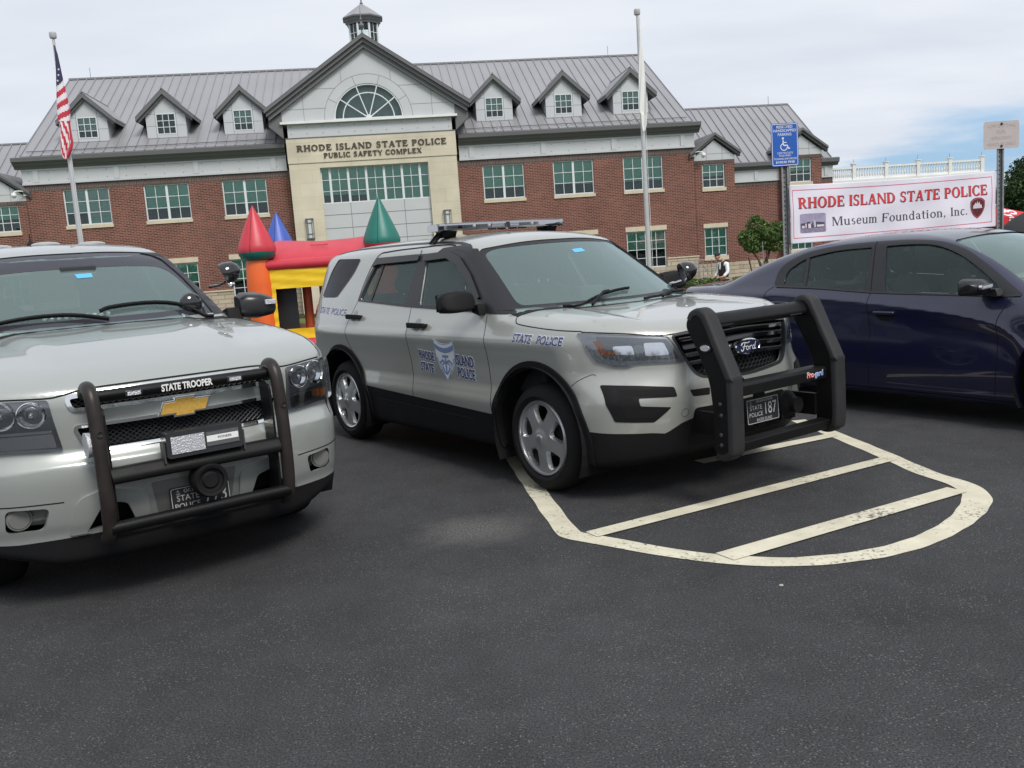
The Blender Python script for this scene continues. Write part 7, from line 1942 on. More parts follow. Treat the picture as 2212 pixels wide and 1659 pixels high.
    H.line('panel_gap', [(-4.0, -.66), (-3.80, -.68), (-3.45, -.70)], 'z', 1, 'gap', t, .007); H.line('panel_gap', [(-3.45, .70), (-3.80, .68), (-4.0, .66)][::-1], 'z', 1, 'gap', t, .007)
    H.skin('front_grille', [rpoly([(-.46, .70), (.46, .70), (.42, .52), (-.42, .52)], .03, 4)], 'x', 1, 'black', t, .004, .008, .05)
    # cabin
    MB().prism([(-.15, .6), (-.15, .93), (-.45, 1.0), (-.70, .97), (-.75, .6)], -.78, .78, 'y').obj('dashboard', 'inter', t, bevel=.03)
    steering(t, -.80, .37, .93, .18)
    for y in (-.37, .37): seat(t, -1.30, y, .55, 'seat', .60, .50)
    for y in (-.36, .36): seat(t, -2.25, y, .60, 'seatg', .52, .60)
    MB().box(-3.5, -2.50, -.72, .72, 1.02, 1.05).obj('parcel_shelf', 'inter', t)
    MB().box(-3.4, -.7, -.80, .80, .30, .34).obj('cabin_floor', 'inter', t)
    MB().box(-1.0, -.97, -.10, .12, 1.33, 1.39).obj('rear_view_mirror', 'inter', t, bevel=.01)
MT['navy2'] = mat('navy_edge_highlight', (0.03, 0.035, 0.09), 0.30, 0.25, 0.5, 1.0, 0.02)  # lighter copy of the navy, painting a highlight along the sill
build_charger()
# ================================================================== flagpoles and flags
MT['polemetal'] = mat('brushed_aluminium', (0.52, 0.53, 0.54), 0.4, 0.4, 0.5, var=0.06, vscale=2)
MT['galv'] = mat('galvanised_steel', (0.27, 0.285, 0.29), 0.5, 0.5, 0.4, var=0.15, vscale=20)
MT['f_red'] = mat('flag_red', (0.48, 0.035, 0.055), 0.75); MT['f_white'] = mat('flag_white', (0.72, 0.70, 0.74), 0.75); MT['f_blue'] = mat('flag_blue', (0.030, 0.032, 0.085), 0.75)
MT['cloth_white'] = mat('white_cloth', (0.72, 0.73, 0.71), 0.8)
def flagpole(x, y, z1, lab):
    t = thing('flagpole', lab, 'flagpole', (x, y, -.62), 0, 'flagpoles in front of the building')
    h_ = z1 + .62
    MB().lathe([(.092, 0), (.090, h_ * .4), (.045, h_ - .2), (0, h_ - .2)], 20, 'z').obj('pole', 'polemetal', t, smooth=True)
    MB().lathe([(.20, 0), (.19, .05), (.13, .10), (.095, .13)], 24, 'z').obj('base_collar', 'polemetal', t, smooth=True)
    MB().lathe([(.03, h_ - .22), (.03, h_ - .17), (.10, h_ - .16), (.115, h_ - .13), (.115, h_ + .02), (.09, h_ + .05), (0, h_ + .06)], 14, 'z').obj('truck', 'polemetal', t, smooth=True, angle=30)
    MB().tube([(.08, -.06, h_ - .2), (.12, -.09, 1.3)], .008, 5).obj('halyard', 'f_white', t)
    return t
flagpole(-14.60, 32.0, 10.02, 'left aluminium flagpole flying the limp striped flag')
flagpole(5.425, 34.0, 9.92, 'right aluminium flagpole with a limp plain white flag')
def hanging(name, label, x0, y0, zs, L, Rr, folds, cols, mats, yo=-.12, amp=.10):
    """cloth hanging from a halyard: left and right outline per height, folded in depth"""
    nz_, nu = 90, 18; z = np.linspace(max(zs), min(zs), nz_); zz = np.array(zs)[::-1]; l = np.interp(z, zz, np.array(L)[::-1]); r_ = np.interp(z, zz, np.array(Rr)[::-1])
    vs = []; fs = []; mi = []
    for i in range(nz_):
        for j in range(nu):
            u = j / (nu - 1); t_ = i / (nz_ - 1)
            w_ = r_[i] - l[i]
            d = amp * min(1, w_ / .3) * (math.sin(u * folds * math.pi * 2 + t_ * 5) * .6 + .4 * math.sin(u * 9 + t_ * 11)) 
            x = l[i] + w_ * (u + .06 * math.sin(t_ * 14 + u * 6) * (1 - abs(2 * u - 1)))
            vs.append((x - x0, yo + d, z[i]))
    for i in range(nz_ - 1):
        for j in range(nu - 1):
            fs.append((i * nu + j, (i + 1) * nu + j, (i + 1) * nu + j + 1, i * nu + j + 1)); mi.append(cols(j / (nu - 1), z[i]))
    me = bpy.data.meshes.new(name); me.from_pydata(vs, [], fs)
    for m_ in mats: me.materials.append(MT[m_])
    me.polygons.foreach_set('material_index', mi); me.polygons.foreach_set('use_smooth', [True] * len(fs))
    o = bpy.data.objects.new(name, me); link(o); o.location = (x0, y0, 0)
    s_ = o.modifiers.new('s', 'SOLIDIFY'); s_.thickness = .006
    s2 = o.modifiers.new('subd', 'SUBSURF'); s2.levels = 1; s2.render_levels = 1
    return tag(o, label, 'flag', 'flags on the two poles')
zL = [9.60, 9.31, 8.87, 8.38, 8.08, 7.64, 7.44, 7.17, 6.97, 6.40, 6.17, 5.94, 5.86]
Lx = [-14.53, -14.53, -14.58, -14.63, -14.66, -14.70, -14.72, -14.73, -14.70, -14.73, -14.74, -14.72, -14.66]
Rx = [-14.50, -14.44, -14.40, -14.36, -14.33, -14.28, -14.26, -14.28, -14.30, -14.28, -14.36, -14.50, -14.60]
def uscol(u, z):
    zc_ = z - .22 * u
    if z > 7.15:
        if zc_ > 8.26: return 2
        k = int((8.26 - zc_) / .185); return 1 if k % 2 == 0 else 0
    q = u + .9 * (z - 6.2) * .35
    if u > .72 + .1 * math.sin(z * 5): return 0
    return int(q * 7.0 + 100) % 2
fl = hanging('flag', 'limp stars and stripes flag hanging down the left flagpole', -14.60, 31.9, zL, Lx, Rx, 1.2, uscol, ('f_red', 'f_white', 'f_blue'), yo=-.10, amp=.07)
sts = [(-14.52, 9.02), (-14.56, 8.83), (-14.42, 8.78), (-14.45, 8.60), (-14.50, 8.42)]
for sx_, sz_ in sts:
    pts = [(sx_ + 14.60 + (.045 if k % 2 == 0 else .019) * math.sin(k * math.pi / 5), sz_ + (.045 if k % 2 == 0 else .019) * math.cos(k * math.pi / 5)) for k in range(10)]
    c = (sum(p[0] for p in pts) / 10, sum(p[1] for p in pts) / 10)
    V = np.array(pts + [c]); T = np.array([(k, (k + 1) % 10, 10) for k in range(10)])[:, ::-1]
    flat_mesh('star', V, T, lambda U: np.stack([U[:, 0], np.full(len(U), -.215), U[:, 1]], 1), 'f_white', fl)
hanging('flag', 'plain white flag hanging limp from the right flagpole', 5.425, 33.9, [9.64, 8.76, 8.41, 7.34, 6.62, 6.30, 6.28, 5.82, 5.66], [5.45, 5.40, 5.38, 5.33, 5.29, 5.28, 5.34, 5.37, 5.40],
        [5.47, 5.53, 5.56, 5.58, 5.57, 5.58, 5.58, 5.53, 5.46], 1.0, lambda u, z: 0, ('cloth_white',), yo=-.10, amp=.06)

# ================================================================== bouncy castle
def vinyl(n, c): MT[n] = mat(n, c, 0.42, 0, 0.45, var=0.07, vscale=3, bump=.15, bscale=6)
vinyl('vinyl_red', (0.50, 0.035, 0.055)); vinyl('vinyl_orange', (0.74, 0.13, 0.025)); vinyl('vinyl_yellow', (0.78, 0.52, 0.02)); vinyl('vinyl_blue', (0.045, 0.10, 0.42)); vinyl('vinyl_green', (0.012, 0.145, 0.115)); vinyl('vinyl_dark', (0.015, 0.020, 0.022)); vinyl('vinyl_brown', (0.30, 0.07, 0.025))
BC = thing('bouncy_castle', 'inflatable castle with red roof, yellow front and coloured cone towers', 'bouncy castle', (-5.0, 25.0, -.66))
def T_(x, y, z): return (x + 5.0, y - 25.0, z + .66)
def tower(x, y, col, ring):
    c = T_(x, y, 0)
    k = MB().lathe([(.0, 0), (.32, .02), (.36, .3), (.35, 1.2), (.36, 1.9), (.33, 2.45), (.31, 2.56)], 28, 'z', (c[0], c[1], 0)).obj('tower_column', 'vinyl_orange', BC, smooth=True)
    MB().lathe([(.31, 2.56), (.43, 2.62), (.49, 2.74), (.50, 2.79)], 28, 'z', (c[0], c[1], 0)).obj('tower_ring', ring, k, smooth=True, angle=80)
    MB().lathe([(.50, 2.79), (.510, 2.86), (.485, 2.97), (.385, 3.22), (.245, 3.54), (.115, 3.82), (.02, 4.02), (0, 4.05)], 28, 'z', (c[0], c[1], 0)).obj('tower_cone', col, k, smooth=True, angle=80)
    sm = MB()
    for a in (R(-95), R(20), R(140)):
        sm.tube([(c[0] + r_ * math.cos(a), c[1] + r_ * math.sin(a), z_) for r_, z_ in [(.503, 2.79), (.513, 2.86), (.488, 2.97), (.388, 3.22), (.248, 3.54), (.118, 3.82), (.023, 4.02)]], .006, 4)
    sm.obj('cone_seam', 'vinyl_dark', k)
tower(-6.68, 25.0, 'vinyl_red', 'vinyl_green'); tower(-3.26, 25.0, 'vinyl_green', 'vinyl_red'); tower(-6.86, 28.3, 'vinyl_blue', 'vinyl_red'); tower(-3.66, 28.4, 'vinyl_orange', 'vinyl_green')
# sagging roof fabric
nu, nv = 40, 24; vs = []; fs = []
for j in range(nv + 1):
    for i in range(nu + 1):
        u, v = i / nu, j / nv; x = -6.45 + 2.95 * u; y = 25.0 + 3.3 * v
        zr = 1.84 + .62 * math.sin(math.pi * v) ** .8 - .10 * math.sin(math.pi * u) * math.sin(math.pi * v) + .006 * math.sin(u * 17 + v * 9) * math.sin(math.pi * v) + .03 * math.exp(-((v - .32 + .1 * (u - .4) ** 2) / .02) ** 2) * math.sin(math.pi * u)
        vs.append(T_(x, y, zr))
for j in range(nv):
    for i in range(nu): a = j * (nu + 1) + i; fs.append((a, a + 1, a + nu + 2, a + nu + 1))
rf = MB().add(vs, fs).obj('roof', 'vinyl_red', BC, smooth=True, angle=180)
MB().tube([T_(-5.35, 25.62, 2.24), T_(-4.98, 25.62, 2.22), T_(-4.85, 25.60, 2.23)], .016, 5).obj('roof_vent', 'vinyl_red', rf)
MB().tube([T_(-6.6, 24.92, 1.74), T_(-5.0, 24.92, 1.735), T_(-3.3, 24.92, 1.74)], .145, 16).obj('front_tube', 'vinyl_red', BC, smooth=True, angle=80)
for x in (-6.72, -3.28): MB().tube([T_(x, 25.1, 1.74), T_(x, 28.2, 1.74)], .14, 14).obj('side_tube', 'vinyl_red', BC, smooth=True, angle=80)
MB().tube([T_(-6.6, 28.3, 1.74), T_(-3.3, 28.3, 1.74)], .14, 14).obj('back_tube', 'vinyl_red', BC, smooth=True, angle=80)
# yellow front panel with the doorway cut out, gently rumpled
nx, nz2 = 60, 34; vs = []; fs = []
for i in range(nx + 1):
    for j in range(nz2 + 1):
        x = -6.50 + 3.06 * i / nx; z = -.6 + 2.22 * j / nz2; vs.append(T_(x, 24.86 - .010 * math.sin(x * 3 + z * 24) - .006 * math.sin(x * 7 - z * 41 + 2 * math.sin(x * 2)), z))
for i in range(nx):
    for j in range(nz2):
        x = -6.50 + 3.06 * (i + .5) / nx; z = -.6 + 2.22 * (j + .5) / nz2
        if -6.24 < x < -3.75 and -.02 < z < 1.09: continue
        a = i * (nz2 + 1) + j; fs.append((a, a + nz2 + 1, a + nz2 + 2, a + 1))
MB().add(vs, fs).obj('front_panel', 'vinyl_yellow', BC, smooth=True, angle=180)
MB().prism(rpoly([T_(-6.7, 0, 0)[:1] + (0.0,), T_(-3.3, 0, 0)[:1] + (0.0,), T_(-3.3, 0, 0)[:1] + (.60,), T_(-6.7, 0, 0)[:1] + (.60,)], .18, 6), .05, 3.3, 'y').obj('jumping_bed', 'vinyl_orange', BC, bevel=.05)
MB().tube([T_(-6.2, 24.45, -.46), T_(-3.7, 24.45, -.46)], .20, 14).obj('entry_step', 'vinyl_red', BC, smooth=True)
MB().box(T_(-6.32, 0, 0)[0], T_(-5.78, 0, 0)[0], .25, .28, .6, 1.85).obj('dark_panel', 'vinyl_dark', BC)
for x, y in ((-5.58, 25.7), (-4.4, 27.9)): MB().tube([T_(x, y, -.06), T_(x, y, 1.72)], .13, 12).obj('inner_column', 'vinyl_brown', BC, smooth=True)
def netmat():
    m = bpy.data.materials.new('mesh_netting'); m.use_nodes = True; t = m.node_tree; t.nodes.clear(); o = N('ShaderNodeOutputMaterial', t)
    tr = N('ShaderNodeBsdfTransparent', t); d = N('ShaderNodeBsdfDiffuse', t); d.inputs[0].default_value = (.095, .09, .075, 1)
    mx_ = N('ShaderNodeMixShader', t); mx_.inputs[0].default_value = .86; t.links.new(tr.outputs[0], mx_.inputs[1]); t.links.new(d.outputs[0], mx_.inputs[2]); t.links.new(mx_.outputs[0], o.inputs[0]); return m
MT['netting'] = netmat()
MB().box(T_(-5.7, 0, 0)[0], T_(-3.4, 0, 0)[0], 3.0, 3.01, .6, 2.3).obj('netting', 'netting', BC)
for x in (-6.74, -3.26): MB().box(T_(x, 0, 0)[0] - .005, T_(x, 0, 0)[0] + .005, .3, 3.1, .6, 2.3).obj('netting', 'netting', BC)

# ================================================================== signs, banner
MT['sign_blue'] = mat('sign_blue', (0.016, 0.10, 0.42), 0.35, 0, 0.5, var=.05, vscale=6)
MT['sign_white'] = mat('sign_white', (0.70, 0.72, 0.76), 0.4)
MT['sign_pink'] = mat('faded_sign', (0.47, 0.42, 0.41), 0.5, var=.05, vscale=8)
MT['faded_ink'] = mat('faded_ink', (0.40, 0.355, 0.34), 0.5)
MT['ban'] = mat('banner_vinyl', (0.70, 0.68, 0.76), 0.45, 0, 0.3, var=.03, vscale=5)
MT['ban_red'] = mat('banner_red', (0.60, 0.045, 0.05), 0.5); MT['ban_edge'] = mat('banner_dark_red', (0.10, 0.03, 0.06), 0.5); MT['ban_line'] = mat('banner_line', (0.62, 0.10, 0.16), 0.5)
MT['ban_grey'] = mat('banner_grey', (0.055, 0.06, 0.075), 0.5); MT['maroon'] = mat('maroon', (0.10, 0.018, 0.022), 0.5); MT['pic_sky'] = mat('print_sky', (0.32, 0.29, 0.42), 0.5, var=.12, vscale=14); MT['pic_dark'] = mat('print_dark', (0.07, 0.06, 0.10), 0.5); MT['pic_light'] = mat('print_light', (0.62, 0.56, 0.62), 0.5); MT['pic_mid'] = mat('print_mid', (0.22, 0.19, 0.28), 0.5, var=.3, vscale=25)
def upost(name_parent, w_=.075, h_=2.3, d=.035):
    p = MB(); p.box(-w_ / 2, -w_ / 2 + .016, -d / 2, -d / 2 + .006, 0, h_).box(w_ / 2 - .016, w_ / 2, -d / 2, -d / 2 + .006, 0, h_)
    p.box(-w_ / 2 + .012, -w_ / 2 + .018, -d / 2 + .006, d / 2, 0, h_).box(w_ / 2 - .018, w_ / 2 - .012, -d / 2 + .006, d / 2, 0, h_).box(-w_ / 2 + .018, w_ / 2 - .018, d / 2 - .006, d / 2, 0, h_)
    o = p.obj('post', 'galv', name_parent)
    hl = MB()
    for k in range(int(h_ / .05)): hl.box(-.006, .006, d / 2 - .0075, d / 2 - .0062, .03 + k * .05, .045 + k * .05)
    hl.obj('post_holes', 'gap', o); return o
BAN_YAW = math.atan2(.62, 2.55)
sg = thing('parking_sign', 'blue reserved handicapped parking sign on a steel post at the banner\'s left end', 'sign', (3.085, 9.93, 0), R(6))
upost(sg, .078, 2.36)
sp_ = MB().prism(rpoly([(-.150, 2.305), (.150, 2.305), (.150, 2.752), (-.150, 2.752)], .022, 5), -.030, -.027, 'y').obj('sign_panel', 'sign_blue', sg)
def face(y): return lambda U: np.stack([U[:, 0], np.full(len(U), y), U[:, 1]], 1)
a = rpoly([(-.143, 2.312), (.143, 2.312), (.143, 2.745), (-.143, 2.745)], .018, 5); b = scale_poly(a, -.006)
V, T = tri2d([a, b], .1); flat_mesh('sign_border', V, T, face(-.0312), 'sign_white', sp_)
for s_, x0, z0, x1, z1, bd in (('RESERVED', -.088, 2.700, .088, 2.728, .01), ('HANDICAPPED', -.125, 2.662, .125, 2.690, .01), ('PARKING', -.075, 2.622, .075, 2.650, .01), ('CERTIFICATE', -.088, 2.432, .088, 2.452, .005), ('REQUIRED', -.066, 2.404, .066, 2.424, .005), ('TOWING ENFORCED', -.128, 2.372, .128, 2.392, .005), ('$100.00 FINE', -.105, 2.332, .105, 2.360, .02)):
    V, T = text_sans(s_, bd); flat_mesh('sign_text', fit2(V, x0, z0, x1, z1), T, face(-.0316), 'sign_white', sp_)
wc = [[(-.020, 2.575), (-.014, 2.525), (.028, 2.522)], [(-.018, 2.553), (.020, 2.551)], [(.026, 2.525), (.040, 2.488), (.056, 2.493)],
      [(-.024, 2.540), (-.045, 2.520), (-.046, 2.495), (-.028, 2.474), (.0, 2.472), (.020, 2.486), (.026, 2.505)]]
V, T = stroke2d(wc, [.013, .009, .011, .009]); flat_mesh('wheelchair_symbol', V, T[:, ::1], face(-.0317), 'sign_white', sp_)
V = np.array([(-.021 + .012 * math.cos(q), 2.595 + .012 * math.sin(q)) for q in np.linspace(0, 6.283, 16, endpoint=False)] + [(-.021, 2.595)]); T = np.array([(k, (k + 1) % 16, 16) for k in range(16)]); flat_mesh('wheelchair_symbol', V, T, face(-.0318), 'sign_white', sp_)
for z_ in (2.335, 2.722): MB().lathe([(0, -.038), (.008, -.037), (.009, -.031)], 10, 'y', (.002, 0, z_)).obj('bolt', 'galv', sp_)
s2 = thing('parking_sign', 'faded pale sign on a steel post at the banner\'s right end', 'sign', (5.735, 10.53, 0), R(2))
upost(s2, .078, 2.42)
sp2 = MB().prism(rpoly([(-.205, 2.372), (.205, 2.372), (.205, 2.678), (-.205, 2.678)], .028, 5), -.030, -.027, 'y').obj('sign_panel', 'sign_pink', s2)
for s_, x0, z0, x1, z1 in (('LOW EMITTING', -.16, 2.610, .16, 2.645), ('FUEL', -.055, 2.542, .055, 2.577), ('EFFICIENT', -.115, 2.474, .115, 2.509), ('VEHICLES ONLY', -.17, 2.406, .17, 2.441)):
    V, T = text_sans(s_, .0); flat_mesh('sign_text', fit2(V, x0, z0, x1, z1), T, face(-.0312), 'faded_ink', sp2)
for z_ in (2.402, 2.648): MB().lathe([(0, -.040), (.013, -.038), (.014, -.031)], 10, 'y', (0, 0, z_)).obj('bolt', 'bartube', sp2)
# banner tied between the posts
bn = thing('banner', 'white vinyl banner with red and grey lettering tied between the two sign posts', 'banner', (3.12, 9.88, 0), BAN_YAW)
BL_, BH0, BH1 = 2.62, 1.475, 2.100
def bpt(U):
    u, v = U[:, 0], U[:, 1]
    z = BH0 + .03 * u + v * (BH1 - BH0 - .005 * u) - .012 * np.sin(math.pi * u) * (.5 + v)
    d = .014 * np.sin(u * 9) * (1.1 - v) + .007 * np.sin(u * 25 + v * 4) * (1.1 - v) + .004 * np.sin(u * 14 - v * 9) + .010 * np.sin(math.pi * u)
    return np.stack([u * BL_, -d, z], 1)
def bskin(name, V, T, m_, off, par):
    P = bpt(V) + np.array([0, -off, 0]); me = bpy.data.meshes.new(name); me.from_pydata(P.tolist(), [], [tuple(map(int, t_)) for t_ in T]); me.materials.append(MT[m_]); me.polygons.foreach_set('use_smooth', [True] * len(T))
    o = bpy.data.objects.new(name, me); link(o, par); return o
V, T = tri2d([[(0, 0), (1, 0), (1, 1), (0, 1)]], .025); sh_ = bskin('sheet', V, T, 'ban', 0, bn); s_ = sh_.modifiers.new('s', 'SOLIDIFY'); s_.thickness = .002; s_.offset = -1
A_ = np.array([1, 1])
def rect(a, b, c, d): return [(a, b), (c, b), (c, d), (a, d)]
V, T = tri2d([rect(.012, .085, .982, .915), rect(.0145, .097, .9795, .903)], .03); bskin('border_line', V, T, 'ban_line', .0015, sh_)
for U_, T in serif_words('RHODE ISLAND STATE POLICE', (.036, .595, .952, .785), gap=.05, T=.19, t=.085):
    bskin('lettering_shadow', U_ + np.array([.0028, -.012]), T, 'ban_edge', .002, sh_); bskin('banner_lettering', U_, T, 'ban_red', .0032, sh_)
for U_, T in serif_words('Museum Foundation, Inc.', (.190, .235, .852, .420), gap=.045, T=.15, t=.07): bskin('banner_lettering', U_, T, 'ban_grey', .002, sh_)
def bpoly(name, pl, m_, off, par=None):
    V, T = tri2d([pl], .03); return bskin(name, V, T, m_, off, par or sh_)
def shp(cx_2, cz_2, k): 
    q = smooth_path([(0, .19), (.020, .178), (.037, .125)], 4) + smooth_path([(.037, .125), (.0365, .0), (.022, -.12), (0, -.19)], 4)[1:]
    q = q + [(-a, b) for a, b in q[::-1][1:-1]]; return [(cx_2 + a * k, cz_2 + b * k) for a, b in q]
em = bpoly('banner_shield', shp(.906, .365, 1.0), 'maroon', .002)
V, T = tri2d([shp(.906, .365, .92), shp(.906, .365, .86)], .03); bskin('shield_line', V, T, 'ban_line', .003, em)
bpoly('shield_emblem', [(.882, .36), (.884, .42), (.890, .43), (.893, .47), (.900, .44), (.904, .50), (.908, .44), (.914, .48), (.918, .43), (.926, .42), (.930, .36)], 'pic_light', .0034, em)
pc_ = bpoly('banner_picture', rpoly(rect(.042, .17, .162, .50), .02, 3), 'pic_sky', .002)
bpoly('picture_ground', rect(.046, .175, .158, .255), 'pic_mid', .0028, pc_)
bpoly('picture_house', [(.046, .25), (.046, .335), (.072, .345), (.078, .36), (.135, .35), (.156, .335), (.156, .25)], 'pic_dark', .0034, pc_)
for a, b, c, d in ((.050, .255, .062, .295), (.066, .26, .072, .33), (.080, .25, .092, .325), (.108, .26, .114, .37), (.120, .265, .153, .30), (.040 + .05, .33, .098, .345)): bpoly('picture_house_front', rect(a, b, c, d), 'pic_light', .0040, pc_)
bpoly('picture_flagpole', rect(.104, .30, .1052, .48), 'pic_light', .0042, pc_)
tie = MB()
for u, v in ((0, 1), (0, 0), (1, 1), (1, 0)):
    P = bpt(np.array([[u, v]]))[0]; MB().tube([tuple(P + np.array([0, -.003, 0])), (P[0] + (-.05 if u == 0 else .05), .02, P[2] + .02)], .003, 5).obj('tie_cord', 'plastic', bn)

# ================================================================== foliage
MT['leaf'] = mat('leaf_green', (0.060, 0.105, 0.028), 0.6, 0, 0.3, var=0.35, vscale=1.5); MT['leaf2'] = mat('leaf_light_green', (0.105, 0.165, 0.045), 0.6, 0, 0.3, var=0.3, vscale=2)
MT['pine'] = mat('evergreen', (0.022, 0.042, 0.018), 0.8, 0, 0.2, var=0.4, vscale=.6); MT['bark'] = mat('bark', (0.085, 0.062, 0.045), 0.9, var=.3, vscale=8, bump=.5, bscale=30)
def leaves(name, blobs, n, size, mats, parent, seed=1, droop=0.0):
    r_ = np.random.RandomState(seed); vs = []; fs = []; mi = []
    wts = np.array([b[3] * b[4] * b[5] for b in blobs]) ** .75; wts /= wts.sum()
    for i in range(n):
        b = blobs[r_.choice(len(blobs), p=wts)]
        d = r_.normal(size=3); d /= np.linalg.norm(d); k = r_.uniform(.45, 1.05) ** .6
        c = np.array(b[:3]) + d * np.array(b[3:6]) * k
        a = r_.normal(size=3); a /= np.linalg.norm(a); q = np.cross(a, r_.normal(size=3)); q /= np.linalg.norm(q); s_ = size * r_.uniform(.6, 1.4)
        m_ = len(vs); vs += [tuple(c - a * s_), tuple(c + q * s_ * .45), tuple(c + a * s_ - np.array([0, 0, droop * s_])), tuple(c - q * s_ * .45)]
        fs.append((m_, m_ + 1, m_ + 2, m_ + 3)); mi.append(r_.randint(len(mats)))
    me = bpy.data.meshes.new(name); me.from_pydata(vs, [], fs)
    for m__ in mats: me.materials.append(MT[m__])
    me.polygons.foreach_set('material_index', mi); o = bpy.data.objects.new(name, me); link(o, parent); return o
tr = thing('ornamental_tree', 'small multi-stemmed green tree in the bed right of the person', 'tree', (10.25, 36.0, -.60))
tk = MB()
for pts in ([(0, 0, 0), (-.06, 0, .7), (-.10, .0, 1.15), (-.45, .1, 1.7), (-.6, .1, 2.2)], [(.08, 0, 0), (.12, .05, .7), (.16, .02, 1.2), (.30, .0, 1.7), (.32, .1, 2.4)], [(.10, 0, .1), (.25, .05, .8), (.50, .0, 1.2), (.75, .1, 1.7)], [(-.10, 0, 1.0), (-.3, -.1, 1.45), (-.75, -.05, 1.85)], [(.16, 0, 1.1), (.1, -.1, 1.7), (-.15, 0, 2.5)], [(-.02, 0, 1.0), (.3, .2, 1.6), (.6, .2, 2.3)]):
    q = smooth_path(pts, 4); tk.tube(q, list(np.linspace(.045, .012, len(q))), 7)
tk.obj('trunk', 'bark', tr, smooth=True)
leaves('crown', [(-.55, 0, 2.15, .42, .5, .38), (-.2, .1, 2.6, .40, .5, .38), (.2, 0, 2.3, .5, .6, .45), (.62, 0, 2.35, .38, .5, .38), (.55, .1, 1.85, .42, .5, .32), (-.35, 0, 1.85, .40, .45, .30), (-.72, 0, 2.2, .26, .3, .22), (-.28, 0, 2.88, .2, .2, .18), (.1, 0, 1.95, .4, .4, .3)], 7000, .055, ('leaf', 'leaf2', 'leaf'), tr, 3)
st_ = thing('wooden_stake', 'thin grey wooden stake standing against the ornamental tree', 'stake', (9.98, 35.0, -.60)); MB().tube([(0, 0, 0), (-.02, 0, 2.0)], .018, 6).obj('stake', 'galv', st_)
st_ = thing('wooden_stake', 'dark leaning stake between the person and the ornamental tree', 'stake', (11.0, 40.0, -.60)); MB().tube([(0, 0, 0), (-.24, 0, 1.32)], .035, 6).obj('stake', 'bark', st_)
for k, (x, y, w_, h_, lab) in enumerate(((8.75, 43.2, .9, .45, 'low green shrub at the foot of the stone corner'), (9.95, 43.4, .8, .40, 'low green shrub below the metal trellis'), (11.6, 43.6, .9, .36, 'low green shrub right of the leaning stake'), (4.6, 42.9, 1.0, .5, 'low green shrub below the brick wall right of the entrance'))):
    sh2 = thing('shrub', lab, 'shrub', (x, y, -.56), 0, 'shrubs in the bed by the wall')
    leaves('foliage', [(-w_ * .4, 0, h_ * .5, w_ * .45, .4, h_ * .5), (w_ * .35, 0, h_ * .45, w_ * .5, .4, h_ * .45), (0, 0, h_ * .6, w_ * .4, .4, h_ * .5)], 700, .06, ('leaf', 'leaf2'), sh2, 20 + k, .3)
tl = thing('metal_trellis', 'grey metal trellis standing against the pale stone wall', 'trellis', (9.90, 46.3, -.56)); tm = MB()
for x in (0, .22, .44, .66, .90): tm.tube([(x, 0, 0), (x, 0, 1.2)], .018, 6)
for z_ in (.35, .75, 1.19): tm.tube([(0, 0, z_), (.90, 0, z_)], .018, 6)
tm.tube([(.1, -.02, 1.1), (.62, -.02, .25)], .015, 5); tm.obj('lattice', 'galv', tl)

def conifer(x, y, h_, seed, lab):
    r_ = np.random.RandomState(seed); t = thing('evergreen_tree', lab, 'tree', (x, y, -.6), 0, 'evergreens beyond the car park')
    MB().tube([(0, 0, 0), (.1, 0, h_ * .5), (0, 0, h_ * .97)], [.28, .17, .03], 8).obj('trunk', 'bark', t, smooth=True)
    bl = []
    for k in range(16):
        f = (k + 1) / 16; rr = h_ * .34 * (1 - f) ** .65 + .45; a = r_.uniform(0, 6.28)
        for j in range(2): 
            aa = a + j * 3.1 + r_.uniform(-.5, .5); bl.append((math.cos(aa) * rr * .6, math.sin(aa) * rr * .6, h_ * (.10 + .88 * f), rr * .7, rr * .7, h_ * .06 + .25))
    leaves('crown', bl, 5200, .21, ('pine', 'pine', 'leaf'), t, seed, .6)
for k, (x, y, h_, lab) in enumerate(((49.3, 86, 7.3, 'shorter evergreen nearest the annex'), (51.6, 84, 7.7, 'second evergreen from the annex'), (56.0, 88, 8.4, 'tall evergreen at the right picture edge'), (52.8, 93, 7.9, 'evergreen standing behind the two nearest the annex'), (59.5, 86, 8.4, 'evergreen just beyond the right picture edge'), (48.0, 95, 6.6, 'low evergreen half hidden behind the annex'))): conifer(x, y, h_, 40 + k, lab)
# belt of woodland behind the camera and along both sides: added out of view for glass and paint to reflect
bl = []; r_ = np.random.RandomState(5)
for a in np.linspace(R(100), R(440), 150):
    if R(395) < a < R(440) or a < R(128): rad = 130
    else: rad = 62
    h_ = r_.uniform(5.0, 9.5) * (1.4 if rad > 100 else 1); bl.append((rad * math.cos(a), rad * math.sin(a), h_ * .45, rad * .045, rad * .045, h_ * .6))
bl = [b for b in bl if not (b[1] > 20 and abs(b[0]) < 75)]
wd = leaves('reflection_trees', bl, 9000, .95, ('pine', 'leaf', 'pine'), None, 77, .3); tag(wd, kind='stuff', label='unseen belt of dark trees added for reflections in glass and paint', cat='reflection_trees')

pb_ = bmesh.new(); bmesh.ops.create_icosphere(pb_, subdivisions=2, radius=.009)
for v in pb_.verts: v.co.z *= .6; v.co.x *= 1.25
me = bpy.data.meshes.new('pebble'); pb_.to_mesh(me); pb_.free(); me.materials.append(MT['rock']); o = bpy.data.objects.new('pebble', me); link(o); o.location = (1.155, 3.93, .004); tag(o, 'tiny pale pebble lying on the asphalt in front of the painted curve', 'pebble')
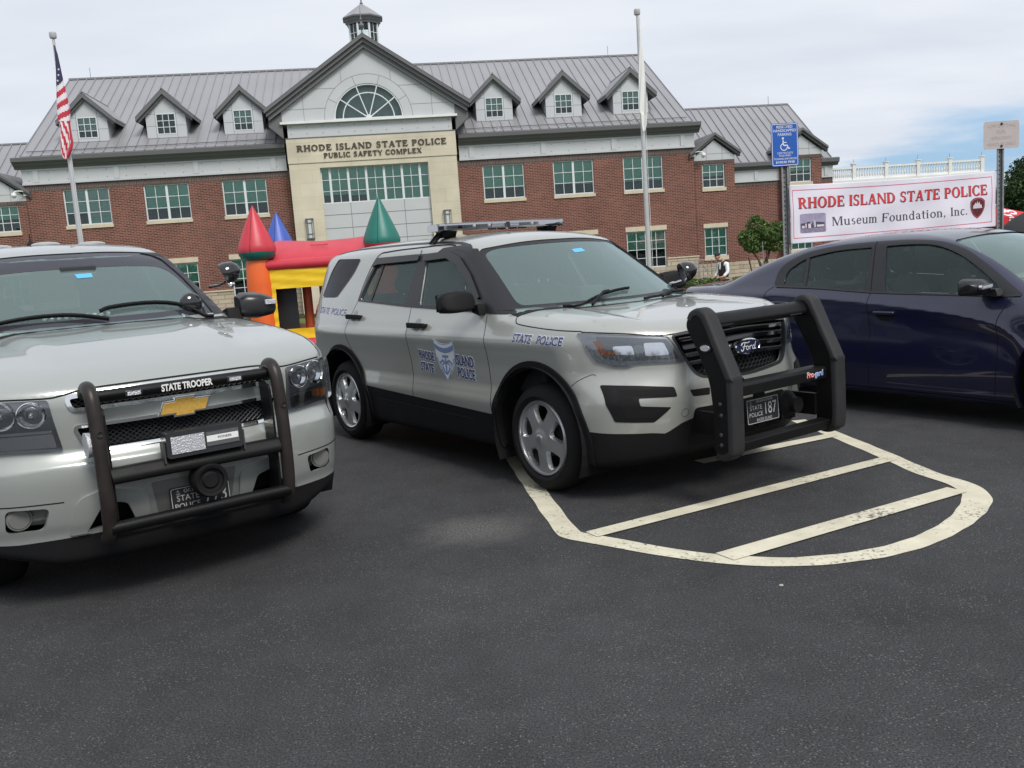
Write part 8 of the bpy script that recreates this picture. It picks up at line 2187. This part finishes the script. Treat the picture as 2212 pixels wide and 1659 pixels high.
# rocks by the castle
r_ = np.random.RandomState(9)
for k, (x, y, s_, lab) in enumerate(((-4.72, 22.0, .30, 'largest pale rock between the two grey SUVs'), (-4.30, 21.8, .22, 'pale rock just right of the largest rock'), (-4.95, 21.6, .20, 'small rock left of the largest rock'), (-4.50, 21.4, .17, 'small brownish rock in front of the largest rock'), (-3.95, 21.9, .20, 'rightmost pale rock of the row beside the castle'))):
    bm = bmesh.new(); bmesh.ops.create_icosphere(bm, subdivisions=3, radius=1)
    for v in bm.verts:
        d = v.co.normalized(); n_ = .75 + .25 * math.sin(d.x * 4 + k) * math.cos(d.y * 5 + k * 2) + .12 * math.sin(d.z * 9 + d.x * 7)
        v.co = Vector((round(d.x * 2.2) / 2.2 * .35 + d.x * .75, d.y * .9, d.z * .72)) * n_ * s_
    me = bpy.data.meshes.new('rock'); bm.to_mesh(me); bm.free(); me.materials.append(MT['rock']); o = bpy.data.objects.new('rock', me); link(o); o.location = (x, y, ground_z(x, y) + s_ * .45); o.rotation_euler = (0, 0, k * 1.3)
    tag(o, lab, 'rock', 'rocks beside the bouncy castle')

# ================================================================== red tent and black canopy at the right edge
MT['tent_red'] = mat('tent_red', (0.55, 0.02, 0.03), 0.6, var=.05, vscale=2)
tn = thing('canopy_tent', 'bright red pop-up canopy with a white emblem, at the right picture edge', 'tent', (15.6, 31.4, -.60))
c4 = [(-1.75, -1.75), (1.75, -1.75), (1.75, 1.75), (-1.75, 1.75)]; ze, zp, zv = 2.27, 2.99, 1.97
cv = [(x, y, ze) for x, y in c4] + [(x, y, zv) for x, y in c4] + [(0, 0, zp)]
MB().add(cv, [(0, 1, 8), (1, 2, 8), (2, 3, 8), (3, 0, 8), (0, 4, 5, 1), (1, 5, 6, 2), (2, 6, 7, 3), (3, 7, 4, 0)]).obj('canopy', 'tent_red', tn)
for x, y in c4: MB().tube([(x * .98, y * .98, 0), (x * .98, y * .98, 2.26)], .02, 8).obj('leg', 'galv', tn)
V, T = stroke2d([[(.78, 2.50), (.90, 2.56), (1.02, 2.50), (.94, 2.44), (.82, 2.43)], [(.98, 2.42), (1.12, 2.46), (1.22, 2.40), (1.14, 2.34), (1.02, 2.36)], [(.76, 2.38), (.86, 2.30), (.98, 2.31)]], [.06, .05, .05])
flat_mesh('canopy_emblem', V, T, lambda U: np.stack([U[:, 0], -1.75 * (1 - (U[:, 1] - 2.27) / .72) - .02, U[:, 1]], 1), 'f_white', tn)
V, T = stroke2d([[(.86, 2.22), (.96, 2.24), (1.02, 2.18), (.94, 2.12), (.86, 2.15)], [(1.08, 2.2), (1.2, 2.22), (1.26, 2.14)], [(.9, 2.06), (1.0, 2.03)]], [.05, .05, .045])
flat_mesh('canopy_emblem', V, T, face(-1.77), 'f_white', tn)
cn_ = thing('parasol', 'closed-in black fabric canopy top at the right edge behind the navy sedan', 'canopy', (9.45, 16.0, -.20))
MB().lathe([(.78, 1.38), (.74, 1.50), (.60, 1.66), (.42, 1.80), (.25, 1.885), (.08, 1.92), (0, 1.925)], 10, 'z').obj('canopy', 'seat', cn_, smooth=True, angle=60)
MB().tube([(0, 0, 0), (0, 0, 1.9)], .02, 8).obj('pole', 'galv', cn_); MB().lathe([(.25, 0), (.22, .06), (.03, .1)], 16, 'z').obj('base', 'galv', cn_)

# ================================================================== person in a black waistcoat and cap
MT['skin'] = mat('skin', (0.42, 0.23, 0.16), 0.55, 0, 0.35); MT['shirt'] = mat('white_shirt', (0.74, 0.75, 0.78), 0.8); MT['vest'] = mat('black_vest', (0.012, 0.012, 0.014), 0.8); MT['trousers'] = mat('dark_trousers', (0.03, 0.03, 0.035), 0.8); MT['hair'] = mat('grey_hair', (0.28, 0.26, 0.24), 0.8)
def skinned(name, verts, edges, rad, m_, parent, sub=2):
    me = bpy.data.meshes.new(name); me.from_pydata(verts, edges, []); me.materials.append(MT[m_]); o = bpy.data.objects.new(name, me); link(o, parent)
    s_ = o.modifiers.new('skin', 'SKIN'); s_.use_smooth_shade = True
    for i, d in enumerate(me.skin_vertices[0].data):
        r2 = rad[i]; d.radius = r2 if hasattr(r2, '__len__') else (r2, r2); d.use_root = (i == 0)
    q = o.modifiers.new('sub', 'SUBSURF'); q.levels = sub; q.render_levels = sub; return o
pr = thing('person', 'person in black cap, black waistcoat and white long-sleeved shirt, looking down', 'person', (7.22, 30.0, -.60), R(-65))
# local: faces -y turned to the picture's left; x to the person's left
J = [(0, 0, .92), (0, 0, 1.10), (0, -.01, 1.28), (0, 0, 1.42), (0, -.02, 1.50), (0, -.05, 1.58)]
body = skinned('body', J + [(-.18, 0, 1.38), (-.24, -.02, 1.12), (-.20, -.20, .98), (-.14, -.30, .97), (.18, 0, 1.38), (.24, -.02, 1.12), (.21, -.19, .97), (.15, -.30, .96), (-.09, 0, .86), (-.10, -.01, .48), (-.10, 0, .09), (-.10, -.12, .04), (.09, 0, .86), (.10, -.01, .48), (.10, 0, .09), (.10, -.12, .04)],
               [(0, 1), (1, 2), (2, 3), (3, 4), (4, 5), (3, 6), (6, 7), (7, 8), (8, 9), (3, 10), (10, 11), (11, 12), (12, 13), (0, 14), (14, 15), (15, 16), (16, 17), (0, 18), (18, 19), (19, 20), (20, 21)],
               [(.13, .10), (.125, .095), (.14, .10), (.11, .08), .052, .05, .055, .045, .036, .03, .055, .045, .036, .03, .085, .06, .045, .035, .085, .06, .045, .035], 'skin', pr)
hd = MB().ball((0, -.055, 1.655), .075, .095, .115, 20, 14); hd.ball((0, -.150, 1.635), .014, .02, .022, 8, 6)
for s_ in (-1, 1): hd.ball((s_ * .076, -.04, 1.65), .012, .022, .032, 8, 6)
ho = hd.obj('head', 'skin', pr, smooth=True, angle=80); ho.rotation_euler = (R(6), 0, 0)
for s_ in (-1, 1): MB().ball((s_ * .030, -.138, 1.665), .012, .008, .008, 8, 6).obj('eye', 'vest', ho, smooth=True)
MB().ball((0, -.143, 1.600), .026, .010, .007, 8, 6).obj('mouth', 'maroon', ho, smooth=True)
MB().ball((0, -.03, 1.668), .080, .085, .085, 16, 10).obj('hair', 'hair', ho, smooth=True)
cp_ = MB().ball((0, -.045, 1.712), .088, .108, .075, 20, 12); cp_.obj('cap', 'vest', ho, smooth=True)
MB().prism(rpoly([(-.065, -.13), (.065, -.13), (.055, -.225), (-.055, -.225)], .04, 5), 1.692, 1.700, 'z').obj('cap_peak', 'vest', ho)
skinned('shirt', [(0, 0, .95), (0, 0, 1.12), (0, -.01, 1.28), (0, 0, 1.41), (0, -.02, 1.47), (-.185, 0, 1.385), (-.25, -.02, 1.12), (-.205, -.19, .99), (.185, 0, 1.385), (.25, -.02, 1.12), (.215, -.18, .98)],
        [(0, 1), (1, 2), (2, 3), (3, 4), (3, 5), (5, 6), (6, 7), (3, 8), (8, 9), (9, 10)], [(.150, .115), (.145, .11), (.155, .115), (.13, .095), .062, .075, .062, .045, .075, .062, .045], 'shirt', pr)
skinned('waistcoat', [(0, .005, .90), (0, .005, 1.10), (0, 0, 1.28), (0, .01, 1.41), (-.12, .01, 1.42), (.12, .01, 1.42)], [(0, 1), (1, 2), (2, 3), (3, 4), (3, 5)], [(.205, .165), (.20, .16), (.215, .165), (.16, .14), (.075, .085), (.075, .085)], 'vest', pr)
V, T = tri2d([[(-.03, 1.22), (.03, 1.22), (.045, 1.45), (-.045, 1.45)]], .05); flat_mesh('shirt_front', V, T, lambda U: np.stack([U[:, 0], np.full(len(U), -.152) + .0, U[:, 1]], 1), 'shirt', pr, (0, .02, 0))
skinned('trousers', [(0, 0, .93), (-.09, 0, .84), (-.10, -.01, .48), (-.10, 0, .12), (.09, 0, .84), (.10, -.01, .48), (.10, 0, .12)], [(0, 1), (1, 2), (2, 3), (0, 4), (4, 5), (5, 6)], [(.15, .12), .105, .078, .062, .105, .078, .062], 'trousers', pr)
for s_ in (-1, 1):
    MB().ball((s_ * .10, -.05, .045), .050, .135, .05, 14, 8).obj('shoe', 'vest', pr, smooth=True)
    hx0, hy0, hz0 = s_ * .145, -.30, .965
    fg = [[(hx0, hy0, hz0), (hx0 - s_ * .012, hy0 - .045, hz0 - .01)]]
    vv = [(hx0, hy0 + .02, hz0), (hx0 - s_ * .006, hy0 - .035, hz0 - .004)]; ee = [(0, 1)]; rr2 = [(.026, .018), (.034, .015)]
    for k in range(4):
        b0 = len(vv); ox = (k - 1.5) * .018; L_ = (.034, .040, .037, .030)[k]
        vv += [(hx0 - s_ * .006 + ox, hy0 - .055, hz0 - .006), (hx0 - s_ * .008 + ox, hy0 - .055 - L_ * .7, hz0 - .020), (hx0 - s_ * .008 + ox, hy0 - .055 - L_ * .8, hz0 - .042)]
        ee += [(1, b0), (b0, b0 + 1), (b0 + 1, b0 + 2)]; rr2 += [.009, .0085, .007]
    b0 = len(vv); vv += [(hx0 - s_ * .035, hy0 - .015, hz0 - .004), (hx0 - s_ * .045, hy0 - .042, hz0 - .016)]; ee += [(0, b0), (b0, b0 + 1)]; rr2 += [.011, .009]
    skinned('hand', vv, ee, rr2, 'skin', pr, 1)
